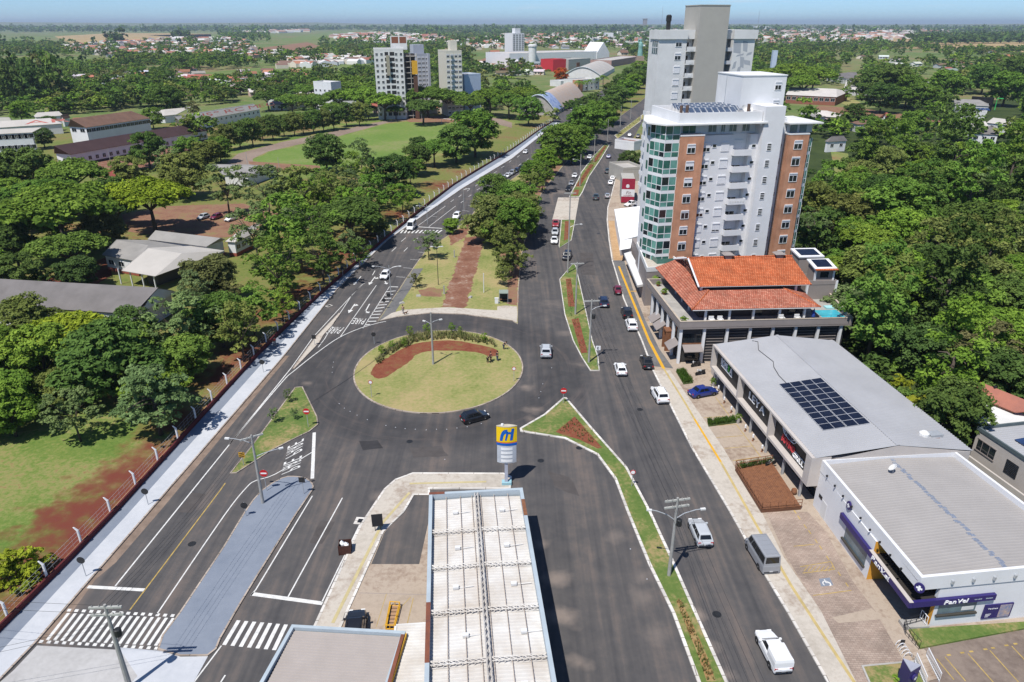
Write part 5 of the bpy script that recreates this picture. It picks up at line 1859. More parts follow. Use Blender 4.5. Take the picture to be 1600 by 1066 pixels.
for rdg,ev,lb in[([(-8,183),(14,183)],[(-12,191),(26,188)],'small grey roofed shed at the left picture edge behind the barracks'),([(58,176),(92,174)],[(56,184),(98,180)],'white roofed shed among trees behind the barracks'),([(95,180),(106,178)],[(88,186),(112,184)],'brown roofed shed beside the brown barracks roof'),([(258,171),(300,167)],[(256,181),(276,179)],'grey sheet roof shed behind the bare pale tree')]:
 gable('shed',lb,'shed',rdg,6.0,ev,4.0,M_roof_brown if 'brown' in lb else M_roof_pale,M_offwhite,0)
pbx=thing('barracks_porch','flat topped white entrance block on the front of the purple roofed barracks','porch',G(99,251),math.radians(24))
mb=MB()
mb.box(0,17,0,6,0,5.4)
mb.build('wall',M_white,pbx)
for u in(2.5,5.5,8.5,11.5,14.5):window(pbx,u,-0.03,1.2,1.7,1.9)
# flat roofed blocks
def block(name,label,cat,bl,br,depth,h,wallm,rows,cols,z_first=1.5,win=(1.3,1.2),group=None,roofm=None,parapet=0.8,ytop=None,ang=None,skip=(),kind='plain',side_cols=0):
 A,Bv=G(*bl),G(*br)
 d=Bv-A
 wd=d.length
 a=math.atan2(d.y,d.x)
 if ytop is not None:h=zat(A.x,A.y,ytop)
 o=thing(name,label,cat,A,a,group)
 mb=MB()
 mb.box(0,wd,0,depth,0,h-parapet)
 mb.build('wall',wallm,o)
 mb=MB()
 strip(mb,[(0,0),(wd,0),(wd,depth),(0,depth)],-0.03,0.3,h-parapet,h,0,True)
 mb.build('parapet',wallm,o)
 if roofm:
  mb=MB()
  mb.box(0.3,wd-0.3,0.3,depth-0.3,h-parapet,h-parapet+0.05)
  mb.build('roof',roofm,o)
 st=(h-parapet-z_first)/max(rows,1)
 for r in range(rows):
  for c in range(cols):
   if(r,c)in skip:continue
   window(o,wd*(c+0.5)/cols,-0.03,z_first+r*st,win[0],win[1],kind)
  for c in range(side_cols):
   window(o,wd+0.03,depth*(c+0.5)/side_cols,z_first+r*st,win[0],win[1],kind,rz=math.pi/2)
 o['w'],o['h']=wd,h
 return o
o=block('unfinished_tower','unfinished concrete apartment tower with open floors and a brick lift head','apartment tower',(592,187),(636,186),17,10,M_offwhite,12,6,ytop=76,win=(1.2,1.4),z_first=2,roofm=M_concrete,skip=[(r,2)for r in range(12)]+[(r,3)for r in range(12)])
ww,hh=o['w'],o['h']
for r in range(12):
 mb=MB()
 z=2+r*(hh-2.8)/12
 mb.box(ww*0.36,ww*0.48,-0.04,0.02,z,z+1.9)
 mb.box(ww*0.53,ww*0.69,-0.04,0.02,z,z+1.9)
 mb.build('loggia_shade',M_gap,o)  # dark panels on the face paint the shade of the loggias
 mb=MB()
 mb.box(ww,ww+7.5,1.5,15,z-0.6,z-0.3)
 mb.build('open_floor',M_concrete,o)
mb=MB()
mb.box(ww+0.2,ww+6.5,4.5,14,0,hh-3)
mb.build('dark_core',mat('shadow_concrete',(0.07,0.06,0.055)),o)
mb=MB()
for u in(0.3,3.6,7.1):mb.box(ww+u,ww+u+0.35,1.6,1.95,0,hh-2.5)
mb.build('slab_column',M_concrete,o)
mb=MB()
mb.box(ww*0.6,ww*0.6+9.0,4,10,hh-0.8,hh+6.2)
mb.build('lift_head',M_offwhite,o)
mb=MB()
mb.box(ww*0.6+0.5,ww*0.6+4.2,3.96,4.0,hh+2.6,hh+5.9)
mb.box(ww*0.6+4.9,ww*0.6+8.6,3.96,4.0,hh+2.6,hh+5.9)
mb.build('brick_infill',mat('raw_brick',(0.24,0.09,0.05)),o)
mb=MB()
mb.box(ww+5.0,ww+7.2,-1.2,1.2,0,hh-14)
mb.build('hoist_mast',mat('hoist_brown',(0.12,0.06,0.04)),o)
mb=MB()
mb.box(ww+4.4,ww+7.4,-1.6,1.4,hh-13.5,hh-6.5)
mb.build('hoist_cage',M_yellow,o)
mb=MB()
mb.box(ww*0.40,ww*0.51,-1.6,-0.1,hh-14,hh-3.5)
mb.build('debris_chute',mat('chute_tan',(0.36,0.33,0.25)),o)
o=block('apartment_tower','slim grey apartment tower behind the unfinished concrete one','apartment tower',(656,176),(674,175),15,10,mat('blue_grey_wall',(0.40,0.42,0.47),var=0.05),13,3,ytop=84,win=(1.8,1.3),kind='s0.5',side_cols=4)
mb=MB()
mb.box(-1,o['w']*0.75,3,9,o['h']-0.8,o['h']+5)
mb.build('roof_tank_house',MATS['blue_grey_wall'],o)
mb=MB()
mb.box(o['w']*0.84,o['w']+0.1,-1.3,0,0,o['h'])
mb.build('grey_fin',MATS['blue_grey_wall'],o)
o=block('apartment_tower','cream apartment tower with a central strip of glazed balconies','apartment tower',(700,182),(724,181),18,10,mat('cream_tower_wall',(0.62,0.59,0.50),var=0.05),12,4,ytop=79,win=(1.6,1.3),kind='s0.3',side_cols=4)
mb=MB()
mb.box(o['w']*0.4,o['w']*0.8,3,9,o['h']-0.8,o['h']+5.2)
mb.build('lift_head',MATS['cream_tower_wall'],o)
mb=MB()
for k in range(12):mb.box(o['w']*0.31,o['w']*0.45,-0.9,-0.05,1+k*(o['h']-2)/12,2.0+k*(o['h']-2)/12)
mb.build('balcony_strip',M_glass_pale,o)
block('office_block','pale blue three storey block with dark side beside the cream tower','office building',(727,178),(752,176),14,10,mat('pale_blue_wall',(0.48,0.55,0.66),var=0.05),0,0,ytop=116,roofm=M_roof_pale)
block('white_block','small white block of flats among the trees left of the towers','apartment building',(494,172),(521,174),9,10,M_white,3,4,ytop=127,roofm=M_roof_pale,side_cols=2)
o=block('apartment_tower','distant white apartment tower with dark side standing above the mall','apartment tower',(801,92),(819,91.5),24,10,M_white,11,4,ytop=52,win=(2.6,1.8),z_first=3)
mb=MB()
mb.box(o['w']*0.3,o['w']*0.75,3,12,o['h']-0.8,o['h']+7)
mb.build('lift_head',M_white,o)
o=block('shopping_mall','long low white shopping mall with gabled end and round stair drum','mall',(796,101),(938,96),60,14,M_white,0,0,roofm=M_roof_vlight)
mb=MB()
mb.lathe([(5.5,0),(5.5,22),(6.3,22.2),(6.3,24),(4.5,25)],16,(34,-6,0))
mb.build('stair_drum',M_offwhite,o)
mb=MB()
mb.add([(o['w']-8,-1,12),(o['w']+16,-1,12),(o['w']+4,-1,26),(o['w']-8,30,12),(o['w']+16,30,12),(o['w']+4,30,26)],[(0,1,2),(0,2,5,3),(1,4,5,2)])
mb.box(o['w']-8,o['w']+16,-1,30,0,12)
mb.build('gabled_hall',M_white,o)
mb=MB()
mb.box(14,22,-4,0,0,7)
mb.build('entrance_box',M_glass_pale,o)
o=block('store_building','bright red cube shaped store in front of the white mall','store',(864,112),(884,111),22,13,mat('store_red',(0.52,0.03,0.04),var=0.05),0,0,ytop=93)
o=block('store_building','grey metal clad store with brown door right of the red cube','store',(888,110),(922,107.5),30,10,mat('store_grey',(0.42,0.41,0.38)),0,0,ytop=93)
mb=MB()
mb.box(o['w']*0.36,o['w']*0.5,-0.3,0,2,8)
mb.build('brown_door',M_wood,o)
o=block('store_building','low row of red and white stores beyond the grey arched hall','store',(955,105),(1000,97),30,8,mat('store_pinkish',(0.45,0.28,0.25)),0,0,roofm=M_roof_pale)
def vault(name,label,cat,fr,br,wd,h0,rise,mats,group=None,mural=0.0):
 """barrel roofed hall: front-right and back-right foot pixels and the width of the arch"""
 Bv,Cv=G(*fr),G(*br)
 ln=(Cv-Bv).length
 yy=(Cv-Bv).normalized()
 xx=Vector((yy.y,-yy.x,0))
 A=Bv-xx*wd
 a=math.atan2(xx.y,xx.x)
 o=thing(name,label,cat,A,a,group)
 nseg=14
 pr=[(wd*i/nseg,h0+rise*math.sin(math.pi*i/nseg))for i in range(nseg+1)]
 def shell(y0,y1,m,nm):
  mb=MB()
  for(x0,z0),(x1,z1)in zip(pr,pr[1:]):
   mb.add([(x0,y0,z0),(x1,y0,z1),(x1,y1,z1),(x0,y1,z0)],[(0,1,2,3)])
  return mb.build(nm,m,o)
 shell(-0.4,ln*mural,mats[2],'painted_roof')if mural else None
 shell(ln*mural-(0.0 if mural else 0.4),ln,mats[0],'vault_roof')
 mb=MB()
 mb.add([(x,0,z-0.1)for x,z in pr]+[(wd,0,0),(0,0,0)],[tuple(range(len(pr)+2))])
 mb.f=[f[::-1]for f in mb.f]
 mb.add([(0,0,0),(0,ln,0),(0,ln,h0),(0,0,h0)],[(3,2,1,0)])
 mb.add([(wd,0,0),(wd,ln,0),(wd,ln,h0),(wd,0,h0)],[(0,1,2,3)])
 mb.build('wall',mats[1],o)
 mb=MB()
 mb.tube([(x,-0.5,z+0.1)for x,z in pr],0.35,4)
 mb.build('arch_rim',M_trim,o)
 return o
M_mosaic=mat('painted_blue_mural',(0.10,0.18,0.42),col2=(0.45,0.5,0.6),scale=0.5,detail=6)
M_rustroof=mat('rust_streaked_roof',(0.46,0.33,0.24),col2=(0.42,0.37,0.33),scale=0.35)
vault('arched_hall','barrel roofed hall with blue painted front arch and rust streaked roof','hall',(868,181),(912,155),22,2.5,9.0,(M_rustroof,M_concrete,M_mosaic),mural=0.22)
vault('arched_hall','grey barrel roofed hall in front of the mall','hall',(938,125),(960,112),36,4.0,7.5,(M_roof_pale,M_offwhite,M_offwhite))
o=block('corner_building','two storey white and brick building between the arched halls','building',(903,143),(936,140),16,9,M_offwhite,2,4,ytop=125,win=(1.8,1.4),roofm=M_roof_pale)
mb=MB()
mb.box(-0.2,o['w']*0.2,-0.3,6,0,8.6)
mb.build('brick_bay',M_brickface,o)
o=block('corner_building','orange tile roofed house beside the barrel roofed hall','building',(876,136),(905,134),14,5,M_offwhite,1,3)
sp=G(999,101)
o=thing('statue','pale green robed statue with raised arm on a stone pedestal','statue',(sp.x,sp.y,0))
mb=MB()
mb.hull([(-6,-6,0),(6,-6,0),(6,6,0),(-6,6,0)],[(-4.5,-4.5,11),(4.5,-4.5,11),(4.5,4.5,11),(-4.5,4.5,11)])
mb.build('pedestal',mat('pedestal_stone',(0.30,0.22,0.17)),o)
M_verd=mat('verdigris',(0.22,0.42,0.38),var=0.15,scale=0.5)
mb=MB()
mb.lathe([(3.6,11),(3.3,15),(2.7,20),(2.9,24),(2.4,27),(1.1,28.5),(1.3,30.5),(0.9,32),(0.2,32.6)],12)
mb.tube([(-2,0,26.5),(-3.4,0,29.5),(-3.0,0,34.5)],[1.1,0.8,0.5],6)
mb.tube([(2,-0.5,26),(3.2,-1.2,23.5),(2.0,-2.6,22.5)],[1.0,0.8,0.7],6)
mb.build('robed_figure',M_verd,o)
o=gable('brick_pier_hall','long shed with pale roof and brick piers right of the towers','shed',[(1235,136),(1307,139)],9.0,[(1228,148),(1307,152)],5.6,M_roof_vlight,mat('dull_brick',(0.28,0.11,0.07)),9,(2.6,2.0))
HOUSE_SPECS=[('pink house with pale gable roof beside the apartment tower',[(1270,172),(1292,173)],6.5,[(1266,182),(1312,183)],4.2,M_roof_vlight,mat('pink_render',(0.55,0.36,0.38)),3),('white house with red hipped roof beside the tree lined street',[(1384,176),(1386,176)],8.5,[(1371,184),(1399,185)],5.4,mat('red_tile_far',(0.34,0.11,0.07)),M_white,3),('white house with dark grey gable roof at the clearing',[(1300,213),(1318,212)],6.5,[(1294,222),(1324,220)],4.4,M_roof_dark,M_white,2),('grey gabled house with steep roof above the shed',[(1326,113),(1342,113)],9.0,[(1316,122),(1340,124)],4.8,M_roof_dark,M_offwhite,2),('long grey roofed house among trees at the right',[(1505,155),(1530,156)],6.5,[(1492,164),(1546,166)],4.4,M_roof_fibre,M_offwhite,0),('white roofed house with skylight strip near the right edge',[(1508,190),(1540,190)],6.0,[(1505,198),(1548,199)],4.2,M_roof_vlight,M_white,2),('grey tiled house with hipped roof near the right edge',[(1535,197),(1556,198)],7.0,[(1518,208),(1562,212)],4.2,M_roof_dark,M_offwhite,3),('pale dome like house behind the grey tiled one',[(1552,184),(1570,186)],6.5,[(1540,192),(1578,196)],4.2,M_roof_pale,M_offwhite,2),('low grey roof house left of the pink house',[(1252,176),(1262,177)],6.0,[(1246,184),(1266,185)],4.4,M_roof_fibre,M_white,1),('brown roofed house below the pink house',[(1345,188),(1355,188)],5.5,[(1338,194),(1358,195)],4.0,M_roof_brown,M_offwhite,1),('white garage like house beside the pharmacy side street',[(1322,128),(1336,130)],5.5,[(1318,138),(1338,141)],4.2,M_roof_vlight,M_white,3),]
for lb,rdg,zr,ev,ze,rm,wm,nw in HOUSE_SPECS:
 gable('house',lb,'house',rdg,zr,ev,ze,rm,wm,nw,(1.6,1.3))
o=block('modern_house','modern white box house with a dark glazed front among the trees','house',(1450,143),(1479,140),14,7,M_white,0,0,roofm=M_roof_pale)
mb=MB()
mb.box(0.8,o['w']-1.5,-0.1,0,1.5,5.0)
mb.build('glazed_front',M_glass,o)
o=block('billboard_wall','black painted wall with a green emblem by the street','wall',(1514,171),(1547,174),1.0,8,M_black,0,0)
mb=MB()
mb.tube([(o['w']+2.5,-0.3,1),(o['w']+2.5,-0.3,8),(o['w']+6,-0.3,8)],0.25,4)
mb.build('green_emblem',mat('neon_green',(0.05,0.6,0.15)),o)
mb=MB()
mb.box(4,11,-0.05,0,3.4,4.4)
mb.build('white_wording',M_letter,o)
o=block('solar_roof_house','flat orange roofed house carrying a row of blue solar panels','house',(1500,185),(1538,186),14,4.5,M_offwhite,0,0,roofm=mat('orange_flat_roof',(0.36,0.2,0.12)))
for k in range(6):
 mb=MB()
 mb.hull([(3+k*2.2,4,4.3),(5+k*2.2,4,4.3),(5+k*2.2,8,5.2),(3+k*2.2,8,5.2)],[(3+k*2.2,4,4.4),(5+k*2.2,4,4.4),(5+k*2.2,8,5.3),(3+k*2.2,8,5.3)])
 mb.build('solar_panel',M_solar_blue,o)
o=block('water_tower','slim pale water tower standing over the trees right of the tall tower','water tower',(1202,128),(1209,128),4,10,mat('pale_blue_wall',(0,0,0)),0,0,ytop=79)
# neighbour with solar roof and orange roofed house at the right edge
X=Frame(G(1529,668,4.6).x,G(1529,668,4.6).y,-79.4)
nb=X.root('neighbour_building','beige building with dark trimmed roof and blue solar panels at the right edge','building')
mb=MB()
mb.box(0,22,0,14,0,4.3)
mb.build('wall',M_cream,nb)
mb=MB()
for a in((-0.1,22,-0.1,0.12),(-0.1,0.12,0.12,14)):mb.box(a[0],a[1],a[2],a[3],4.3,4.72)
mb.build('roof_trim',mat('teal_dark_trim',(0.10,0.13,0.14)),nb)
mb=MB()
corrugated(mb,(0.15,0.15,4.35),(0.15,14,4.35),(22,14,4.35),(22,0.15,4.35),50,0.05)
mb.build('ribbed_roof',M_roofmetal,nb)
for i in range(9):
 for j in range(4):
  if i<2 and j<2 and i==0:continue
  mb=MB()
  u0,w0=2.0+i*1.12,2.2+j*1.85
  mb.hull([(u0,w0,4.5),(u0+1.06,w0,4.5),(u0+1.06,w0+1.78,4.62),(u0,w0+1.78,4.62)],[(u0,w0,4.55),(u0+1.06,w0,4.55),(u0+1.06,w0+1.78,4.67),(u0,w0+1.78,4.67)])
  mb.build('solar_panel',M_solar if(j==0 and i>3)else M_solar_blue,nb)
mb=MB()
mb.box(0.5,3.2,-0.03,0.05,1.9,3.3)
o=mb.build('strip_window',M_glass,nb)
mb=MB()
mb.box(0.4,3.3,-0.1,0.0,1.75,1.88)
mb.box(0.4,3.3,-0.06,0.0,3.3,3.4)
mb.box(1.2,1.26,-0.06,0,1.9,3.3)
mb.box(2.3,2.36,-0.06,0,1.9,3.3)
mb.build('frame',M_taupe,o)
mb=MB()
for k in range(9):mb.box(4.9,6.6,-0.08,0.02,1.5+k*0.2,1.6+k*0.2)
mb.build('louvre',M_dark,nb)
mb=MB()
mb.box(-5.5,0,1.4,9,3.95,4.15)
mb.build('side_roof',M_offwhite,nb)
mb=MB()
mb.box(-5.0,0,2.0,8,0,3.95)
mb.build('bay_shade',M_gap,nb)  # solid block, its dark colour paints the shade under the side roof
mb=MB()
mb.box(-5.6,22,-1.5,-1.25,0,1.4)
mb.build('boundary_wall',M_cream,nb)
gable('brick_house','brick house with orange rusted roof and flue at the right edge behind the shops','house',[(1532,597),(1640,640)],6.0,[(1526,614),(1580,648)],4.6,mat('rusty_orange_roof',(0.40,0.15,0.10),col2=(0.24,0.10,0.08),scale=0.25),M_brickface,0)
mb=MB()
q=G(1553,612,5.4)
fl_=thing('roof_flue','short dark flue pipe on the orange rusted roof','flue',(q.x,q.y,4.7))
MB().tube([(0,0,0),(0,0,1.5)],0.22,8).build('pipe',M_dark,fl_)
MB().box(-0.5,0.5,-0.4,0.4,0,0.12).build('base',M_offwhite,fl_)
q=G(1500,660)
sl=thing('stone_embankment','sloping grey stone bank below the brick house','wall',(0,0,0))
mb=MB()
b4=[G(1497,658),G(1522,652),G(1565,640),G(1530,615)]
t4=[G(1520,624,3.0),G(1533,622,3.2),G(1575,640,3.2),G(1560,620,3.0)]
mb.add([tuple(v)for v in b4[:3]]+[tuple(t4[2]),tuple(t4[1]),tuple(t4[0])],[(0,1,4,5),(1,2,3,4)])
mb.build('stone_face',brick_mat('stone_blocks',(0.26,0.23,0.20),(0.34,0.31,0.28),(0.14,0.12,0.11),scale=1,bw=0.8,rh=0.4,ms=0.03),sl)
# white tent roof shop, marquise, red billboard shop up the avenue
o=thing('white_pavilion','blank bright white roofed pavilion at the foot of the apartment tower','pavilion',G(962,385),0)
z=4.2
rq=[G(960,327,z),G(1003,322,z),G(1000,368,z),G(969,376,z)]
off=Vector(o.location)
mb=MB()
mb.add([tuple(v-off)for v in rq]+[tuple(v-off-Vector((0,0,0.6)))for v in rq],[(3,2,1,0),(0,1,5,4),(1,2,6,5),(2,3,7,6),(3,0,4,7)])
mb.build('roof',mat('bright_white_sheet',(0.82,0.82,0.82),var=0.01),o)
mb=MB()
ins=[tuple(v-off)for v in rq]
cx_=sum(v[0]for v in ins)/4
cy_=sum(v[1]for v in ins)/4
fp=[((v[0]-cx_)*0.9+cx_,(v[1]-cy_)*0.93+cy_)for v in ins]
mb.prism(fp,0,z-0.6)
mb.build('wall',M_white,o)
mb=MB()
fq=[G(969,376,z),G(988,373,z),G(985,388,3.2),G(968,391,3.2)]
mb.add([tuple(v-off)for v in fq],[(3,2,1,0)])
mb.build('sloped_front',MATS['bright_white_sheet'],o)
o=thing('entrance_marquise','long white concrete marquise in front of the tower podium','marquise',G(990,415),0)
off=Vector(o.location)
z=3.2
rq=[G(975,396,z),G(985,393,z),G(1012,443,z),G(996,446,z)]
mb=MB()
mb.add([tuple(v-off)for v in rq]+[tuple(v-off-Vector((0,0,0.45)))for v in rq],[(3,2,1,0),(7,4,5,6),(0,1,5,4),(1,2,6,5),(2,3,7,6),(3,0,4,7)])
mb.build('slab',M_offwhite,o)
for q in(G(1003,458),G(984,412)):
 mb=MB()
 mb.lathe([(0.3,0),(0.3,2.75)],10,tuple(q-off))
 mb.build('column',M_offwhite,o)
o=thing('podium_wall','dark storefront wall under the white marquise','wall',G(1000,420),0)
off=Vector(o.location)
mb=MB()
mb.prism([tuple((v-off).to_2d())for v in(G(985,407),G(1012,452),G(1024,450),G(1000,405))],0,5.2)
mb.build('wall',M_taupe,o)
o=thing('billboard_shop','red and white billboard front of a low shop beside the avenue','shop building',G(970,318),math.radians(-6))
bw_=(G(990,318)-G(970,318)).length
zt=zat(G(970,318).x,G(970,318).y,279)
mb=MB()
mb.box(0,bw_,0,12,0,zt-0.6)
mb.build('wall',M_grey_wall,o)
for z0,z1,m in((0.4,2.2,mat('board_red',(0.33,0.02,0.05))),(2.2,4.4,M_white),(4.4,zt,MATS['board_red'])):
 mb=MB()
 mb.box(0,bw_,-0.3,-0.02,z0,z1)
 mb.build('board',m,o)
wall_text(o,'Fit',bw_*0.35,bw_*0.7,-0.34,2.9,3.9,mat('thin_grey',(0.3,0.2,0.2)),0.03,slant=0.2)
wall_text(o,'ACADEMIA',bw_*0.15,bw_*0.85,-0.34,2.35,2.65,MATS['board_red'],0.03)
mb=MB()
mb.lathe([(0.02,0),(0.5,0.2),(0.45,0.9),(0.2,1.1)],8,(bw_*0.45,-0.35,4.8))
mb.v=[(x,-0.34+(y+0.35)*0.05,z)for x,y,z in mb.v]
mb.build('fruit_motif',M_white,o)
o=block('low_shop','low flat roofed grey shop between the red billboard and the dark tree','shop building',(973,285),(1004,283),12,5,M_grey_wall,0,0,roofm=M_roof_pale)
o=block('white_wall_house','white building with brown stain beyond the roadside tree by the tower','house',(990,236),(1004,233),10,4,M_white,0,0,roofm=M_rust)
# trees and plants
def leaf_material(name,from_object):
 m=bpy.data.materials.new(name)
 m.use_nodes=True
 nt=m.node_tree
 L=nt.links.new
 nt.nodes.remove(nt.nodes['Principled BSDF'])
 out=nt.nodes['Material Output']
 at=_n(nt,'ShaderNodeAttribute',attribute_name='tint')
 if from_object:
  src=_n(nt,'ShaderNodeObjectInfo').outputs['Color']
 else:
  src=_n(nt,'ShaderNodeAttribute',attribute_name='leafcol').outputs['Color']
 hs=_n(nt,'ShaderNodeHueSaturation')
 L(src,hs.inputs['Color'])
 L(at.outputs['Fac'],hs.inputs['Value'])
 mr=_n(nt,'ShaderNodeMapRange')
 mr.inputs['From Min'].default_value=0.5
 mr.inputs['From Max'].default_value=1.6
 mr.inputs['To Min'].default_value=0.515
 mr.inputs['To Max'].default_value=0.485
 L(at.outputs['Fac'],mr.inputs[0])
 L(mr.outputs[0],hs.inputs['Hue'])
 d=_n(nt,'ShaderNodeBsdfDiffuse')
 t=_n(nt,'ShaderNodeBsdfTranslucent')
 L(hs.outputs[0],d.inputs[0])
 L(hs.outputs[0],t.inputs[0])
 mx=_n(nt,'ShaderNodeMixShader')
 mx.inputs[0].default_value=0.32
 L(d.outputs[0],mx.inputs[1])
 L(t.outputs[0],mx.inputs[2])
 L(mx.outputs[0],out.inputs[0])
 return m
M_leaf=leaf_material('leaves',True)
M_leaf_far=leaf_material('far_leaves',False)
M_bark=mat('bark',(0.11,0.085,0.065),col2=(0.06,0.045,0.035),scale=3)
M_bark_pale=mat('pale_bark',(0.28,0.25,0.22),var=0.2,scale=3)
def clump_points(rg,kind,n):
 """centres of the leaf clumps of a crown of radius 1 whose centre is the origin, and each clump's radius"""
 out=[]
 while len(out)<n:
  a=rg.uniform(0,2*math.pi)
  if kind=='broad':
   r=math.sqrt(rg.uniform(0.0,1))*0.88
   z=0.30*(1-r*r)+rg.uniform(-0.16,0.04)
   cr=rg.uniform(0.14,0.24)
   p=(r*math.cos(a),r*math.sin(a),z)
  elif kind=='layered':
   lev=rg.choice([-0.5,-0.2,0.1,0.38,0.6])
   rm={-0.5:0.75,-0.2:1.0,0.1:0.95,0.38:0.7,0.6:0.4}[lev]
   r=math.sqrt(rg.uniform(0.1,1))*rm*0.9
   p=(r*math.cos(a),r*math.sin(a),lev+rg.uniform(-0.06,0.06)-0.12*r)
   cr=rg.uniform(0.13,0.2)
  elif kind=='tall':
   z=rg.uniform(-1.3,1.35)
   rm=math.sqrt(max(0.05,1-(z/1.5)**2))*0.85
   r=math.sqrt(rg.uniform(0.2,1))*rm
   p=(r*math.cos(a),r*math.sin(a),z)
   cr=rg.uniform(0.18,0.3)
  else:
   z=rg.uniform(-0.75,0.85)
   rm=math.sqrt(max(0.02,1-(z/0.95)**2))
   r=math.sqrt(rg.uniform(0.25 if kind=='round' else 0.05,1))*rm*0.84
   p=(r*math.cos(a),r*math.sin(a),z*0.8)
   cr=rg.uniform(0.17,0.30)if kind!='airy' else rg.uniform(0.12,0.22)
  out.append((p,cr))
 return out
def crown_arrays(seed,kind,nclump,sub,nleaf,size,squash=0.75):
 """leaf quads of one crown: clumps hold sub-clumps, sub-clumps hold leaves. Returns vertices (4 per leaf) and a tint per leaf"""
 rg=random.Random(seed)
 rs=np.random.RandomState(seed)
 cl=clump_points(rg,kind,nclump)
 ph=rs.uniform(0,6.28,4)
 V,Tn=[],[]
 for(p,cr)in cl:
  ang=math.atan2(p[1],p[0])
  lobe=1+0.16*math.sin(2*ang+ph[0])+0.13*math.sin(3*ang+ph[1])+0.09*math.sin(5*ang+ph[2])
  c=np.array((p[0]*lobe,p[1]*lobe,p[2]))
  tint=rs.uniform(0.75,1.25)
  d=rs.normal(size=(sub,3))
  d/=np.linalg.norm(d,axis=1)[:,None]
  d[:,2]=np.abs(d[:,2])*0.9-0.25
  sc=c+d*cr*np.array((1,1,squash))
  q=np.repeat(sc,nleaf,0)
  dd=rs.normal(size=(len(q),3))
  dn=dd/np.linalg.norm(dd,axis=1)[:,None]
  q=q+dn*(cr*0.42)*np.cbrt(rs.uniform(0.1,1,(len(q),1)))*np.array((1,1,0.7))
  nrm=dn*0.5+np.repeat(d,nleaf,0)*0.35+np.array((0,0,0.85))+rs.normal(size=(len(q),3))*0.38
  nrm/=np.linalg.norm(nrm,axis=1)[:,None]
  ref=rs.normal(size=(len(q),3))
  e1=np.cross(nrm,ref)
  e1/=np.linalg.norm(e1,axis=1)[:,None]+1e-9
  e2=np.cross(nrm,e1)
  s=size*rs.uniform(0.6,1.35,(len(q),1))
  e1*=s
  e2*=s*0.62
  quad=np.stack([q-e1,q-e2*0.9,q+e1,q+e2*0.9],1)
  V.append(quad.reshape(-1,3))
  Tn.append(tint*rs.uniform(0.8,1.2,len(q)))
 return np.concatenate(V),np.concatenate(Tn)
def quads_mesh(name,V,tint,m,col=None):
 n=len(V)//4
 me=bpy.data.meshes.new(name)
 me.vertices.add(len(V))
 me.vertices.foreach_set('co',V.astype(np.float32).ravel())
 me.loops.add(n*4)
 me.loops.foreach_set('vertex_index',np.arange(n*4,dtype=np.int32))
 me.polygons.add(n)
 me.polygons.foreach_set('loop_start',np.arange(0,n*4,4,dtype=np.int32))
 me.polygons.foreach_set('loop_total',np.full(n,4,dtype=np.int32))
 at=me.attributes.new('tint','FLOAT','FACE')
 at.data.foreach_set('value',tint.astype(np.float32))
 if col is not None:
  ac=me.attributes.new('leafcol','FLOAT_COLOR','FACE')
  c4=np.ones((n,4),np.float32)
  c4[:,:3]=col
  ac.data.foreach_set('color',c4.ravel())
 me.materials.append(m)
 me.update(calc_edges=True)
 return me
KIND={'round':(1.0,72,11,17,0.050),'broad':(0.95,88,10,15,0.048),'airy':(1.25,46,8,11,0.047),'layered':(1.25,84,8,14,0.045),'tall':(1.75,60,8,14,0.055),'bush':(0.55,30,9,14,0.075)}
def trunk_mesh(seed,kind,hc):
 rg=random.Random(seed)
 mb=MB()
 low=hc*(0.5 if kind in('round','bush')else 0.62)
 r0={'airy':0.034,'broad':0.05,'tall':0.06}.get(kind,0.05)
 bend=(rg.uniform(-0.06,0.06),rg.uniform(-0.06,0.06))
 top=(bend[0],bend[1],hc*(1.0 if kind in('layered','tall')else low/hc))
 mb.tube([(0,0,-0.02),(bend[0]*0.4,bend[1]*0.4,top[2]*0.5),top],[r0*1.25,r0,r0*0.7],7)
 k={'broad':7,'airy':6,'round':5,'layered':9,'tall':6,'bush':5}[kind]
 for i in range(k):
  a=2*math.pi*i/k+rg.uniform(-0.4,0.4)
  if kind in('layered','tall'):
   zb=hc*rg.uniform(0.55,1.0)
   b0=(bend[0]*zb/hc,bend[1]*zb/hc,zb)
   rr_=rg.uniform(0.45,0.8)
   e=(rr_*math.cos(a),rr_*math.sin(a),zb+rg.uniform(0.05,0.25))
  else:
   b0=top
   rr_=rg.uniform(0.35,0.75)
   e=(rr_*math.cos(a),rr_*math.sin(a),hc+(rg.uniform(0.0,0.12)if kind=='broad' else rg.uniform(-0.1,0.4)))
  mid=tuple((b0[j]*0.5+e[j]*0.5)+(0.06 if j==2 else rg.uniform(-0.05,0.05))for j in range(3))
  mb.tube([b0,mid,e],[r0*0.55,r0*0.38,r0*0.14],5,cap=False)
  if kind in('airy','broad'):
   for s_ in(-0.5,0.5):
    f=(mid[0]+0.3*math.cos(a+s_),mid[1]+0.3*math.sin(a+s_),hc+rg.uniform(-0.05,0.25))
    mb.tube([mid,f],[r0*0.3,r0*0.1],4,cap=False)
 return mb.mesh('trunk',M_bark,True)
CROWNS={}
for kd,(hc,nc,sb,nl_,sz)in KIND.items():
 vs_=[]
 for v in range(4 if kd in('round','broad','airy')else 2):
  V,tn=crown_arrays(100+17*v+len(kd)*3,kd,nc,sb,nl_,sz)
  V[:,2]+=hc
  vs_.append((quads_mesh('crown',V,tn,M_leaf),trunk_mesh(300+v+len(kd),kd,hc)))
 CROWNS[kd]=vs_
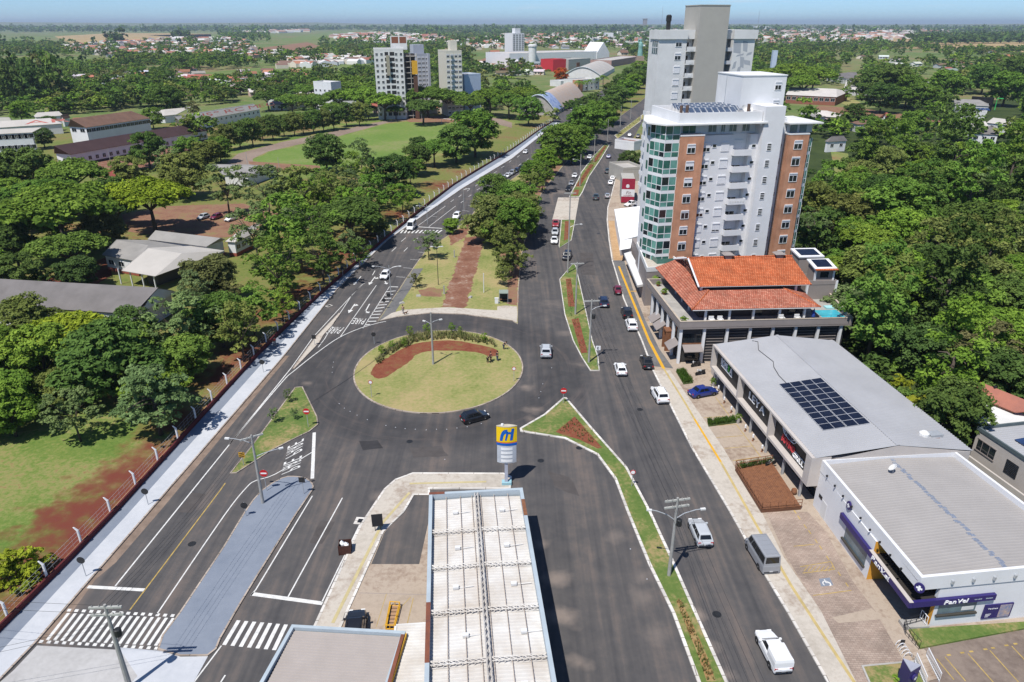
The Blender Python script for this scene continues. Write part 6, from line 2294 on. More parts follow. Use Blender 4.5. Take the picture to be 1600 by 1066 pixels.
def palm_meshes():
 rg=random.Random(9)
 mb=MB()
 pts=[(0,0,0),(0.03,0.02,0.9),(0.05,0.05,1.9)]
 mb.tube(pts,[0.09,0.07,0.06],7)
 tr=mb.mesh('trunk',M_bark_pale,True)
 V,T_=[],[]
 for k in range(16):
  a=2*math.pi*k/16+rg.uniform(-0.15,0.15)
  lift=rg.uniform(0.1,0.75)
  for i in range(11):
   t=i/10
   r=t*1.05
   z=1.9+lift*math.sin(t*2.2)*0.75-0.55*t*t
   c=np.array((0.05+r*math.cos(a),0.05+r*math.sin(a),z))
   for s_ in(-1,1):
    side=np.array((-math.sin(a)*s_,math.cos(a)*s_,-0.35))*(0.34*(1-0.55*abs(t-0.45)))
    fw=np.array((math.cos(a),math.sin(a),-0.2))*0.07
    tip=c+side+fw*2
    V.extend([c-fw,c+fw,tip+fw*0.3,tip-fw*0.3])
    T_.append(rg.uniform(0.8,1.25))
 return quads_mesh('crown',np.array(V),np.array(T_),M_leaf),tr
PALM=palm_meshes()
TREES=[]
GREEN={'mid':(0.142,0.236,0.042),'dark':(0.112,0.180,0.042),'lime':(0.268,0.356,0.033),'olive':(0.177,0.210,0.057),'grey':(0.165,0.231,0.086),'bright':(0.177,0.273,0.040),'brown':(0.165,0.168,0.064),'deep':(0.085,0.142,0.037),'yellow':(0.293,0.318,0.033),'orange':(0.488,0.127,0.022)}
rt=random.Random(21)
def vary(c,a=0.14):
 k=rt.uniform(1-a,1+a)
 return tuple(max(0.005,q*k*rt.uniform(0.94,1.06))for q in c)
def tree(x,y,r,kind,col,label,group=None,squash=1.0,name='tree',cat='tree',z=0.0):
 cm,tm=rt.choice(CROWNS[kind])if kind!='palm' else PALM
 o=tag(empty(name,(x,y,z),rt.uniform(0,6.28)),label,cat,group)
 o.scale=(r,r,r*squash)
 c=link('crown',cm,o,color=vary(GREEN[col]))
 t=link('trunk',tm,o)
 TREES.append((x,y,r))
 return o
def tree_px(px,py,rpx,kind,col,label,group=None,squash=1.0,**kw):
 """tree whose crown centre shows at a pixel with a radius given in pixels"""
 hc=KIND[kind][0]if kind!='palm' else 1.9
 zc=6.0
 for _ in range(8):
  p=G(px,py,zc)
  d=p.y*C+(CAMH-zc)*SN
  r=rpx*d/FPX
  zc=hc*r*squash
 return tree(p.x,p.y,r,kind,col,label,group,squash,**kw)
 # single trees of the park on the left
PARK='trees in the park behind the dark red wall'
KW={'mid':'mid green','dark':'dark green','lime':'lime green','olive':'olive green','grey':'grey green','bright':'bright green','brown':'brownish green','deep':'deep green','yellow':'yellow green','orange':'orange'}
KN={'round':'rounded','broad':'flat crowned','airy':'thin','tall':'tall'}
single=[(236,613,62,'layered','grey','layered pine like tree with dark trunk beside the wall and lawn'),(112,640,46,'airy','grey','thin pale green tree alone on the sunny lawn'),(168,560,74,'round','dark','big dark round tree behind the lone thin lawn tree'),(60,555,58,'round','bright','bright green round tree left of the big dark one'),(14,612,44,'round','mid','round tree at the left picture edge casting a black shadow on the lawn'),(282,498,56,'airy','grey','light grey green tree right of the hall gable'),(342,498,48,'round','dark','dark tree beside the light grey green one above the wall'),(392,480,44,'airy','mid','thin crowned tree nearest the wall left of the pointed traffic island'),(98,522,66,'broad','lime','wide lime green canopy below the dark roofed hall'),(205,512,40,'round','deep','small very dark round tree below the hall gable end'),(40,500,48,'round','olive','olive tree covering the lower left corner of the hall'),(161,484,22,'airy','grey','small grey green tree standing against the hall eave'),(322,432,44,'round','brown','brownish tree right of the open carport'),(432,410,58,'airy','mid','tall thin tree leaning over the wall at the bend'),(462,348,66,'airy','mid','large thin crowned tree with pale flower tips right of the parked cars'),(396,352,50,'airy','grey','grey green tree just right of the three parked cars'),(545,335,56,'broad','dark','spreading dark tree over red soil beside the wall'),(500,390,46,'airy','dark','dark thin tree throwing shade on the pale sidewalk'),(612,272,36,'round','deep','compact very dark round tree before the running track'),(563,240,28,'airy','grey','pale grey green tree in front of the pitch'),(508,236,32,'round','dark','dark tree covering the near corner of the pitch'),(468,296,48,'airy','olive','airy olive tree below the dirt court'),(415,292,44,'airy','grey','grey green tree beside the grey track shed'),(528,290,40,'airy','olive','olive thin tree between the dirt court and the dark round tree'),(232,306,62,'broad','lime','brilliant lime green umbrella tree by the red dirt parking'),(88,326,84,'broad','bright','huge flat bright green canopy left of the lime umbrella tree'),(20,345,56,'broad','bright','flat bright canopy at the left edge below the barracks'),(104,388,52,'broad','mid','umbrella tree left of the white garden house'),(32,428,40,'round','dark','dark round tree behind the hall ridge at the left'),(20,382,40,'round','deep','very dark tree between two flat bright canopies'),(160,356,34,'round','brown','brownish half bare tree by the dirt parking'),(40,268,46,'round','dark','dark tree in front of the left barracks'),(112,272,52,'broad','mid','mid green canopy before the clay court'),(70,300,48,'broad','mid','mid green canopy above the huge flat one'),(200,266,27,'round','olive','olive tree beside the clay court'),(228,232,31,'round','dark','dark round tree in front of the long purple roof'),(286,270,40,'round','olive','tree with a yellowish top left of the grey track shed'),(351,288,40,'airy','grey','grey green tree in front of the track shed'),(262,248,26,'airy','grey','pale tree on the practice ground end of the purple roof'),(296,235,26,'round','mid','mid green tree at the right end of the purple roof'),(322,238,24,'round','olive','olive tree at the left end of the shaded row'),(342,232,22,'round','mid','tree at the track bend behind the grey shed'),(258,155,28,'round','dark','dark tall tree behind the lettered roof hall'),(66,214,17,'round','deep','dark round tree against the pale left barracks'),(76,192,13,'round','deep','small dark tree before the red lettered left roof'),(145,192,22,'broad','dark','umbrella tree in front of the two storey barracks'),(186,196,16,'round','dark','round tree in front of the right half of the two storey barracks'),(237,183,18,'round','mid','round tree between the brown roof and the lettered hall'),(30,172,18,'round','bright','bright round tree above the left sheds'),(742,205,40,'round','mid','big fluffy mid green tree covering the far goal'),(712,222,32,'round','dark','dark tree right of the pitch beside the wall'),(678,232,30,'broad','mid','umbrella tree between pitch and wall'),(650,248,26,'round','dark','dark tree right of the compact one'),(655,226,15,'round','deep','small dark tree at the corner of the pitch'),(640,262,24,'airy','mid','thin tree over the dry verge near the wall'),(20,892,44,'bush','yellow','yellow green bushy tree against the wall at the lower left'),(362,455,22,'airy','brown','bare twiggy tree beside the brownish one'),(300,168,14,'airy','brown','tall bare pale tree before the lettered roof'),(590,300,40,'airy','mid','open crowned tree between the dark round tree and the wall'),(560,392,24,'airy','dark','small dark tree at the wall beside the crosswalk'),]
for s_ in single:tree_px(*s_,group=PARK)
ORD=['first','second','third','fourth','fifth','sixth','seventh','eighth','ninth','tenth','eleventh','twelfth','last']
ROWG='tree row beside the running track'
for i,(x,y,r)in enumerate([(352,212,17),(372,207,18),(392,204,18),(408,199,15),(424,197,16),(442,194,14),(458,192,15),(472,190,14),(488,187,15),(504,186,14),(520,182,15),(540,177,15),(560,176,15)]):
 tree_px(x,y,r,'round','dark' if i%3 else 'olive','%s tree of the row along the running track, from the grey shed'%ORD[i],ROWG,1.35)
UMB='umbrella trees lining the far side of the sports ground'
for x,y,r in[(418,152,22),(455,158,24),(492,158,24),(530,152,28),(565,150,32),(600,158,30),(632,152,30),(668,150,34),(660,168,28),(700,152,30),(735,160,28),(765,152,30),(795,158,28),(815,148,26),(838,152,24),(590,138,26),(545,138,24),(480,142,22),(440,140,20),(520,168,18),(618,172,15),(575,172,16)]:
 cc_=rt.choice(['mid','bright','dark','mid'])
 wh='left of the white flats' if x<490 else 'in front of the white flats' if x<536 else 'left of the unfinished tower' if x<585 else 'under the unfinished tower' if x<640 else 'below the slim grey tower' if x<690 else 'below the cream tower' if x<725 else 'below the pale blue block' if x<760 else 'left of the blue painted arch'
 tree_px(x,y,r,'broad',cc_,'%s umbrella tree %s, %s row behind the pitch'%(KW[cc_],wh,'front' if y>156 else 'middle' if y>146 else 'back'),UMB)
tree_px(826,172,24,'round','mid','fluffy mid green tree right before the blue painted arch')
tree_px(877,117,13,'round','orange','orange flowering tree in front of the red store')
MED='trees on the median between the carriageways'
for x,y,r,k,c,lb in[(805,310,32,'round','mid','mid green tree at the upper right of the median grove'),(782,360,30,'round','olive','olive tree in the middle left of the median grove'),(790,402,24,'airy','olive','thin olive tree at the lower left of the median grove'),(835,268,22,'round','mid','mid green tree beyond the airy median trees'),(893,235,22,'round','mid','mid green tree between the wide dense one and the road bend'),(768,340,43,'round','olive','olive tree at the left front of the median grove'),(800,345,43,'round','mid','mid green tree at the heart of the median grove'),(792,378,35,'airy','olive','thin olive tree at the lower end of the median grove'),(815,330,35,'round','olive','olive tree leaning over the dark road'),(772,300,34,'round','dark','dark round tree beside the parked cars'),(826,290,25,'airy','olive','small olive tree between two bigger median trees'),(852,250,24,'round','bright','bright round tree beyond the dark one on the median'),(848,272,23,'airy','mid','small airy tree on the median kerb'),(876,222,34,'round','mid','wide dense tree on the median opposite the wall end'),(905,215,25,'round','mid','dense tree nearest the middle carriageway bend'),(915,192,32,'round','mid','leafy tree beyond the median gap'),(935,180,28,'round','mid','leafy tree on the far median beside the lamp post'),(950,168,25,'round','dark','darker tree on the far median'),(706,352,14,'round','bright','small bright green tree at the end of the stone path'),(669,378,23,'airy','grey','small pale tree overhanging the grey garden walk'),(786,428,16,'airy','olive','low olive tree beside the bus shelter wall'),(802,402,28,'airy','olive','olive tree between grove and shelter'),(650,436,12,'airy','brown','bare young tree in the garden')]:
 tree_px(x,y,r,k,c,lb,MED)
AV='trees along the far avenue'
for x,y,r in[(965,150,15),(978,140,15),(990,130,14),(1000,122,13),(985,118,12),(970,128,12),(955,142,12),(1000,108,12),(1012,112,12)]:
 cc_=rt.choice(['mid','bright','dark'])
 tree_px(x,y,r*1.25,'round',cc_,'%s round tree of the far avenue, %s the tall tower'%(KW[cc_],'touching the edge of' if x>995 else 'just left of' if x>975 else 'farther left of'),AV)
for x,y,r in[(905,128,8),(918,127,8),(930,124,8),(943,120,8)]:
 tree_px(x,y,r,'palm','mid','feathery palm beside the grey arched hall, %s'%('nearest it' if x<910 else 'second from it' if x<925 else 'third from it' if x<940 else 'farthest from it'),'palms by the arched hall')
tree_px(984,250,18,'round','deep','dark round tree beside the avenue at the foot of the tall tower')
tree_px(1452,628,34,'palm','yellow','yellowish palm behind the grey shop roof',squash=0.8)
tree_px(1408,602,20,'bush','yellow','small bush with a yellow top beside the shop roof edge')
tree_px(1551,652,24,'bush','bright','bright bush below the brick house')
hd=[]
for i in range(9):
 t=i/8
 tree_px(872+62*t,170-20*t,9,'bush','dark','%s dark clipped hedge tree counted from the painted arched hall'%ORD[i],'hedge trees along the avenue edge')
 # filled areas
def where(px,py):
 if px>1200:
  a='by the right brick pier' if px<1335 else 'right of the tower' if px<1385 else 'above the pool' if px<1440 else 'at its middle' if px<1500 else 'at its right part' if px<1555 else 'by the picture edge'
  b=['upper rim','upper part','midway','lower part','lowest'][0 if py<265 else 1 if py<330 else 2 if py<400 else 3 if py<480 else 4]
  return ', %s, %s'%(a,b)
 if px<300 and py<480:return ', near the picture edge' if px<60 else ', near the garden house' if py>350 else ', below the barracks'
 if px<330:return ', at the picture edge' if px<70 else ', by the lawn' if px<130 else ', behind the pine' if px<220 else ', close to the wall'
 return ', near the carport' if px<380 else ', at mid grove' if px<460 else ', near the wall' if py>360 else ', near the track'
def fill(poly,zc,rmin,rmax,kinds,cols,label,group,gap=0.8,avoid=(),n=4000,limit=999,seed=1,big_first=True):
 rg=random.Random(seed)
 xs,ys=[p[0]for p in poly],[p[1]for p in poly]
 done=[]
 for _ in range(n):
  if len(done)>=limit:break
  px,py=rg.uniform(min(xs),max(xs)),rg.uniform(min(ys),max(ys))
  if not inside(px,py,poly):continue
  if any(inside(px,py,a)for a in avoid):continue
  p=G(px,py,zc)
  r=rg.uniform(rmin,rmax)
  if any((p.x-q[0])**2+(p.y-q[1])**2<(gap*(r+q[2]))**2 for q in TREES):continue
  done.append((p.x,p.y))
  col=rg.choice(cols)
  kd=rg.choice(kinds)
  tree(p.x,p.y,r,kd,col,label%(('big ' if r>rmin+0.7*(rmax-rmin)else 'small ' if r<rmin+0.3*(rmax-rmin)else '')+KW[col]+' '+KN[kd])+where(px,py),group,squash=rg.uniform(0.8,1.35))
 return len(done)
NF=0
left_avoid=[[(160,345),(420,330),(425,440),(160,450)],[(0,420),(260,425),(265,500),(0,500)],[(0,640),(60,590),(200,640),(330,560),(600,330),(600,400),(0,900)],[(345,235),(720,185),(720,262),(345,275)],[(118,240),(210,240),(210,290),(118,290)],[(250,300),(420,300),(420,345),(250,345)]]
NF+=fill([(-60,250),(170,275),(215,330),(170,420),(-60,470)],5,4.0,6.5,['broad','round'],['mid','dark','bright','deep'],'%s tree of the upper park',PARK,0.72,left_avoid,seed=3,limit=30)
NF+=fill([(300,400),(420,300),(560,262),(650,255),(640,300),(500,440),(400,520),(300,540)],5,3.2,5.0,['airy','round','airy'],['mid','grey','bright','olive'],'%s tree of the grove beside the wall',PARK,0.70,left_avoid,seed=4,limit=30)
NF+=fill([(-80,500),(230,505),(330,540),(250,600),(100,600),(-80,660)],5,3.4,5.6,['round','broad'],['dark','mid','olive','bright'],'%s tree of the grove below the hall',PARK,0.70,left_avoid,seed=5,limit=26)
FOREST='trees of the dense forest right of the shops'
forest_poly=[(1262,330),(1282,300),(1345,245),(1470,228),(1620,236),(1800,250),(1800,660),(1640,590),(1560,600),(1490,632),(1440,600),(1385,545),(1345,505),(1310,455),(1290,400),(1262,380)]
for x,y,r,k,c,lb in[(1440,545,46,'round','deep','very dark round tree just behind the shop roof ridge'),(1375,470,48,'round','dark','dark tree right of the small pool'),(1395,425,50,'round','bright','bright green crown above the pool terrace'),(1470,380,56,'airy','olive','feathery olive crown at the forest middle'),(1330,340,46,'round','olive','olive crown beside the right brick pier'),(1400,330,60,'round','mid','big rounded crown right of the tower'),(1530,360,54,'round','dark','dark broad crown in the upper right forest'),(1575,330,40,'broad','bright','flat bright crown near the right edge'),(1505,470,60,'round','mid','large rounded crown at the centre of the forest'),(1580,470,50,'round','dark','dark rounded crown at the right picture edge'),(1545,545,56,'airy','brown','brownish crown low in the right forest'),(1455,455,44,'round','bright','bright crown left of the large rounded one'),(1490,560,40,'round','olive','olive crown above the palm'),(1590,580,36,'broad','bright','bright crown above the orange roofed house'),(1395,520,36,'round','deep','deep green crown against the grey roof eave')]:
 tree_px(x,y,r,k,c,lb,FOREST)
NF+=fill(forest_poly,7,4.2,7.0,['round','round','broad','airy','tall'],['mid','dark','mid','bright','deep','bright','olive','grey'],'%s tree in the forest',FOREST,0.62,[[(1295,225),(1330,235),(1345,300),(1305,300)]],n=9000,seed=6,limit=118)
UPR='trees around the houses beyond the forest'
for x,y,r in[(1200,118,26),(1235,112,30),(1272,118,30),(1255,130,28),(1215,132,24)]:
 tree_px(x,y,r,'broad','bright','wide bright umbrella tree %s the brick pier shed'%{1200:'leftmost behind',1235:'second from left behind',1272:'right behind',1255:'touching the ridge of',1215:'low at the left of'}[x],UPR)
for x,y,r,c in[(1360,128,26,'dark'),(1395,130,34,'dark'),(1420,140,28,'mid'),(1335,178,19,'deep'),(1380,150,26,'deep'),(1478,130,27,'mid'),(1440,150,24,'mid'),(1540,120,26,'dark'),(1575,135,30,'mid'),(1590,108,26,'dark'),(1310,195,15,'dark'),(1425,188,20,'mid'),(1360,200,22,'mid')]:
 tree_px(x,y,r,'round',c,'rounded %s tree %s'%(KW[c],{1360:'left of the steep grey gabled house',1395:'large at the middle of the upper right woods',1420:'left of the modern white house',1335:'between pink house and red hipped house',1380:'above the red hipped house',1478:'behind the modern white house',1440:'in front of the modern white house',1540:'above the long grey house',1575:'right of the black wall',1590:'highest at the right picture edge',1310:'above the dark gabled house',1425:'beside the street below the modern house',1360.5:''}.get(x,'beyond the street')if not(x==1360 and y>150)else 'rounded tree below the red hipped house'),UPR)
tree_px(1488,190,13,'palm','grey','grey green palm before the solar roofed house')
SAP='young trees on the roundabout'
for x,y,r in[(641,516,7),(667,512,7),(706,511,7),(632,534,6.5),(757,526,6.5),(596,546,7),(612,538,6),(719,515,5)]:
 tree_px(x,y,r,'airy','bright','spindly sapling planted round the red bed of the roundabout',SAP,1.3,name='sapling',cat='sapling')
for x,y,r,lb in[(427,647,9,'sapling lowest on the left triangular island'),(450,616,8,'sapling at the upper tip of the left triangular island'),(459,645,7,'sapling nearest the no entry sign of the left island')]:
 tree_px(x,y,r,'airy','grey',lb,None,1.5,name='sapling',cat='sapling')
 # masses: undergrowth, far woods
def mass(name,label,items,seed,m=M_leaf_far,lods=None):
 """one object made of many small crowns: items are (x, y, r, squash, colour, lod)"""
 rs=np.random.RandomState(seed)
 Vs,Ts,Cs=[],[],[]
 for(x,y,r,sq,col,lod,kd)in items:
  V,tn=rs_choice(lods[(lod,kd)],rs)
  a=rs.uniform(0,6.28)
  ca,sa=math.cos(a),math.sin(a)
  W=np.empty_like(V)
  W[:,0]=(V[:,0]*ca-V[:,1]*sa)*r+x
  W[:,1]=(V[:,0]*sa+V[:,1]*ca)*r+y
  W[:,2]=V[:,2]*r*sq
  Vs.append(W)
  k=rs.uniform(0.8,1.2)
  Ts.append(tn*k)
  Cs.append(np.tile(np.array(col,np.float32),(len(tn),1)))
 me=quads_mesh(name,np.concatenate(Vs),np.concatenate(Ts),m,np.concatenate(Cs))
 o=link(name,me)
 return tag(o,label,None,None,'stuff')
def rs_choice(lst,rs):return lst[rs.randint(len(lst))]
LODS={}
for kd in('round','broad','bush'):
 hc={'round':0.95,'broad':1.0,'bush':0.45}[kd]
 for lod,(nc,sb,nl_,sz)in enumerate([(20,4,4,0.165),(11,3,3,0.26),(7,2,2,0.46)]):
  lst=[]
  for v in range(5):
   V,tn=crown_arrays(700+v+lod*11,'round' if kd=='bush' else kd,nc,sb,nl_,sz)
   V[:,2]+=hc
   lst.append((V,tn))
  LODS[(lod,kd)]=lst
rg=random.Random(55)
items=[]
for poly,n in((forest_poly+[],420),([(1010,400),(1300,700),(1480,660),(1640,640),(1800,700),(1800,300),(1280,250)],500),([(-60,260),(215,330),(170,420),(-60,470)],70),([(300,430),(420,320),(620,270),(500,440),(400,530),(320,560)],60),([(-80,500),(300,560),(180,640),(-80,690)],60)):
 xs,ys=[p[0]for p in poly],[p[1]for p in poly]
 for _ in range(n):
  px,py=rg.uniform(min(xs),max(xs)),rg.uniform(min(ys),max(ys))
  if not inside(px,py,poly):continue
  p=G(px,py,0.5)
  u_,w_=L.at(*P(p.x,p.y,0),0)
  if p.x<56 and p.y<130 and p.y>60 and-1<u_<32 and w_<20.5:continue
  if p.y<130 and p.x<56 and 98<p.y:continue
  if p.y<=71 and p.x<90:continue
  if T.at(*P(p.x,p.y,0),0)[0]<30 and p.y<215 and p.y>125:continue
  items.append((p.x,p.y,rg.uniform(1.5,3.0),rg.uniform(0.8,1.2),vary(GREEN[rg.choice(['dark','mid','deep'])]),0,'bush'))
mass('undergrowth','dark shrubs and saplings filling the gaps under the forest and park trees',items,5,lods=LODS)
OPEN=[[(0,52),(340,50),(345,62),(250,66),(110,70),(0,62)],[(420,49),(625,48),(630,57),(500,66),(420,66)],[(1395,64),(1800,60),(1800,84),(1480,80)],[(1335,56),(1425,54),(1425,70),(1395,72)],[(395,66),(500,66),(500,84),(395,86)],[(740,78),(800,78),(800,104),(740,110)],[(270,116),(420,104),(585,98),(585,113),(280,128)],[(640,150),(720,150),(720,180),(640,180)],[(0,188),(380,160),(420,175),(300,215),(140,290),(0,300)],[(340,190),(560,176),(860,172),(860,200),(700,310),(340,290)],[(850,215),(880,165),(1000,98),(1070,98),(1010,260),(850,320)],[(790,78),(965,78),(1005,96),(1000,112),(940,130),(880,135),(855,115),(795,104)],[(1230,135),(1315,135),(1320,172),(1230,172)],[(840,125),(940,120),(945,160),(880,190),(825,190)],[(255,170),(415,160),(420,185),(260,200)],[(0,88),(180,90),(180,102),(0,104)],[(1290,225),(1332,225),(1345,300),(1300,305)],[(1265,160),(1420,172),(1420,202),(1265,200)],[(1485,148),(1600,150),(1600,222),(1485,212)],[(1430,118),(1500,118),(1500,146),(1430,150)],[(1310,104),(1350,104),(1350,142),(1310,142)]]
TOWNS=[([(90,74),(150,66),(280,60),(380,62),(400,78),(330,92),(180,90),(100,86)],0.6),([(520,56),(600,53),(690,58),(700,66),(640,70),(530,66)],0.7),([(690,70),(790,56),(1010,52),(1010,82),(800,78),(700,88)],0.35),([(1175,46),(1400,42),(1500,46),(1440,62),(1340,72),(1180,76)],0.45),([(1530,84),(1700,86),(1700,108),(1535,100)],0.6),([(440,92),(590,86),(585,100),(440,112)],0.4),([(0,108),(120,104),(280,108),(300,118),(120,128),(0,124)],0.2),([(280,120),(480,112),(500,126),(380,142),(260,140)],0.25),([(60,128),(200,122),(260,138),(120,148)],0.25),([(0,60),(90,62),(90,72),(0,72)],0.1),([(360,84),(440,82),(440,96),(360,98)],0.4),([(1300,72),(1420,76),(1540,90),(1540,130),(1400,110),(1300,100)],0.1)]
items=[]
cellr=random.Random(77)
def scatter(d0,d1,n,r0,r1,lod,cols,thin):
 """random crowns between two distances, thinned by open land and towns"""
 k=0
 for _ in range(n):
  y=math.sqrt(cellr.uniform(d0*d0,d1*d1))
  x=cellr.uniform(-0.80,0.80)*(y*0.95+20)
  px,py=P(x,y,0)
  if px<-60 or px>1660:continue
  if any(inside(px,py,o_)for o_ in OPEN):continue
  dens=thin
  for poly,dn in TOWNS:
   if inside(px,py,poly):dens=min(dens,0.16 if dn>0.5 else 0.30)
  f=math.sin(x*0.006+1.3*math.sin(y*0.0021))*math.cos(y*0.0043+x*0.0017)+0.5*math.sin(x*0.019-y*0.011)
  if cellr.random()>dens*(0.72+0.45*f):continue
  r=cellr.uniform(r0,r1)
  items.append((x,y,r,cellr.uniform(0.8,1.25),vary(GREEN[cellr.choice(cols)],0.18),lod,'broad' if cellr.random()<0.3 else 'round'))
  k+=1
 return k
scatter(330,900,6000,4.0,6.8,0,['mid','dark','mid','olive','bright','deep'],0.95)
scatter(900,1900,12500,5.0,8.0,1,['dark','mid','bright','olive','deep'],0.85)
scatter(1900,4200,12000,7,12,2,['dark','mid','mid','olive'],0.62)
scatter(4200,9000,8000,14,26,2,['dark','mid'],0.5)
items=[it for it in items if not any((it[0]-q[0])**2+(it[1]-q[1])**2<(0.6*(it[2]+q[2]))**2 for q in TREES)]
def belt(px0,py0,px1,py1,n,h,r,cols=('deep','dark'),lod=1,jit=6,sq=2.0):
 for i in range(n):
  t=(i+cellr.random())/n
  px,py=px0+(px1-px0)*t,py0+(py1-py0)*t+cellr.uniform(-0.5,0.5)
  p=G(px,py)
  items.append((p.x,p.y+cellr.uniform(-jit,jit),r*cellr.uniform(0.8,1.2),h/(2*r)*cellr.uniform(0.8,1.15),vary(GREEN[cellr.choice(cols)]),lod,'round'))
for k in range(4):
 belt(-40,166-8*k,102-6*k,164-9*k,11,30,8,('deep','brown','dark'),0,8)
belt(0,152,260,150,22,14,6,('dark','mid','deep'),0)
belt(100,172,265,165,18,13,6,('bright','mid','dark'),0)
belt(110,162,265,156,18,13,6,('bright','mid','dark'),0)
for a in((20,51,190,50),(190,51,440,49),(240,49,400,47),(440,49,540,47),(540,47.5,800,48),(580,50,800,52),(640,55,800,56),(800,50,1010,50),(1425,56,1620,54),(1425,60,1620,60),(1420,66,1640,64),(1430,70,1640,66),(1180,46,1420,46)):
 belt(*a,34,26,16,('deep','dark'),2,60,1.0)
belt(176,68,192,68,9,40,18,('deep',),1,20)
belt(272,61,294,61,9,34,18,('deep',),1,20)
belt(968,46,982,46,4,60,20,('deep',),1,20)
for k in range(5):belt(1432,70-2.6*k,1640,66-2.4*k,40,22,14,('deep','dark'),1,20)
mass('distant_woodland','woods and scattered trees covering the land as far as the horizon',items,8,lods=LODS)
NITEMS=len(items)
def tufts(name,label,pts,n,h,cols,seed,zbase=0.12,w=0.02):
 rs=np.random.RandomState(seed)
 rgl=random.Random(seed)
 poly=gp(pts)
 xs,ys=[p[0]for p in poly],[p[1]for p in poly]
 V,T_,Cc=[],[],[]
 k=0
 while k<n:
  x,y=rgl.uniform(min(xs),max(xs)),rgl.uniform(min(ys),max(ys))
  if not inside(x,y,poly):continue
  k+=1
  col=vary(rgl.choice(cols))
  for b in range(6):
   a=rgl.uniform(0,6.28)
   hh=h*rgl.uniform(0.6,1.2)
   dx,dy=math.cos(a)*hh*0.4,math.sin(a)*hh*0.4
   ex,ey=-math.sin(a)*w*h*4,math.cos(a)*w*h*4
   V.extend([(x-ex,y-ey,zbase),(x+ex,y+ey,zbase),(x+dx+ex*0.4,y+dy+ey*0.4,zbase+hh),(x+dx-ex*0.4,y+dy-ey*0.4,zbase+hh)])
   T_.append(rgl.uniform(0.8,1.2))
   Cc.append(col)
 o=link(name,quads_mesh(name,np.array(V),np.array(T_),M_leaf_far,np.array(Cc,np.float32)))
 return tag(o,label,None,None,'stuff')
STRAW=[(0.30,0.27,0.13),(0.22,0.22,0.09),(0.16,0.19,0.06)]
GRN=[(0.08,0.13,0.03),(0.11,0.15,0.04)]
tufts('ornamental_grass','pale ornamental grass along the upper edge of the roundabout bed',[(588,566),(604,548),(640,528),(670,522),(720,523),(770,535),(777,545),(740,536),(700,531),(660,534),(620,548),(592,572)],420,0.8,STRAW,3)
tufts('bed_plants','small plants dotted over the red planting bed of the right island',[(898,654),(872,675),(905,686),(936,700)],60,0.35,STRAW+GRN,4)
tufts('bed_plants','low dry plants over the red beds of the flower median',[(884,437),(892,436),(900,485),(893,500),(904,498),(918,552),(908,553),(888,480)],90,0.3,STRAW+GRN,5)
tufts('bed_plants','rows of low flowers on the far median bed',[(899,292),(906,292),(948,229),(944,229)],160,0.4,[(0.35,0.15,0.05),(0.3,0.22,0.08)]+GRN,6)
tufts('bed_plants','straw coloured planting along the farthest flower median',[(961,212),(965,215),(1002,188),(1000,183)],160,0.5,STRAW,7)
tufts('roadside_strip_plants','dry plants along the strip between the two right carriageways',[(1056,940),(1064,939),(1118,1066),(1104,1066)],160,0.3,[(0.30,0.19,0.08),(0.25,0.22,0.08)]+GRN,8)
for nm,pts,lb in(('planter_bed',[(1056,581),(1069,579),(1083,599),(1068,601)],'green planted bed beside the parked motorcycles'),('planter_bed',[(1105,659),(1146,655),(1152,661),(1107,667)],'narrow green planted bed between two parking bays')):
 o=tag(empty(nm,G(*pts[0],0.1)),lb,'planter')
 off=Vector(o.location)
 q=[tuple((Vector((x,y,0))-off).to_2d())for x,y in gp(pts,0.1)]
 mb=MB()
 mb.prism(q,0,0.12)
 mb.build('soil',M_forestfloor,o)
 t_=tufts('leaves','',pts,260,0.45,[(0.06,0.12,0.02),(0.09,0.15,0.03)],11,0.2)
 t_.parent=o
 t_.location=-off
 # boundary wall with posts and wire
wall=thing('boundary_wall','low dark red wall with white posts and wire mesh along the pale sidewalk','wall',(0,0,0))
M_maroon=mat('dark_red_wall_paint',(0.13,0.022,0.024),var=0.12,scale=0.6)
mb=MB()
strip(mb,smooth_line(wall_line,3),0.02,0.22,0,0.75)
mb.build('base_wall',M_maroon,wall)
pts_w=offset(smooth_line(wall_line,3),0.32,False)
acc,nxt,posts=0.0,1.5,[]
for a,b in zip(pts_w,pts_w[1:]):
 l=math.hypot(b[0]-a[0],b[1]-a[1])
 while nxt<=acc+l:
  t=(nxt-acc)/l
  posts.append((a[0]+(b[0]-a[0])*t,a[1]+(b[1]-a[1])*t))
  nxt+=5.1
 acc+=l
mb=MB()
mb.box(-0.09,0.09,-0.09,0.09,0,2.1)
mb.hull([(-0.09,-0.09,2.1),(0.09,-0.09,2.1),(0.09,0.09,2.1),(-0.09,0.09,2.1)],[(-0.39,-0.05,2.5),(-0.27,-0.05,2.5),(-0.27,0.05,2.5),(-0.39,0.05,2.5)])
pm=mb.mesh('post',M_white)
for p in posts:link('post',pm,wall,loc=(p[0],p[1],0))
mb=MB()
for a,b in zip(posts,posts[1:]):
 for z in(1.15,1.6,2.05):mb.tube([(*a,z),(*b,z)],0.012,3,cap=False)
 for k in range(1,5):
  t=k/5
  x,y=a[0]+(b[0]-a[0])*t,a[1]+(b[1]-a[1])*t
  mb.tube([(x,y,0.75),(x,y,2.05)],0.008,3,cap=False)
tag(mb.build('wire',M_steel,wall),kind='stuff')
mb=MB()
strip(mb,smooth_line(wall_line,3),0.24,1.0,0,0.05)
mb.build('sandy_footing',mat('sandy_strip',(0.36,0.22,0.12),var=0.15,scale=0.8),wall)
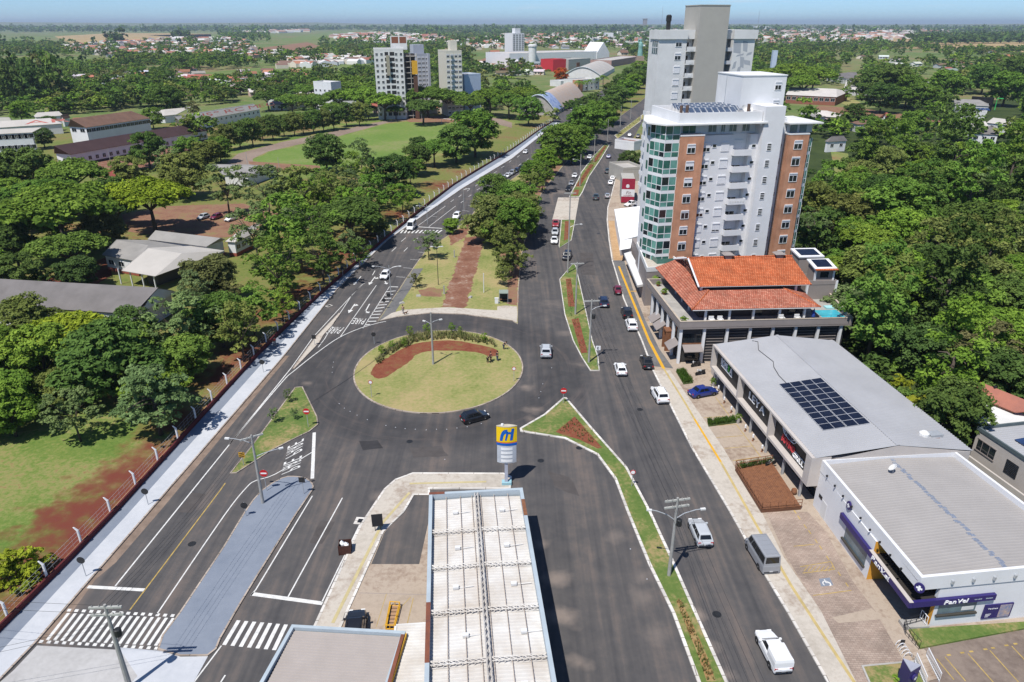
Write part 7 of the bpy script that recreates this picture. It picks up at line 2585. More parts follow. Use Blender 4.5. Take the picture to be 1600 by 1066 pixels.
# vehicles
CARP={'hatch':(3.95,1.70,0.92,1.48,(0.92,0.28,-1.40,-1.82)),'sedan':(4.45,1.74,0.92,1.46,(0.95,0.25,-0.95,-1.55)),'suv':(4.40,1.84,1.05,1.68,(0.95,0.40,-1.70,-2.02)),'wagon':(4.30,1.74,0.95,1.55,(1.05,0.30,-1.65,-2.02)),'pickup':(4.90,1.82,1.02,1.66,(0.85,0.30,-0.70,-0.92)),'beetle':(4.05,1.58,0.88,1.48,(0.80,0.42,-0.70,-1.35)),'van':(5.95,2.02,1.25,2.55,(2.15,1.35,-2.80,-2.92)),'boxpickup':(4.45,1.72,0.98,1.52,(0.95,0.32,-0.40,-0.62))}
def hull_sections(secs):
 """lofted body: each section is x, half width, bottom z, shoulder z, top z, top half width"""
 vs,fs=[],[]
 for(x,hw,zb,zs,zt,tw_)in secs:
  vs+=[(x,-hw*0.92,zb),(x,-hw,zb+0.14),(x,-hw,zs),(x,-tw_,zt),(x,tw_,zt),(x,hw,zs),(x,hw,zb+0.14),(x,hw*0.92,zb)]
 n=len(secs)
 for i in range(n-1):
  for j in range(8):
   a,b=i*8+j,i*8+(j+1)%8
   fs.append((a,b,b+8,a+8))
 fs.append(tuple(range(7,-1,-1)))
 fs.append(tuple((n-1)*8+j for j in range(8)))
 return vs,fs
def car_proto(kind):
 ln,wd,bz,rz_,(fb,ft,rt_,rb_)=CARP[kind]
 h,hw=ln/2,wd/2
 zb=0.20
 body=MB()
 if kind=='beetle':
  secs=[(-h,hw*0.35,0.35,0.45,0.5,hw*0.3),(-h+0.35,hw*0.62,0.26,0.6,0.78,hw*0.5),(-1.2,hw*0.82,zb,0.72,0.98,hw*0.68),(-0.4,hw*0.95,zb,0.75,bz,hw*0.86),(0.7,hw*0.95,zb,0.75,bz,hw*0.84),(1.2,hw*0.8,zb,0.7,0.88,hw*0.6),(h-0.3,hw*0.6,0.26,0.55,0.7,hw*0.4),(h,hw*0.3,0.35,0.42,0.46,hw*0.25)]
 elif kind=='van':
  secs=[(-h,hw*0.97,0.28,1.0,bz,hw*0.96),(-h+0.1,hw,0.24,1.05,bz,hw*0.98),(1.2,hw,0.24,1.05,bz,hw*0.98),(2.1,hw*0.97,0.24,1.0,bz*0.98,hw*0.93),(h-0.35,hw*0.93,0.26,0.85,1.08,hw*0.82),(h,hw*0.78,0.34,0.62,0.8,hw*0.66)]
 else:
  hood=bz-0.10 if kind!='suv' else bz-0.08
  tail=bz-0.04
  secs=[(-h,hw*0.86,0.32,0.62,tail-0.22,hw*0.8),(-h+0.12,hw*0.96,0.24,0.74,tail-0.03,hw*0.88),(rb_+0.1,hw,zb,0.78,tail,hw*0.93),(0,hw,zb,0.78,bz,hw*0.94),(fb,hw,zb,0.76,bz-0.02,hw*0.92),(h-0.55,hw*0.97,zb,0.66,hood-0.08,hw*0.82),(h-0.12,hw*0.86,0.24,0.55,hood-0.2,hw*0.7),(h,hw*0.68,0.34,0.46,0.58,hw*0.58)]
 vs,fs=hull_sections(secs)
 body.add(vs,fs)
 gw,rw=hw*0.90,hw*0.70
 if kind=='van':gw,rw=hw*0.97,hw*0.86
 if kind=='suv':rw=hw*0.76
 zr=rz_
 base=[(rb_,-gw,bz-0.03),(fb,-gw*0.97,bz-0.03),(fb,gw*0.97,bz-0.03),(rb_,gw,bz-0.03)]
 zf=zr-0.06
 top=[(rt_,-rw,zr-0.05),(ft,-rw,zf),(ft,rw,zf),(rt_,rw,zr-0.05)]
 body.hull(base,top)
 body.hull([(rt_+0.02,-rw,zr-0.055),(ft-0.02,-rw,zf-0.005),(ft-0.02,rw,zf-0.005),(rt_+0.02,rw,zr-0.055)],[(rt_+0.25,-rw*0.75,zr),(ft-0.25,-rw*0.75,zr),(ft-0.25,rw*0.75,zr),(rt_+0.25,rw*0.75,zr)])
 if kind=='pickup':
  for y0,y1 in((-hw*0.95,-hw*0.82),(hw*0.82,hw*0.95)):body.box(-h+0.1,rb_,y0,y1,bz-0.08,bz+0.10)
  body.box(-h+0.05,-h+0.15,-hw*0.9,hw*0.9,bz-0.15,bz+0.10)
 if kind=='boxpickup':
  tiers=[(bz-0.1,0.08,0.05,0.98),(1.35,0.10,0.02,0.97),(1.62,0.16,-0.06,0.90),(1.80,0.34,-0.22,0.72)]
  q_=[[(-h+x0,-hw*k_,z_),(rb_-x1,-hw*k_,z_),(rb_-x1,hw*k_,z_),(-h+x0,hw*k_,z_)]for z_,x0,x1,k_ in tiers]
  for lo_,hi_ in zip(q_,q_[1:]):body.hull(lo_,hi_)
 bm_=body.mesh('body',M_paint)
 root=empty('car')
 KIDSl=[]
 KIDSl.append(('body',bm_))
 def quad_between(a0,a1,b1,b0,s0,s1,t0,t1,out):
  """pane on a face given by its bottom edge a0-a1 and top edge b0-b1, pushed outwards"""
  a0,a1,b1,b0=map(Vector,(a0,a1,b1,b0))
  f=lambda s_,t_:(a0+(a1-a0)*s_)*(1-t_)+(b0+(b1-b0)*s_)*t_
  n=(a1-a0).cross(b0-a0).normalized()*out
  q=[f(s0,t0),f(s1,t0),f(s1,t1),f(s0,t1)]
  m_=MB()
  m_.add([tuple(v+n)for v in q]+[tuple(v-n*0.6)for v in q],[(0,1,2,3),(1,0,4,5),(2,1,5,6),(3,2,6,7),(0,3,7,4)])
  return m_.mesh('window',M_carglass)
 o_=0.016
 B_,T_=base,top
 KIDSl.append(('windshield',quad_between(B_[1],B_[2],T_[2],T_[1],0.05,0.95,0.08,0.94,o_)))
 if kind!='boxpickup':KIDSl.append(('rear_window',quad_between(B_[3],B_[0],T_[0],T_[3],0.09,0.91,0.25 if kind!='van' else 0.3,0.9,o_)))
 ns=2 if kind not in('boxpickup',)else 1
 cuts={'van':[(0.02,0.30),(0.31,0.55),(0.56,0.78),(0.80,0.97)],'suv':[(0.05,0.24),(0.27,0.57),(0.60,0.90)],'wagon':[(0.05,0.24),(0.27,0.57),(0.60,0.90)],'boxpickup':[(0.10,0.88)],'pickup':[(0.08,0.42),(0.46,0.9)]}.get(kind,[(0.14,0.47),(0.51,0.88)])
 for c0,c1 in cuts:
  KIDSl.append(('side_window',quad_between(B_[0],B_[1],T_[1],T_[0],c0,c1,0.14 if kind!='van' else 0.22,0.88,o_)))
  KIDSl.append(('side_window',quad_between(B_[2],B_[3],T_[3],T_[2],1-c1,1-c0,0.14 if kind!='van' else 0.22,0.88,o_)))
 wr=0.31 if kind not in('suv','van','pickup')else 0.36
 wb=ln*0.30
 tyre,rim=MB(),MB()
 tyre.lathe([(wr*0.62,-0.1),(wr*0.95,-0.1),(wr,-0.06),(wr,0.06),(wr*0.95,0.1),(wr*0.62,0.1)],16)
 tyre.v=[(x,z,y)for x,y,z in tyre.v]
 rim.lathe([(0.05,-0.105),(wr*0.6,-0.09),(wr*0.62,-0.02),(wr*0.62,0.02),(wr*0.6,0.09),(0.05,0.105)],12)
 rim.v=[(x,z,y)for x,y,z in rim.v]
 wt,wr_=tyre.mesh('wheel',M_rubber,True),rim.mesh('rim',M_rim)
 hl,tl,pl,bp,mr=MB(),MB(),MB(),MB(),MB()
 zh=(0.62 if kind not in('suv','van','pickup')else 0.74)
 hl.box(-0.09,0.03,-0.19,0.19,-0.075,0.075)
 tl.box(-0.04,0.06,-0.15,0.15,-0.10,0.12)
 hlm,tlm=hl.mesh('headlight',M_lamp),tl.mesh('tail_light',M_tail)
 pl.box(-0.02,0.02,-0.2,0.2,-0.065,0.065)
 plm=pl.mesh('number_plate',M_alu)
 bp.box(-0.07,0.06,-hw*0.82,hw*0.82,-0.06,0.09)
 bpm=bp.mesh('bumper',M_plastic)
 mr.box(-0.09,0.09,-0.1,0.1,-0.06,0.07)
 mrm=mr.mesh('mirror',M_paint)
 for nm,me in KIDSl:link(nm,me,root)
 for sx in(wb,-wb):
  for sy in(-1,1):
   w_=link('wheel',wt,root,loc=(sx,sy*(hw-0.075),wr))
   link('rim',wr_,w_)
 for sy in(-1,1):
  xh,yh=(h-0.13,hw*0.60)if kind!='beetle' else(h-0.36,hw*0.45)
  link('headlight',hlm,root,loc=(xh,sy*yh,zh))
  xt,yt=(-h+0.06,hw*0.74)if kind!='beetle' else(-h+0.28,hw*0.5)
  link('tail_light',tlm,root,loc=(xt,sy*yt,zh+0.08 if kind!='beetle' else 0.55))
  link('mirror',mrm,root,loc=(fb-0.25,sy*(hw+0.04),bz+0.04))
 link('bumper',bpm,root,loc=(h-0.05 if kind!='beetle' else h-0.03,0,0.40))
 link('bumper',bpm,root,loc=(-h+0.05,0,0.42))
 link('number_plate',plm,root,loc=(-h-0.025,0,0.56))
 gm,sl_=MB(),MB()
 gm.box(-0.04,0.03,-hw*0.36,hw*0.36,-0.07,0.07)
 if kind!='beetle':gm.build('grille',M_plastic,root,loc=(h-0.03,0,0.58))
 for sy in(-1,1):
  sm_=MB()
  sm_.box(-wb+wr+0.05,wb-wr-0.05,sy*(hw-0.02),sy*(hw+0.012),0.2,0.33)
  sm_.build('sill',M_plastic,root)
  ar_=MB()
  for sx in(wb,-wb):
   ar_.lathe([(0.05,-0.01),(wr+0.07,-0.01),(wr+0.07,0.012),(0.05,0.012)],16)
   n_=64
   ar_.v[-n_:]=[(sx+a_,sy*(hw-0.005)+c_,wr+b_)for a_,b_,c_ in ar_.v[-n_:]]
  ar_.build('wheel_arch',M_plastic,root)
 if kind=='pickup':
  mb_=MB()
  mb_.box(-h+0.16,rb_-0.03,-hw*0.8,hw*0.8,bz-0.06,bz-0.02)
  mb_.build('bed_liner',M_plastic,root)
 if kind in('suv',):
  for sy in(-1,1):
   mb_=MB()
   mb_.tube([(rt_+0.3,sy*rw*0.86,zr+0.03),(ft-0.3,sy*rw*0.86,zr+0.03)],0.025,4)
   mb_.build('roof_rail',M_dark,root)
 if kind=='van':
  for k in range(5):
   mb_=MB()
   mb_.box(-2.4+k*0.8,-2.32+k*0.8,-rw*0.7,rw*0.7,zr,zr+0.03)
   mb_.build('roof_rib',M_paint,root)
 return root
PROTO,USED={},set()
COLS={'white':(0.78,0.78,0.78),'silver':(0.46,0.48,0.50),'grey':(0.27,0.28,0.30),'black':(0.012,0.012,0.014),'dark_blue':(0.012,0.02,0.05),'blue':(0.01,0.028,0.19),'red':(0.30,0.015,0.02),'maroon':(0.15,0.012,0.035),'teal':(0.05,0.075,0.085),'bluegrey':(0.16,0.21,0.26)}
def paint_tree(o,c):
 o.color=(*c,1)
 for ch in o.children:paint_tree(ch,c)
def car(kind,px,py,hx,hy,col,label,group=None,name='car',cat='car',z=0.0):
 """px, py: where the middle of the car stands; hx, hy: a pixel its nose points towards"""
 if kind not in PROTO:PROTO[kind]=car_proto(kind)
 if kind not in USED:
  o=PROTO[kind]
  USED.add(kind)
 else:
  o=copy_tree(PROTO[kind])
 p,q=G(px,py,z),G(hx,hy,z)
 o.name=name
 o.location=p
 o.rotation_euler=(0,0,math.atan2(q.y-p.y,q.x-p.x))
 tag(o,label,cat,group)
 paint_tree(o,COLS[col])
 return o
LA,LB,LC='cars on the left carriageway','cars on the middle carriageway','cars on the right carriageway'
PARKG='cars parked along the tree median'
car('van',643,358,628,376,'white','white van driving towards the crosswalk on the left carriageway',LA,'van','van').scale=(0.82,0.9,0.9)
car('suv',714,341,702,352,'white','white car parked beyond the small bright tree by the garden',LA)
car('hatch',602,434,591,448,'white','white hatchback over the lane arrows approaching the roundabout',LA)
car('hatch',757,286,740,300,'dark_blue','dark blue hatchback driving alone on the left carriageway',LA)
for x,y,c,k,lb in[(776,285,'red','sedan','red car at the near end of the parked row'),(786,281,'silver','hatch','silver hatchback second in the parked row'),(793,277,'white','sedan','white sedan third in the parked row'),(800,273,'grey','suv','grey car in the middle of the parked row'),(807,269,'dark_blue','hatch','dark blue hatchback far in the parked row'),(814,265,'black','sedan','black sedan at the far end of the parked row')]:
 car(k,x,y,x-14,y+9,c,lb,PARKG)
car('hatch',821,240,806,251,'white','white hatchback halfway up the left carriageway',LA)
car('sedan',843,224,830,233,'bluegrey','blue grey sedan near the bend of the left carriageway',LA)
car('sedan',890,186,870,190,'white','white sedan turning at the top of the left carriageway',LA)
car('suv',894,173,884,180,'black','black car beside the hedge at the top of the left carriageway',LA)
car('hatch',902,165,894,170,'white','white hatchback behind the black car beside the hedge',LA)
car('hatch',908,167,900,172,'silver','silver hatchback at the far end of the left carriageway',LA)
car('sedan',898,277,888,292,'white','white sedan beside the flower median on the middle carriageway',LB)
car('hatch',888,298,880,312,'black','black hatchback waiting beside the concrete crossing',LB)
car('sedan',893,289,886,300,'grey','grey sedan behind the black one at the concrete crossing',LB)
car('hatch',921,248,910,260,'white','white hatchback beyond the utility pole on the middle carriageway',LB)
car('hatch',907,246,897,257,'black','black hatchback in the tree shade of the middle carriageway',LB)
car('sedan',931,216,922,222,'black','black sedan parked in shade under the far median trees',LB)
car('hatch',938,209,929,215,'dark_blue','dark hatchback parked in shade beyond the black sedan',LB)
car('pickup',868,353,867,367,'red','red pickup stopped first beside the short flower bed',LB,'pickup','pickup')
car('hatch',867,366,866,380,'silver','silver hatchback between the red pickup and a white car',LB)
car('sedan',866,379,865,393,'white','white sedan stopped behind the silver hatchback',LB)
car('suv',886,404,878,420,'black','black car crossing the gap between the flower beds',LB)
car('suv',853,553,853,520,'silver','silver suv with roof rack driving up past the roundabout',LB)
car('hatch',742,656,790,643,'black','black hatchback rounding the lower edge of the roundabout',None)
car('sedan',969,226,975,219,'white','white sedan behind the grey one at the median gap',LC)
car('sedan',974,219,981,211,'grey','grey sedan at the median gap of the right carriageway',LC)
car('hatch',984,213,992,205,'white','white hatchback farthest up the right carriageway',LC)
car('suv',997,215,1005,206,'black','black suv close to the tall tower side entrance',LC)
car('hatch',951,247,957,238,'blue','bright blue hatchback beside the flower median',LC)
car('pickup',949,270,954,258,'teal','teal pickup left of a dark car up the avenue',LC,'pickup','pickup')
car('hatch',961,269,966,258,'black','dark hatchback right of the teal pickup',LC)
car('hatch',967,261,973,250,'bluegrey','blue grey hatchback parked by the kerb up the avenue',LC)
car('hatch',957,281,961,268,'white','white hatchback behind another white car near the billboard',LC)
car('sedan',954,288,958,274,'white','white sedan closest to the red and white billboard',LC)
car('pickup',931,311,933,295,'teal','dark green pickup in the middle of the right carriageway',LC,'pickup','pickup')
car('hatch',949,309,950,295,'grey','grey hatchback beside the dark green pickup',LC)
car('beetle',965,457,961,440,'maroon','small rounded maroon old car near the yellow kerb line',LC)
car('suv',943,476,939,455,'dark_blue','dark blue suv on the lane left of the maroon car',LC)
car('suv',979,493,972,472,'black','black suv parked ahead of the white suv at the yellow line',LC)
car('suv',986,512,978,490,'white','white suv parked behind the black suv at the yellow line',LC)
car('hatch',969,581,961,555,'white','white hatchback driving past the last pole of the flower median',LC)
car('sedan',1010,570,1001,545,'black','black sedan by the kerb left of the motorcycles',LC)
car('suv',1030,622,1014,595,'white','white suv with red tail lights beside the parking bays',LC)
car('wagon',1093,837,1077,800,'silver','silver wagon beside the lower utility pole',LC)
car('van',1188,873,1162,830,'grey','grey passenger van on the lower right carriageway',LC,'van','van')
car('boxpickup',1206,1023,1178,968,'white','white compact pickup with a white box body nearest the viewer',LC,'pickup','pickup')
car('sedan',1098,617,1135,610,'blue','bright blue sedan parked facing the shop front',None,z=0.1)
car('pickup',986,322,975,324,'white','white pickup parked below the red and white billboard',None,'pickup','pickup')
car('hatch',994,327,984,329,'grey','grey hatchback parked beside the white pickup by the billboard',None)
car('hatch',318,342,306,346,'silver','silver hatchback leftmost on the red dirt parking','cars on the red dirt parking')
car('hatch',338,342,326,346,'maroon','maroon hatchback in the middle of the red dirt parking','cars on the red dirt parking')
car('hatch',361,345,349,349,'white','white hatchback rightmost on the red dirt parking','cars on the red dirt parking')
car('suv',556,990,560,955,'black','black car half hidden under the station shop roof',None,z=0.03)
def motorbike(px,py,hx,hy,label,col):
 p,q=G(px,py,0.1),G(hx,hy,0.1)
 o=thing('motorcycle',label,'motorcycle',p,math.atan2(q.y-p.y,q.x-p.x),'motorcycles beside the restaurant')
 for x in(-0.62,0.62):
  w=MB()
  w.lathe([(0.2,-0.05),(0.3,-0.05),(0.31,0),(0.3,0.05),(0.2,0.05)],14)
  w.v=[(a,c,b)for a,b,c in w.v]
  w_=w.build('wheel',M_rubber,o,loc=(x,0,0.31))
  h_=MB()
  h_.lathe([(0.02,-0.03),(0.2,-0.02),(0.2,0.02),(0.02,0.03)],10)
  h_.v=[(a,c,b)for a,b,c in h_.v]
  h_.build('hub',M_rim,w_)
 m=MB()
 m.hull([(-0.55,-0.12,0.35),(0.35,-0.14,0.3),(0.35,0.14,0.3),(-0.55,0.12,0.35)],[(-0.75,-0.1,0.72),(0.3,-0.13,0.78),(0.3,0.13,0.78),(-0.75,0.1,0.72)])
 m.build('frame',M_dark,o)
 m=MB()
 m.hull([(-0.1,-0.15,0.74),(0.35,-0.1,0.78),(0.35,0.1,0.78),(-0.1,0.15,0.74)],[(-0.05,-0.1,0.95),(0.3,-0.06,0.92),(0.3,0.06,0.92),(-0.05,0.1,0.95)])
 m.build('tank',mat('motorcycle_'+col,COLS[col],rough=0.3),o)
 m=MB()
 m.hull([(-0.8,-0.13,0.72),(-0.1,-0.13,0.74),(-0.1,0.13,0.74),(-0.8,0.13,0.72)],[(-0.8,-0.1,0.84),(-0.12,-0.1,0.82),(-0.12,0.1,0.82),(-0.8,0.1,0.84)])
 m.build('seat',M_plastic,o)
 m=MB()
 m.tube([(0.62,0,0.31),(0.42,0,1.0)],0.035,5)
 m.tube([(0.36,-0.36,1.05),(0.44,0,1.0),(0.36,0.36,1.05)],0.02,5)
 m.build('handlebar',M_steel,o)
 m=MB()
 m.box(0.48,0.6,-0.09,0.09,0.8,0.98)
 m.build('headlight',M_lamp,o)
motorbike(1087,573,1075,575,'black motorcycle parked nearest the restaurant corner','black')
motorbike(1094,586,1082,588,'silver motorcycle parked in front of the black one','silver')
# poles, lamps, wires
POLES={}
def pole_pt(base,top_py):
 b=G(*base)
 return b,zat(b.x,b.y,top_py)
def lamp_arm(root,z,dx,dy,dz=0.7):
 """curved arm with a lamp head at its end, in metres relative to the pole"""
 mb=MB()
 mb.tube([(0,0,z),(dx*0.35,dy*0.35,z+dz*0.65),(dx*0.8,dy*0.8,z+dz*0.98),(dx,dy,z+dz)],0.045,5)
 a=mb.build('lamp_arm',M_steel,root)
 l=math.hypot(dx,dy)
 ux,uy=dx/l,dy/l
 mb=MB()
 w=0.11
 L_=0.5
 q=[(dx-uy*w,dy+ux*w),(dx+uy*w,dy-ux*w),(dx+ux*L_+uy*w,dy+uy*L_-ux*w),(dx+ux*L_-uy*w,dy+uy*L_+ux*w)]
 if area2(q)<0:q=q[::-1]
 mb.prism(q,z+dz-0.1,z+dz+0.06,bottom=True)
 mb.build('lamp_head',M_offwhite,a)
def utility_pole(base,top_py,label,arms=(),crossarms=0,tr=False,rb=0.19,cat='utility pole',ca_dir=0.0,group=None,m=None,name='utility_pole',rt=0.11):
 b,h=pole_pt(base,top_py)
 o=thing(name,label,cat,b,0,group)
 mb=MB()
 mb.tube([(0,0,0),(0,0,h)],[rb,rt],9)
 mb.build('pole',m or M_pole,o)
 for k in range(crossarms):
  z=h-0.35-0.75*k
  mb=MB()
  cx,cy=math.cos(ca_dir),math.sin(ca_dir)
  e=Vector((cx,cy,0))
  f=Vector((-cy,cx,0))*0.08
  A,Bv=-e*1.25,e*1.25
  mb.hull([tuple(A-f+Vector((0,0,z))),tuple(Bv-f+Vector((0,0,z))),tuple(Bv+f+Vector((0,0,z))),tuple(A+f+Vector((0,0,z)))],[tuple(A-f+Vector((0,0,z+0.17))),tuple(Bv-f+Vector((0,0,z+0.17))),tuple(Bv+f+Vector((0,0,z+0.17))),tuple(A+f+Vector((0,0,z+0.17)))])
  ar=mb.build('crossarm',mat('weathered_beam',(0.42,0.42,0.39),var=0.12),o)
  for s_ in(-1.0,-0.45,0.45,1.0):
   mb=MB()
   mb.lathe([(0.04,0),(0.05,0.06),(0.02,0.15)],6,(e.x*s_,e.y*s_,z+0.17))
   mb.build('insulator',M_pole,ar)
 if tr:
  mb=MB()
  mb.lathe([(0.26,0),(0.28,0.05),(0.28,0.65),(0.2,0.72)],10,(0.4,0,h-3.2))
  mb.build('fuse_box',M_dark,o)
 for d in arms:lamp_arm(o,h+(d[2]if len(d)>2 else 0)-0.2,d[0],d[1],d[3]if len(d)>3 else 0.7)
 POLES[base]=(b,h)
 return o
utility_pole((677,570),488,'slim grey pole standing at the middle of the roundabout',[(1.2,0.6,-1.6,0.3),(-1.0,0.7,-1.9,0.3)])
utility_pole((411,787),680,'leaning grey pole with lamp arm on the blue grey separator',[(-2.6,0.3,-0.9,0.5),(2.3,1.2,-2.6,0.3)],1,ca_dir=0.6)
utility_pole((1045,900),778,'wooden looking pole with crossarms and two lamp arms on the right strip',[(2.4,0.4,-2.2,0.8),(-2.2,0.5,-2.4,0.8)],2,True,ca_dir=0.2)
utility_pole((920,567),468,'pole with lamp arm at the near end of the flower median',[(1.9,0.4,-1.6,0.6)],1,True,ca_dir=0.1)
utility_pole((899,492),410,'bare pole in the middle of the flower median',[],1,ca_dir=0.1)
utility_pole((887,427),300,'tall pole with lamp arm at the upper tip of the flower median',[(2.3,0.4,-7.5,0.7)],1,ca_dir=0.1)
utility_pole((906,291),241,'pole with lamp arm at the near end of the far flower bed',[(-2.2,0.3,-2.2,0.7)])
utility_pole((928,253),210,'pole carrying a green sign on the far flower bed',[])
utility_pole((949,221),186,'pole with green street sign at the median gap',[(-2.2,0.6,-1.6,0.6)])
utility_pole((969,199),166,'thin pole on the second far flower bed',[])
utility_pole((985,186),155,'farthest pole along the straw coloured flower bed',[])
utility_pole((851,292),259,'plain pole on the kerb of the tree median',[])
utility_pole((203,1075),945,'thick leaning pole with crossarms at the lower left crosswalk',[],2,True,rb=0.24,ca_dir=0.05)
for q in((926,228),(952,206)):
 b=G(*q)
 o=thing('road_sign','green hanging street sign panel beside the far poles' if q[0]==926 else 'green rectangular sign before the median gap','sign',b)
 MB().tube([(0,0,0),(0,0,4.5)],0.06,6).build('post',M_steel,o)
 MB().box(-1.0,1.0,-0.12,-0.07,3.3,4.6).build('plate',mat('sign_green',(0.03,0.3,0.18),rough=0.5),o)
utility_pole((611,462),415,'street lamp with two arms beside the white hatchback',[(-2.9,0.2,-0.6,0.6),(1.9,0.2,-0.6,0.6)],rb=0.09,rt=0.06,m=M_steel,name='street_lamp',cat='street lamp')
utility_pole((668,350),340-20,'street lamp with two arms at the crosswalk',[(-2.4,0.2,-0.6,0.5),(2.4,0.2,-0.6,0.5)],rb=0.09,rt=0.06,m=M_steel,name='street_lamp',cat='street lamp')
utility_pole((725,329),294,'thin street lamp post behind the parked white car',[(1.4,0.1,-0.4,0.4)],rb=0.08,rt=0.05,m=M_steel,name='street_lamp',cat='street lamp')
utility_pole((685,446),384,'garden lamp with two small heads on the lawn left of the stone path',[(-0.8,0.1,-0.3,0.3),(0.8,0.1,-0.3,0.3)],rb=0.07,rt=0.05,m=M_dark,name='street_lamp',cat='street lamp')
utility_pole((756,458),427,'plain white post on the lawn right of the stone path',[],rb=0.09,rt=0.08,m=M_offwhite,name='garden_post',cat='post')
for i,(b,t,lb)in enumerate([((138,225),196,'tall thin lamp pole before the purple roofed barracks'),((174,259),232,'dark thin pole beside the clay court'),((387,259),238,'lamp pole at the running track bend'),((436,262),246,'thin dark pole on the dirt court'),((297,197),165,'pale flagpole before the lettered hall'),((318,195),168,'second flagpole before the lettered hall'),((659,190),178,'white goal side post pole beyond the pitch'),((722,330),255,'tall pole standing inside the wall by the sidewalk')][:7]):
 utility_pole(b,t,lb,[],rb=0.1,rt=0.06,m=M_steel,name='lamp_pole',cat='pole')
g0,g1=G(690,193),G(712,195)
o=thing('football_goal','white football goal at the far end of the pitch','goal',g0)
mb=MB()
d=g1-g0
mb.tube([(0,0,0),(0,0,2.6),(d.x,d.y,2.6),(d.x,d.y,0)],0.12,5)
mb.build('goal_frame',M_white,o)
def wire(a,b,za,zb,n,spread,r=0.013,sag=0.6,label='bundle of overhead wires',dirv=None):
 A,Bv=Vector((a.x,a.y,za)),Vector((b.x,b.y,zb))
 d=(Bv-A)
 s=Vector((-d.y,d.x,0)).normalized()
 o=thing('overhead_wires',label,'wires',(A+Bv)/2)
 off=Vector(o.location)
 for k in range(n):
  q=s*spread*(k-(n-1)/2)
  mb=MB()
  pts=[]
  for i in range(13):
   t=i/12
   pts.append(A+d*t+q-Vector((0,0,sag*(1+0.25*k)*4*t*(1-t)))-off)
  mb.tube(pts,r,3,cap=False)
  mb.build('wire',M_dark,o)
def pw(k):return POLES[k]
seq=[(1045,900),(920,567),(899,492),(887,427),(906,291),(928,253),(949,221)]
names=['wires from the right strip pole to the flower median','wires between the two lower poles of the flower median','wires between the upper poles of the flower median','wires crossing above the concrete crossing','wires along the near part of the far flower bed','wires along the far part of the far flower bed']
for a,b,nm in zip(seq,seq[1:],names):
 (A,ha),(B_,hb)=pw(a),pw(b)
 wire(A,B_,ha-0.05,min(hb,9.5)-0.05,4,0.55,label=nm,sag=0.35)
(A,ha)=pw((1045,900))
wire(A,Vector((17.8,20,0)),ha-0.05,9.0,3,0.6,label='wires running from the right strip pole towards the viewer',sag=0.4)
wire(A,Vector((17.0,20,0)),ha-2.6,6.6,2,0.25,label='lower telephone wires towards the viewer',sag=0.5)
(A,ha),(B_,hb)=pw((411,787)),pw((677,570))
wire(A,B_,ha-0.2,hb-0.4,3,0.35,label='wires from the separator pole to the roundabout pole',sag=0.9)
(A,ha),(B_,hb)=pw((203,1075)),pw((411,787))
wire(A,B_,ha-0.3,hb-0.3,4,0.45,label='wires above the blue grey separator',sag=0.5)
(B_,hb)=pw((203,1075))
wire(B_,Vector((-62,46,0)),hb-0.5,7.0,2,0.8,label='wires crossing the lower left sidewalk',sag=0.3)
wire(B_,Vector((-62,36,0)),hb-2.0,5.0,2,0.4,label='low cables leaving the lower left pole',sag=0.6)
def road_sign(base,top_py,shape,label,face=0.0,size=0.42,col=None,back=False):
 """post with a plate; face: compass angle the plate looks towards (0 = towards the viewer)"""
 b=G(*base)
 h=zat(b.x,b.y,top_py)
 o=thing('road_sign',label,'sign',b,face)
 MB().tube([(0,0,0),(0,0,h)],0.04,6).build('post',M_steel,o)
 z=h-size
 n={'disc':20,'oct':8,'square':4}[shape]
 r=size*(1.25 if shape=='square' else 1)
 a0=math.pi/n
 mb=MB()
 ring_=[(r*math.cos(a0+2*math.pi*i/n),r*math.sin(a0+2*math.pi*i/n))for i in range(n)]
 mb.add([(x,-0.07,z+y)for x,y in ring_]+[(x,-0.045,z+y)for x,y in ring_],[tuple(range(n)),tuple(range(2*n-1,n-1,-1))]+[((i+1)%n,i,i+n,(i+1)%n+n)for i in range(n)])
 p=mb.build('plate',M_plastic if back else(col or M_red),o)
 return o,p,z
for base,t,lb in[((482,668),638,'no entry sign on the left triangular island'),((417,768),734,'no entry sign at the tip of the blue grey separator'),((880,631),606,'no entry sign at the tip of the right triangular island')]:
 o,p,z=road_sign(base,t,'disc',lb,size=0.46)
 MB().box(-0.34,0.34,-0.085,-0.072,z-0.09,z+0.09).build('white_bar',M_letter,p)
for base,t,lb in[((581,622),594,'small white round sign on the left part of the roundabout'),((803,597),573,'small white round sign on the right edge of the roundabout'),((987,761),734,'white round sign on the narrow part of the right island')]:
 o,p,z=road_sign(base,t,'disc',lb,size=0.32,col=M_red)
 mb=MB()
 mb.add([(0.24*math.cos(2*math.pi*i/16),-0.085,z+0.24*math.sin(2*math.pi*i/16))for i in range(16)],[tuple(range(16))])
 mb.build('white_face',M_letter,p)
o,p,z=road_sign((381,728),706,'square','yellow chevron sign at the tip of the left triangular island',size=0.42,col=M_yellow)
for k in range(3):
 MB().hull([(-0.3,-0.085,z-0.36+0.24*k),(0.3,-0.085,z-0.22+0.24*k),(0.3,-0.072,z-0.22+0.24*k),(-0.3,-0.072,z-0.36+0.24*k)],[(-0.3,-0.085,z-0.26+0.24*k),(0.3,-0.085,z-0.12+0.24*k),(0.3,-0.072,z-0.12+0.24*k),(-0.3,-0.072,z-0.26+0.24*k)]).build('black_stripe',M_black,p)
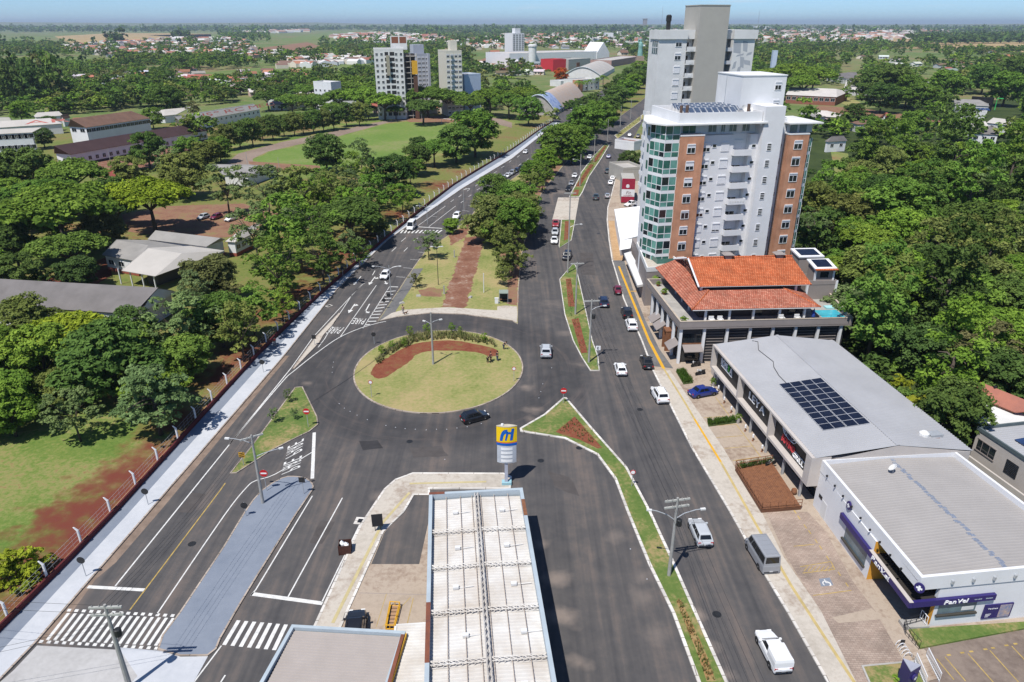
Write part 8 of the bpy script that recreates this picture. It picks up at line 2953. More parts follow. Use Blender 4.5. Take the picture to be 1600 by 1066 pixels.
for base,t,s_,lb in[((475,773),745,'square','black sign back at the rounded top of the blue grey separator'),((232,790),763,'disc','dark sign back on the pale sidewalk beside the wall'),((135,902),870,'disc','dark sign back on the sidewalk nearest the lower left corner'),((585,538),519,'oct','dark stop sign back between road and roundabout'),((601,484),466,'oct','dark stop sign back beside the hatched bars'),((608,472),458,'disc','small dark sign back above the hatched bars'),((492,540),523,'square','black sign back on the pointed island'),((412,583),562,'disc','dark sign back on the sidewalk opposite the island tip'),((536,432),416,'square','dark sign back on the sidewalk under the dark thin tree'),((385,808),785,'disc','small pale sign on the separator beside the pole')]:
 road_sign(base,t,s_,lb,back=True,size=0.4)
o,p,z=road_sign((933,573),540,'square','white parking sign at the end of the flower median',size=0.42,col=M_letter)
wall_text(p,'E',-0.16,0.16,-0.09,z-0.22,z+0.22,M_black,0.015)
# people
SK=mat('skin',(0.36,0.2,0.13),var=0.05)
HAIR=mat('dark_hair',(0.02,0.015,0.012))
def person(px,py,label,top,bottom,face=0.0,pose='stand',z=0.0,group=None):
 """one continuous body grown over a skeleton; shirt, trousers and hair are separate skins around it"""
 p=G(px,py,z)
 o=thing('person',label,'person',p,face,group)
 bend=pose=='bend'
 hip=Vector((0,0,0.92))
 lean=0.75 if bend else 0.03
 sh=hip+Vector((0,-math.sin(lean)*0.5,math.cos(lean)*0.5))
 hd=sh+Vector((0,-math.sin(lean+0.1)*0.26,math.cos(lean+0.1)*0.26))
 st=0.2 if pose=='walk' else 0.02
 V=[hip,(hip+sh)/2,sh,sh+(hd-sh)*0.45,hd]
 Rr=[0.15,0.145,0.14,0.06,0.115]
 E_=[(0,1),(1,2),(2,3),(3,4)]
 def chain(start,pts,rad):
  k=start
  for q,r in zip(pts,rad):
   V.append(Vector(q))
   Rr.append(r)
   E_.append((k,len(V)-1))
   k=len(V)-1
 for s_ in(-1,1):
  chain(0,[(s_*0.11,0,0.84),(s_*0.12,-st*s_*0.6-0.02,0.48),(s_*0.12,-st*s_+(0.03 if s_>0 else 0),0.08),(s_*0.13,-st*s_-0.16,0.04)],[0.10,0.07,0.05,0.045])
  if bend:arm=[sh+Vector((s_*0.19,0,-0.02)),sh+Vector((s_*0.24,-0.15,-0.28)),sh+Vector((s_*0.16,-0.32,-0.50))]
  else:arm=[sh+Vector((s_*0.2,0,-0.02)),sh+Vector((s_*0.27,0.04+st*s_*0.4,-0.29)),sh+Vector((s_*0.25,-0.06+st*s_*0.6,-0.54))]
  chain(2,[tuple(q)for q in arm],[0.065,0.05,0.04])
 def skin(vs,es,rs,name,m,k=1.0,parent=None):
  me=bpy.data.meshes.new(name)
  me.from_pydata([tuple(v)for v in vs],es,[])
  ob=bpy.data.objects.new(name,me)
  COL.objects.link(ob)
  md=ob.modifiers.new('skin','SKIN')
  for i,d in enumerate(me.skin_vertices[0].data):
   d.radius=(rs[i]*k,rs[i]*k)
   d.use_root=i==0
  sd=ob.modifiers.new('sub','SUBSURF')
  sd.levels=sd.render_levels=1
  dg=bpy.context.evaluated_depsgraph_get()
  me2=bpy.data.meshes.new_from_object(ob.evaluated_get(dg))
  bpy.data.objects.remove(ob)
  me2.materials.clear()
  me2.materials.append(m)
  return link(name,me2,parent)
 body=skin(V,E_,Rr,'body',SK,1.0,o)
 sv=[V[0]+(V[1]-V[0])*0.2,V[1],V[2],V[9],V[10],V[16],V[17]]
 skin([V[0]+(V[1]-V[0])*0.15,V[1],V[2],V[9],V[10],V[16],V[17]],[(0,1),(1,2),(2,3),(3,4),(2,5),(5,6)],[0.165,0.16,0.15,0.08,0.06,0.08,0.06],'shirt',mat('cloth_'+top[0],top[1]),1.06,o)
 skin([V[0],V[5],V[6],V[7]+Vector((0,0,0.05)),V[12],V[13],V[14]+Vector((0,0,0.05))],[(0,1),(1,2),(2,3),(0,4),(4,5),(5,6)],[0.16,0.115,0.085,0.065,0.115,0.085,0.065],'trousers',mat('cloth_'+bottom[0],bottom[1]),1.05,o)
 mb=MB()
 mb.lathe([(0.11,-0.02),(0.125,0.05),(0.09,0.12),(0.02,0.145)],10,tuple(hd+Vector((0,0.02,0.0))))
 mb.build('hair',HAIR,o,True)
 mb=MB()
 mb.hull([tuple(hd+Vector((-0.02,-0.13,-0.04))),tuple(hd+Vector((0.02,-0.13,-0.04))),tuple(hd+Vector((0.015,-0.09,-0.03))),tuple(hd+Vector((-0.015,-0.09,-0.03)))],[tuple(hd+Vector((-0.008,-0.115,0.03))),tuple(hd+Vector((0.008,-0.115,0.03))),tuple(hd+Vector((0.008,-0.09,0.03))),tuple(hd+Vector((-0.008,-0.09,0.03)))])
 mb.build('nose',SK,o)
 return o
RED,BLK,GRY,TAN,JEAN=('red',(0.5,0.03,0.03)),('black',(0.02,0.02,0.022)),('grey',(0.2,0.2,0.2)),('tan',(0.4,0.3,0.2)),('denim',(0.06,0.08,0.13))
person(430,541,'person in a red shirt walking on the pale sidewalk by the wall',RED,GRY,0.6,'walk',0.13)
person(630,490,'person in light clothes walking a dog on the curved sidewalk',TAN,GRY,-0.5,'walk',0.12)
person(787,546,'worker in dark clothes standing at the right rim of the roundabout',BLK,JEAN,1.2,'bend',0.13,'workers on the roundabout')
person(762,567,'worker in black bending over the red bed, leftmost of three',BLK,BLK,0.8,'bend',0.13,'workers on the roundabout')
person(767,565,'worker in dark red shirt between two others at the red bed',('dark_red',(0.12,0.02,0.03)),BLK,-0.9,'stand',0.13,'workers on the roundabout')
person(777,564,'worker in black standing rightmost of three at the red bed',BLK,JEAN,2.2,'stand',0.13,'workers on the roundabout')
p=G(634,491.5,0.12)
dg_=thing('dog','small brown dog on the curved sidewalk beside the walker','dog',p,0.7)
mb=MB()
mb.tube([(-0.28,0,0.36),(0.0,0,0.35),(0.25,0,0.40),(0.36,0,0.52),(0.44,0,0.54),(0.54,0,0.50)],[0.09,0.11,0.12,0.07,0.075,0.035],8)
for x in(-0.24,0.22):
 for y in(-0.07,0.07):mb.tube([(x,y,0.34),(x-0.03,y,0.18),(x,y,0.0)],[0.05,0.035,0.03],6)
mb.tube([(-0.3,0,0.4),(-0.45,0,0.55)],[0.03,0.015],5)
for y in(-0.05,0.05):mb.tube([(0.42,y,0.58),(0.40,y*1.3,0.66)],[0.03,0.008],4)
mb.build('body',mat('brown_fur',(0.16,0.08,0.04)),dg_,True)
# smaller things
p=G(540,862,0.0)
sk=thing('rubbish_container','rusty open rubbish container with white bags beside the station sidewalk','container',p,0.12)
mb=MB()
w_,d_,h_=0.62,0.55,1.15
for a in((-w_,w_,-d_,-d_+0.04),(-w_,w_,d_-0.04,d_),(-w_,-w_+0.04,-d_+0.04,d_-0.04),(w_-0.04,w_,-d_+0.04,d_-0.04)):mb.box(*a,0.08,h_)
mb.box(-w_,w_,-d_,d_,0.05,0.1)
mb.build('bin_wall',mat('dark_rust',(0.075,0.03,0.022),var=0.2,scale=2),sk)
for x in(-w_-0.02,w_-0.05):
 for y in(-d_-0.02,d_-0.05):MB().box(x,x+0.07,y,y+0.07,0,h_+0.03).build('corner_post',MATS['dark_rust'],sk)
rr=random.Random(3)
for k in range(7):
 b_=thing('rubbish_bag','%s rubbish bag heaped in the rusty container'%('white' if k%3 else 'grey'),'bag',p+Vector((rr.uniform(-0.35,0.35),rr.uniform(-0.3,0.3),0.62+0.09*(k%3))),rr.uniform(0,3),'bags in the rubbish container')
 mb=MB()
 mb.lathe([(0.05,0),(0.2,0.05),(0.24,0.18),(0.16,0.32),(0.04,0.38),(0.07,0.45)],9)
 mb.build('bag',M_letter if k%3 else mat('grey_bag',(0.25,0.25,0.27)),b_,True)
p=G(591,829,0.1)
bb=thing('billboard_stand','black backed advertising board on the station sidewalk','sign',p,0.1)
mb=MB()
mb.hull([(-0.55,-0.3,0.75),(0.6,-0.25,0.75),(0.6,-0.17,0.75),(-0.55,-0.22,0.75)],[(-0.62,0.05,2.05),(0.55,0.1,2.05),(0.55,0.18,2.05),(-0.62,0.13,2.05)])
mb.build('board',M_black,bb)
for x in(-0.3,0.3):MB().tube([(x,-0.05,0),(x,-0.1,1.3)],0.04,5).build('leg',M_dark,bb)
p=G(565,814)
dr=thing('drain_grate','square drain grate with white frame in the road by the container','drain',p,-0.1)
MB().box(-0.75,0.75,-0.6,0.6,0.0,0.012).build('frame',M_kerb,dr)
MB().box(-0.42,0.42,-0.32,0.32,0.012,0.02).build('grate',M_dark,dr)
p=G(458+56,478)
dr=thing('drain_grate','drain grate with white frame at the kerb of the left carriageway','drain',p,0.9)
MB().box(-0.6,0.6,-0.45,0.45,0.0,0.012).build('frame',M_kerb,dr)
MB().box(-0.42,0.42,-0.3,0.3,0.012,0.02).build('grate',M_dark,dr)
p0,p1,p2,p3=G(603,984,0.04),G(616,984,0.04),G(625,948,0.04),G(610,947,0.04)
pit=thing('inspection_pit','vehicle inspection pit with yellow rim rail and brick steps','pit',p3)
off=Vector(p3)
rim=[tuple((v-off))for v in(p0,p1,p2,p3)]
mb=MB()
mb.add([(x,y,0.006)for x,y,z in rim],[(0,1,2,3)])
mb.build('pit_shade',M_gap,pit)  # flat dark sheet at ground level paints the shade in the pit
mb=MB()
for a,b in zip(rim,rim[1:]+rim[:1]):
 mb.tube([(a[0],a[1],0.55),(b[0],b[1],0.55)],0.05,5)
 mb.tube([(a[0],a[1],0.08),(b[0],b[1],0.08)],0.06,5)
 for t in(0,0.5):mb.tube([(a[0]+(b[0]-a[0])*t,a[1]+(b[1]-a[1])*t,0),(a[0]+(b[0]-a[0])*t,a[1]+(b[1]-a[1])*t,0.55)],0.04,5)
mb.build('yellow_rail',M_yellow,pit)
for k in range(6):
 t=0.06+k*0.15
 a=Vector(rim[3]).lerp(Vector(rim[0]),t).lerp(Vector(rim[2]).lerp(Vector(rim[1]),t),0.22)
 b=Vector(rim[3]).lerp(Vector(rim[0]),t).lerp(Vector(rim[2]).lerp(Vector(rim[1]),t),0.92)
 MB().box(a.x,b.x,a.y-0.16,a.y+0.16,0.01,0.12-0.012*k).build('step',mat('brick_step',(0.4,0.24,0.14)),pit)
p=G(787,474,0.12)
bs=thing('bus_shelter','small grey bus shelter at the end of the garden lawn','bus shelter',p,0.0)
MB().box(-0.9,0.9,-0.6,1.4,2.2,2.32).build('roof',mat('shelter_green',(0.28,0.32,0.27)),bs)
MB().box(-0.9,0.9,1.3,1.4,0,2.2).build('back_wall',M_dark,bs)
for x in(-0.85,0.8):MB().box(x,x+0.06,-0.55,-0.49,0,2.2).build('post',M_steel,bs)
MB().box(-0.7,0.7,0.8,1.2,0.4,0.48).build('bench_seat',M_wood,bs)
p=G(776,474,0.12)
cb=thing('meter_cabinet','small white cabinet left of the bus shelter','cabinet',p)
MB().box(-0.35,0.35,-0.2,0.2,0,1.05).build('box',M_white,cb)
MB().box(-0.4,0.4,-0.25,0.25,1.05,1.12).build('lid',M_offwhite,cb)
for i,(x,y,lb)in enumerate([(654,463,'flat pale stone slab on the bare patch of the garden'),(628,474,'pale stone beside the grey garden walk'),(735,465,'small pale block at the stone path edge')]):
 p=G(x,y,0.12)
 o=thing('stone',lb,'stone',p,i*0.6)
 MB().hull([(-0.5,-0.3,0),(0.5,-0.3,0),(0.5,0.3,0),(-0.5,0.3,0)],[(-0.4,-0.25,0.25),(0.42,-0.2,0.22),(0.4,0.25,0.25),(-0.42,0.2,0.28)]).build('slab',M_concrete,o)
for i,(x,y,lb)in enumerate([(694,459,'grey post at the left edge of the stone path'),(710,402,'grey post between lawn and stone path')]):
 p=G(x,y,0.12)
 o=thing('garden_post',lb,'post',p)
 MB().box(-0.12,0.12,-0.12,0.12,0,1.7).build('shaft',M_pole,o)
 MB().box(-0.2,0.2,-0.2,0.2,0,0.1).build('base',M_concrete,o)
for i,(x,y)in enumerate([(1122,612),(1131,630),(1142,645),(1164,674),(1176,689),(1190,706)]):
 p=G(x,y,0.1)
 o=thing('bollard','short white topped brown post, %s from the blue sedan along the shop row'%ORD[i],'bollard',p,0,'bollards before the shop row')
 MB().lathe([(0.14,0),(0.14,0.08),(0.07,0.12),(0.07,0.5)],8).build('brown_foot',M_wood,o)
 MB().lathe([(0.075,0.5),(0.13,0.56),(0.13,0.95),(0.06,1.05)],8).build('white_top',M_white,o)
for x,y,lb in[(1114,604,'tall grey pot with green plant beside the blue sedan'),(1153,661,'tall grey pot at the end of the narrow planted bed')]:
 p=G(x,y,0.1)
 o=thing('potted_plant',lb,'plant',p)
 MB().lathe([(0.2,0),(0.3,0.8),(0.24,0.8),(0.22,0.72)],10).build('pot',M_concrete,o)
 cm,tm=CROWNS['bush'][0]
 c=link('leaves',cm,o,loc=(0,0,0.6),color=GREEN['bright'])
 c.scale=(0.45,0.45,0.7)
for px_,py_,lb,r in[(1026,437,'palm like plant on the terrace corner near the tower',0.8),(1037,460,'bushy plant at the middle of the left terrace edge',0.7),(1066,506,'green plant at the front left terrace corner',0.8),(1028,447,'small plant beside the terrace palm',0.5)]:
 p=G(px_,py_,6.53)
 o=thing('terrace_plant',lb,'plant',p)
 MB().lathe([(0.25,0),(0.32,0.4),(0.25,0.4)],9).build('pot',M_wood,o)
 me=PALM[0]if r==0.8 and px_<1030 else CROWNS['bush'][1][0]
 c=link('leaves',me,o,loc=(0,0,-0.9 if me is PALM[0]else 0.3),color=GREEN['bright'])
 c.scale=(r,r,r*(1 if me is not PALM[0]else 0.9))
for i,(u,w)in enumerate([(5.6,1.7),(7.0,1.7),(17.0,1.7),(19.6,1.7)]):
 q=Q.pt(u,w,6.53)
 o=thing('terrace_armchair',['cream armchair leftmost on the terrace','cream armchair second on the terrace','cream armchair beside a terrace column','cream armchair nearest the pool'][i],'armchair',q,Q.a,'armchairs on the terrace')
 MB().box(-0.4,0.4,-0.4,0.4,0.2,0.45).build('seat',M_offwhite,o)
 MB().box(-0.4,0.4,0.3,0.42,0.45,1.0).build('backrest',M_offwhite,o)
 for s_ in(-0.45,0.33):MB().box(s_,s_+0.12,-0.4,0.3,0.2,0.65).build('armrest',M_offwhite,o)
q=Q.pt(22.6,2.6,6.53)
o=thing('parasol','closed blue parasol beside the pool','parasol',q)
MB().lathe([(0.05,0),(0.05,0.3),(0.32,0.35),(0.18,1.2),(0.04,1.7)],9).build('cloth',mat('parasol_blue',(0.02,0.06,0.3)),o)
MB().lathe([(0.3,0),(0.3,0.1),(0.06,0.12)],9).build('foot',M_concrete,o)
o=tag(railing('terrace_railing',[tuple(Q.pt(u,0.11,7.58))for u in(9,13.5,18,22.5,27.6)],0.45,M_dark,3,0.02),'thin dark railing along the front terrace parapet','railing')
D=Frame(G(1149,731,0.1).x,G(1149,731,0.1).y,0)
c0,c1,c2,c3=G(1149,731,0.5),G(1206,722,0.5),G(1252,792,0.5),G(1190,797,0.5)
dk=thing('timber_deck','brown raised timber deck with rail in front of the shop row','deck',c0-Vector((0,0,0.5)))
off=Vector(dk.location)
n=22
for k in range(n):
 a,b=c0.lerp(c1,k/n),c0.lerp(c1,(k+0.93)/n)
 d_,e_=c3.lerp(c2,k/n),c3.lerp(c2,(k+0.93)/n)
 dz=R.uniform(-0.008,0.008)
 q=[a-off,b-off,e_-off,d_-off]
 q=[(v.x,v.y,v.z+dz)for v in q][::-1]
 if area2(q)<0:q=q[::-1]
 mb=MB()
 mb.hull([(x,y,z-0.04)for x,y,z in q],q)
 mb.build('plank',M_wood,dk)
mb=MB()
pl=[(c0-off),(c3-off),(c2-off),(c1-off)]
sk_=[(v.x,v.y)for v in pl]
mb.prism(sk_,0.1,0.44)
mb.build('skirt',mat('dark_timber',(0.15,0.07,0.04)),dk)
for a,b,nm in((c0,c3,1),(c0,c1,2),(c3,c2,3)):
 railing('rail',[tuple(a-off),tuple(b-off)],1.0,M_wood,7 if nm==1 else 5,0.045,dk,3)
mb=MB()
hedge_n=0
t_=tufts('deck_plants','green plants along the upper rail of the timber deck',[(1150,734),(1204,724),(1206,728),(1153,739)],160,0.5,GRN,15,0.5)
p=G(1240,772,0.1)
o=thing('barrel_table','small wooden barrel by the shop front next to the deck','barrel',p)
MB().lathe([(0.26,0),(0.33,0.25),(0.33,0.45),(0.26,0.7)],12).build('staves',M_wood,o)
MB().lathe([(0.34,0.2),(0.345,0.26),(0.34,0.26)],12).build('hoop',M_dark,o)
p=G(1204,727,0.5)
o=thing('bicycle','bicycle leaning on the upper rail of the timber deck','bicycle',p,0.3)
for x in(-0.5,0.5):
 mb=MB()
 mb.lathe([(0.29,-0.02),(0.33,0),(0.29,0.02)],16)
 mb.v=[(a,c,b)for a,b,c in mb.v]
 mb.build('wheel',M_rubber,o,loc=(x,0,0.34))
MB().tube([(-0.5,0,0.34),(-0.1,0,0.34),(0.35,0,0.8),(-0.2,0,0.8),(-0.5,0,0.34)],0.025,5).build('frame',M_steel,o)
MB().tube([(0.35,-0.25,0.98),(0.38,0,0.95),(0.35,0.25,0.98)],0.02,5).build('handlebar',M_dark,o)
MB().box(-0.3,-0.08,-0.06,0.06,0.9,0.95).build('saddle',M_plastic,o)
o=thing('entrance_rail','dark and white rails round the pharmacy entrance ramp','railing',(0,0,0))
railing('ramp_rail',[G(1412,978,0.5),G(1450,968,0.5)],0.9,M_dark,4,0.025,o)
railing('ramp_rail',[G(1412,978,0.5),G(1415,990,0.4),G(1436,1014,0.3)],0.9,M_dark,4,0.025,o)
railing('white_rail',[G(1437,966,0.5),G(1447,978,0.4)],1.0,M_white,3,0.04,o)
bk=thing('bicycle_rack','white looped bicycle rack on the pavers by the pharmacy','bicycle rack',G(1409,1022,0.1))
off=Vector(bk.location)
for k in range(5):
 q=G(1405,1009,0.1).lerp(G(1418,1028,0.1),k/4)-off
 mb=MB()
 mb.tube([(q.x+0.35*math.cos(math.pi*i/8),q.y,0.1+0.55*math.sin(math.pi*i/8))for i in range(9)],0.035,5)
 mb.build('loop',M_white,bk)
o,p,z=road_sign((1407,1012),999,'square','small dark sign board beside the bicycle rack',back=True,size=0.22)
st=thing('staircase','paved staircase with two white railings down to the lower car park','stairs',G(1440,1035,0.1))
off=Vector(st.location)
for k in range(7):
 a,b=G(1429+2.6*k,1031+6.0*k,0.1),G(1448+3.2*k,1024+6.2*k,0.1)
 d_=(b-a)
 nrm_=Vector((d_.y,-d_.x,0)).normalized()*0.42
 z1=0.34-0.035*k
 q=[a-off,b-off,b-off-nrm_,a-off-nrm_]
 q=[(v.x,v.y)for v in q]
 MB().prism(q,0.0,z1).build('step',M_court,st)
for a,b in(((1429,1034),(1445,1071)),((1447,1026),(1467,1066))):
 A,Bv=G(*a,0.3),G(*b,0.15)
 mb=MB()
 for zz in(0.15,1.0):mb.tube([A-off+Vector((0,0,zz)),Bv-off+Vector((0,0,zz))],0.04,5)
 for k in range(15):
  q=A.lerp(Bv,k/14)-off
  mb.tube([q+Vector((0,0,0)),q+Vector((0,0,1.0))],0.028,4)
 mb.build('railing',M_white,st)
p=G(1415,1072,0.2)
py_=thing('pharmacy_pylon','short three sided navy pylon with white cross on the small lawn','sign',p,0.5)
tri_=[(-0.65,-0.35),(0.65,-0.35),(0.0,0.8)]
MB().prism(tri_,0,2.3).build('navy_face',M_navy,py_)
MB().prism([(x*1.02,y*1.02)for x,y in tri_],2.3,2.36).build('top',mat('pylon_top',(0.35,0.36,0.42)),py_)
cross_badge(py_,0.0,-0.45,1.4,0.36)
for px_,py2,lb,r in[(1403,1062,'small green shrub left of the navy pylon',0.5)]:
 p=G(px_,py2,0.2)
 tree(p.x,p.y,r,'bush','bright',lb,name='shrub',cat='shrub')
p=G(1447,684,6.5)
o=thing('roof_condenser','bulky grey condenser unit on the far corner of the shop roof','air conditioner',p,0.2)
MB().lathe([(0.55,0),(0.6,0.2),(0.55,0.7),(0.3,0.9)],12,(-0.4,0,0)).build('drum',M_offwhite,o)
MB().box(0.2,1.8,-0.5,0.5,0.05,0.5).build('housing',M_steel,o)
MB().tube([(-1.1,-0.5,0.1),(0,-0.6,0.2),(1.6,-0.55,0.1)],0.06,5).build('pipe',M_rust,o)
sm=MB().hull([(-0.065,-0.05,0),(0.065,-0.05,0),(0.065,0.05,0),(-0.065,0.05,0)],[(-0.05,-0.03,0.04),(0.05,-0.03,0.04),(0.05,0.03,0.04),(-0.05,0.03,0.04)]).mesh('stud',M_alu)
for x,y in[(521,566),(520,574),(519,582),(530,631),(538,638),(547,643),(558,649),(574,656),(603,665),(618,668),(633,670),(649,671),(666,672),(682,671),(698,671),(714,669),(730,667),(752,662),(695,718),(848,600),(845,612),(842,622),(860,560),(862,575),(1011,905),(985,858)]:
 p=G(x,y)
 tag(link('road_stud',sm,None,loc=(p.x,p.y,0.004)),'small white road stud on the asphalt around the roundabout','road stud','road studs around the roundabout')
 # far houses
def house_meshes(seed):
 rg=random.Random(seed)
 w,d,h,rise=rg.uniform(8,14),rg.uniform(7,10),rg.uniform(3.0,3.6),rg.uniform(1.4,2.2)
 walls=MB()
 walls.box(-w/2,w/2,-d/2,d/2,0,h)
 walls.add([(-w/2,-d/2,h),(-w/2,d/2,h),(-w/2,0,h+rise)],[(0,2,1)])
 walls.add([(w/2,-d/2,h),(w/2,d/2,h),(w/2,0,h+rise)],[(0,1,2)])
 roof=MB()
 e=0.5
 zz=h-e*rise/(d/2)
 for s_ in(-1,1):
  q=[(-w/2-e,s_*(d/2+e),zz),(w/2+e,s_*(d/2+e),zz),(w/2+e,0,h+rise),(-w/2-e,0,h+rise)]
  if s_>0:q=[q[1],q[0],q[3],q[2]]
  roof.hull(q,[(x,y,z+0.15)for x,y,z in q])
 win=MB()
 for x in(-w*0.3,0.1,w*0.3):win.box(x-0.7,x+0.7,-d/2-0.05,-d/2+0.02,1.0,2.3)
 dr=MB()
 dr.box(w*0.12,w*0.12+1.0,-d/2-0.06,-d/2+0.02,0.05,2.2)
 return walls.mesh('wall',M_objwall),roof.mesh('roof',M_objroof),win.mesh('window',M_glass),dr.mesh('door',M_wood)
M_objwall=mat('house_wall_paint',(1,1,1),objcol=True,var=0.05)
M_objroof=mat('house_roof_tone',(1,1,1),objcol=True,var=0.15,scale=0.3)
HM=[house_meshes(40+i)for i in range(6)]
ROOFC={'red tiled':(0.30,0.11,0.07),'orange tiled':(0.38,0.17,0.10),'grey':(0.26,0.25,0.24),'pale':(0.5,0.47,0.43),'brown':(0.17,0.10,0.075),'whitish':(0.6,0.58,0.55)}
WALLC=[(0.7,0.68,0.64),(0.62,0.55,0.45),(0.75,0.74,0.72),(0.55,0.40,0.34),(0.5,0.52,0.55),(0.68,0.6,0.5)]
rh=random.Random(91)
HPL=[]
WALLN=['pale','beige','white','pinkish','bluish grey','cream']
def far_house(px,py,label,group,roof,s=1.0):
 p=G(px,py)
 if any((p.x-q[0])**2+(p.y-q[1])**2<150 for q in HPL):return False
 if any((p.x-q[0])**2+(p.y-q[1])**2<(5+q[2]*0.8)**2 for q in TREES):return False
 HPL.append((p.x,p.y))
 ms=rh.choice(HM)
 o=thing('house',label,'house',p,rh.choice([0.2,0.25,1.77,-0.3,0.5,3.3])+rh.uniform(-0.15,0.15),group)
 o.scale=(s,s,s)
 wi=rh.randrange(6)
 o['label']=label.replace(' house',' %s walled house'%WALLN[wi],1)
 link('wall',ms[0],o,color=WALLC[wi])
 link('roof',ms[1],o,color=tuple(c*rh.uniform(0.85,1.15)for c in ROOFC[roof]))
 link('window',ms[2],o)
 link('door',ms[3],o)
 return True
ZONES=[([(70,128),(200,118),(300,112),(330,122),(260,140),(120,148)],26,'houses in the trees left of the white block','%s roofed house among the trees at the upper left'),([(285,120),(440,114),(490,122),(480,135),(360,148),(290,142)],34,'houses left of the unfinished tower','%s roofed house in the rows left of the unfinished tower'),([(400,150),(560,158),(700,172),(690,178),(440,172)],16,'houses behind the umbrella trees','%s roofed house glimpsed behind the umbrella trees'),([(740,70),(800,66),(800,100),(850,102),(850,118),(760,120),(740,110)],22,'houses between the towers and the mall','%s roofed house between the cream tower and the mall'),([(830,64),(1010,60),(1010,80),(960,92),(940,80),(840,76)],44,'houses beyond the mall','%s roofed house in the town beyond the mall'),([(1185,62),(1330,56),(1440,58),(1380,72),(1260,80),(1185,84)],40,'houses in the upper right town','%s roofed house in the town at the upper right'),([(1530,86),(1640,84),(1640,106),(1545,102)],14,'pale houses at the right edge','%s roofed house in the pale cluster at the right edge'),([(1320,86),(1520,100),(1520,126),(1400,112),(1320,100)],14,'houses in the right woods','%s roofed house half hidden in the woods at the right'),([(90,78),(150,68),(280,64),(380,66),(395,80),(320,92),(180,90)],44,'village houses below the dry field','%s roofed house in the village below the dry field')]
for poly,n,grp,lb in ZONES:
 xs,ys=[p[0]for p in poly],[p[1]for p in poly]
 k=0
 for _ in range(n*30):
  if k>=n:break
  px,py=rh.uniform(min(xs),max(xs)),rh.uniform(min(ys),max(ys))
  if not inside(px,py,poly):continue
  rf=rh.choice(['red tiled','orange tiled','grey','pale','brown','whitish'])
  if far_house(px,py,lb%rf,grp,rf,1.15 if py>90 else 1.5):k+=1
V_,F_,C_=[],[],[]
for poly,n in[([(90,76),(150,68),(280,60),(390,63),(400,80),(330,92),(180,90)],300),([(520,56),(600,53.5),(690,58),(700,66),(640,69),(530,66)],380),([(690,70),(790,56),(1010,52),(1010,68),(830,70),(800,78)],380),([(1175,46),(1400,42),(1500,46),(1440,60),(1340,66),(1180,66)],520),([(440,92),(590,88),(585,98),(440,110)],80),([(360,84),(440,82),(440,94),(360,96)],40),([(390,50),(480,48),(480,51),(390,53)],40),([(1000,44),(1180,42),(1180,50),(1000,50)],80)]:
 xs,ys=[p[0]for p in poly],[p[1]for p in poly]
 k=0
 while k<n:
  px,py=rh.uniform(min(xs),max(xs)),rh.uniform(min(ys),max(ys))
  if not inside(px,py,poly):continue
  k+=1
  p=G(px,py)
  a=rh.uniform(0,3.14)
  s=rh.uniform(1.0,1.7)*max(1.0,p.y/1500)
  w,d,h,r=6*s,4.5*s,3.6*s**0.6,2.0*s**0.6
  ca,sa=math.cos(a),math.sin(a)
  f=lambda x,y,z:(p.x+x*ca-y*sa,p.y+x*sa+y*ca,z)
  b=len(V_)
  V_+=[f(-w,-d,0),f(w,-d,0),f(w,d,0),f(-w,d,0),f(-w,-d,h),f(w,-d,h),f(w,d,h),f(-w,d,h),f(-w,0,h+r),f(w,0,h+r)]
  F_+=[tuple(b+i for i in q)for q in((0,1,5,4),(1,2,6,9,5),(2,3,7,6),(3,0,4,8,7),(4,5,9,8),(6,7,8,9))]
  wc=rh.choice(WALLC)
  rc_=rh.choice(list(ROOFC.values()))
  C_+=[wc]*4+[rc_]*2
me=bpy.data.meshes.new('distant_town')
me.from_pydata(V_,[],F_)
ac=me.attributes.new('leafcol','FLOAT_COLOR','FACE')
ac.data.foreach_set('color',np.concatenate([np.array(C_,np.float32),np.ones((len(C_),1),np.float32)],1).ravel())
mt=bpy.data.materials.new('town_tones')
mt.use_nodes=True
at_=_n(mt.node_tree,'ShaderNodeAttribute',attribute_name='leafcol')
mt.node_tree.links.new(at_.outputs['Color'],mt.node_tree.nodes['Principled BSDF'].inputs['Base Color'])
mt.node_tree.nodes['Principled BSDF'].inputs['Roughness'].default_value=0.85
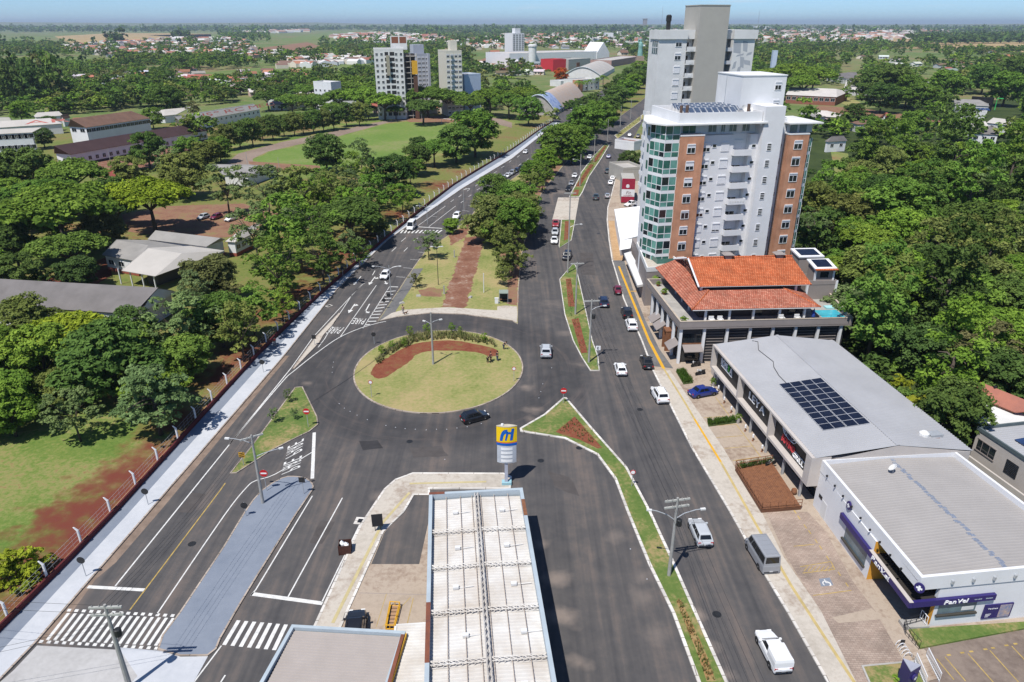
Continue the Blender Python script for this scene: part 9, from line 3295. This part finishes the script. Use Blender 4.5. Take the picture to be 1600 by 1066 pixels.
me.materials.append(mt)
tag(link('distant_town',me),'pale houses of the distant villages and suburbs, too small to tell apart',None,None,'stuff')
for x0,x1,y,h,m,lb in[(412,434,49.5,14,mat('blue_shed',(0.06,0.13,0.3)),'blue industrial shed on the skyline at the left'),(437,470,50.5,12,M_white,'long white industrial shed on the skyline'),(365,398,49.5,12,M_offwhite,'pale industrial shed on the skyline left of the blue one'),(988,1012,44.5,40,mat('silo_brick',(0.42,0.27,0.22)),'brick coloured silo works on the skyline beside the tall tower'),(990,1020,46,12,M_white,'long white shed under the silo works'),(946,958,62,22,M_white,'white round topped tank in the town beyond the mall'),(1180,1200,49,36,M_white,'white block on the skyline right of the tall tower')]:
 block('industrial_shed',lb,'shed',(x0,y),(x1,y),60,h,m,0,0,roofm=M_roof_vlight)
p=G(1007,46.5)
o=thing('grain_elevator','grey silo head standing above the brick silo works','silo',(p.x,p.y-5,0))
MB().box(-20,20,-8,20,0,95).build('tower',mat('silo_grey',(0.3,0.26,0.25)),o)
MB().box(-24,24,-12,24,95,102).build('head',MATS['silo_grey'],o)
p=G(575,50)
for px_,h_,lb in[(1033,175,'thin lattice radio mast beside the tall tower'),(1183,150,'thin radio mast right of the tall tower')]:
 p=G(px_,48)
 o=thing('radio_mast',lb,'mast',p)
 MB().tube([(0,0,0),(0,0,h_)],[2.2,1.2],4).build('shaft',M_steel,o)
 MB().tube([(0,0,h_),(0,0,h_+12)],[0.6,0.3],4).build('tip',M_red,o)
 # air
hz=MB()
hz.box(-46000,46000,-310,32500,-1.2,175)
hm=bpy.data.materials.new('air')
hm.use_nodes=True
nt=hm.node_tree
nt.nodes.remove(nt.nodes['Principled BSDF'])
pv=nt.nodes.new('ShaderNodeVolumePrincipled')
pv.inputs['Color'].default_value=(0.72,0.85,1.0,1)
pv.inputs['Density'].default_value=7.5e-5
pv.inputs['Anisotropy'].default_value=0.2
nt.links.new(pv.outputs[0],nt.nodes['Material Output'].inputs['Volume'])
tag(hz.build('haze',hm),kind='stuff')
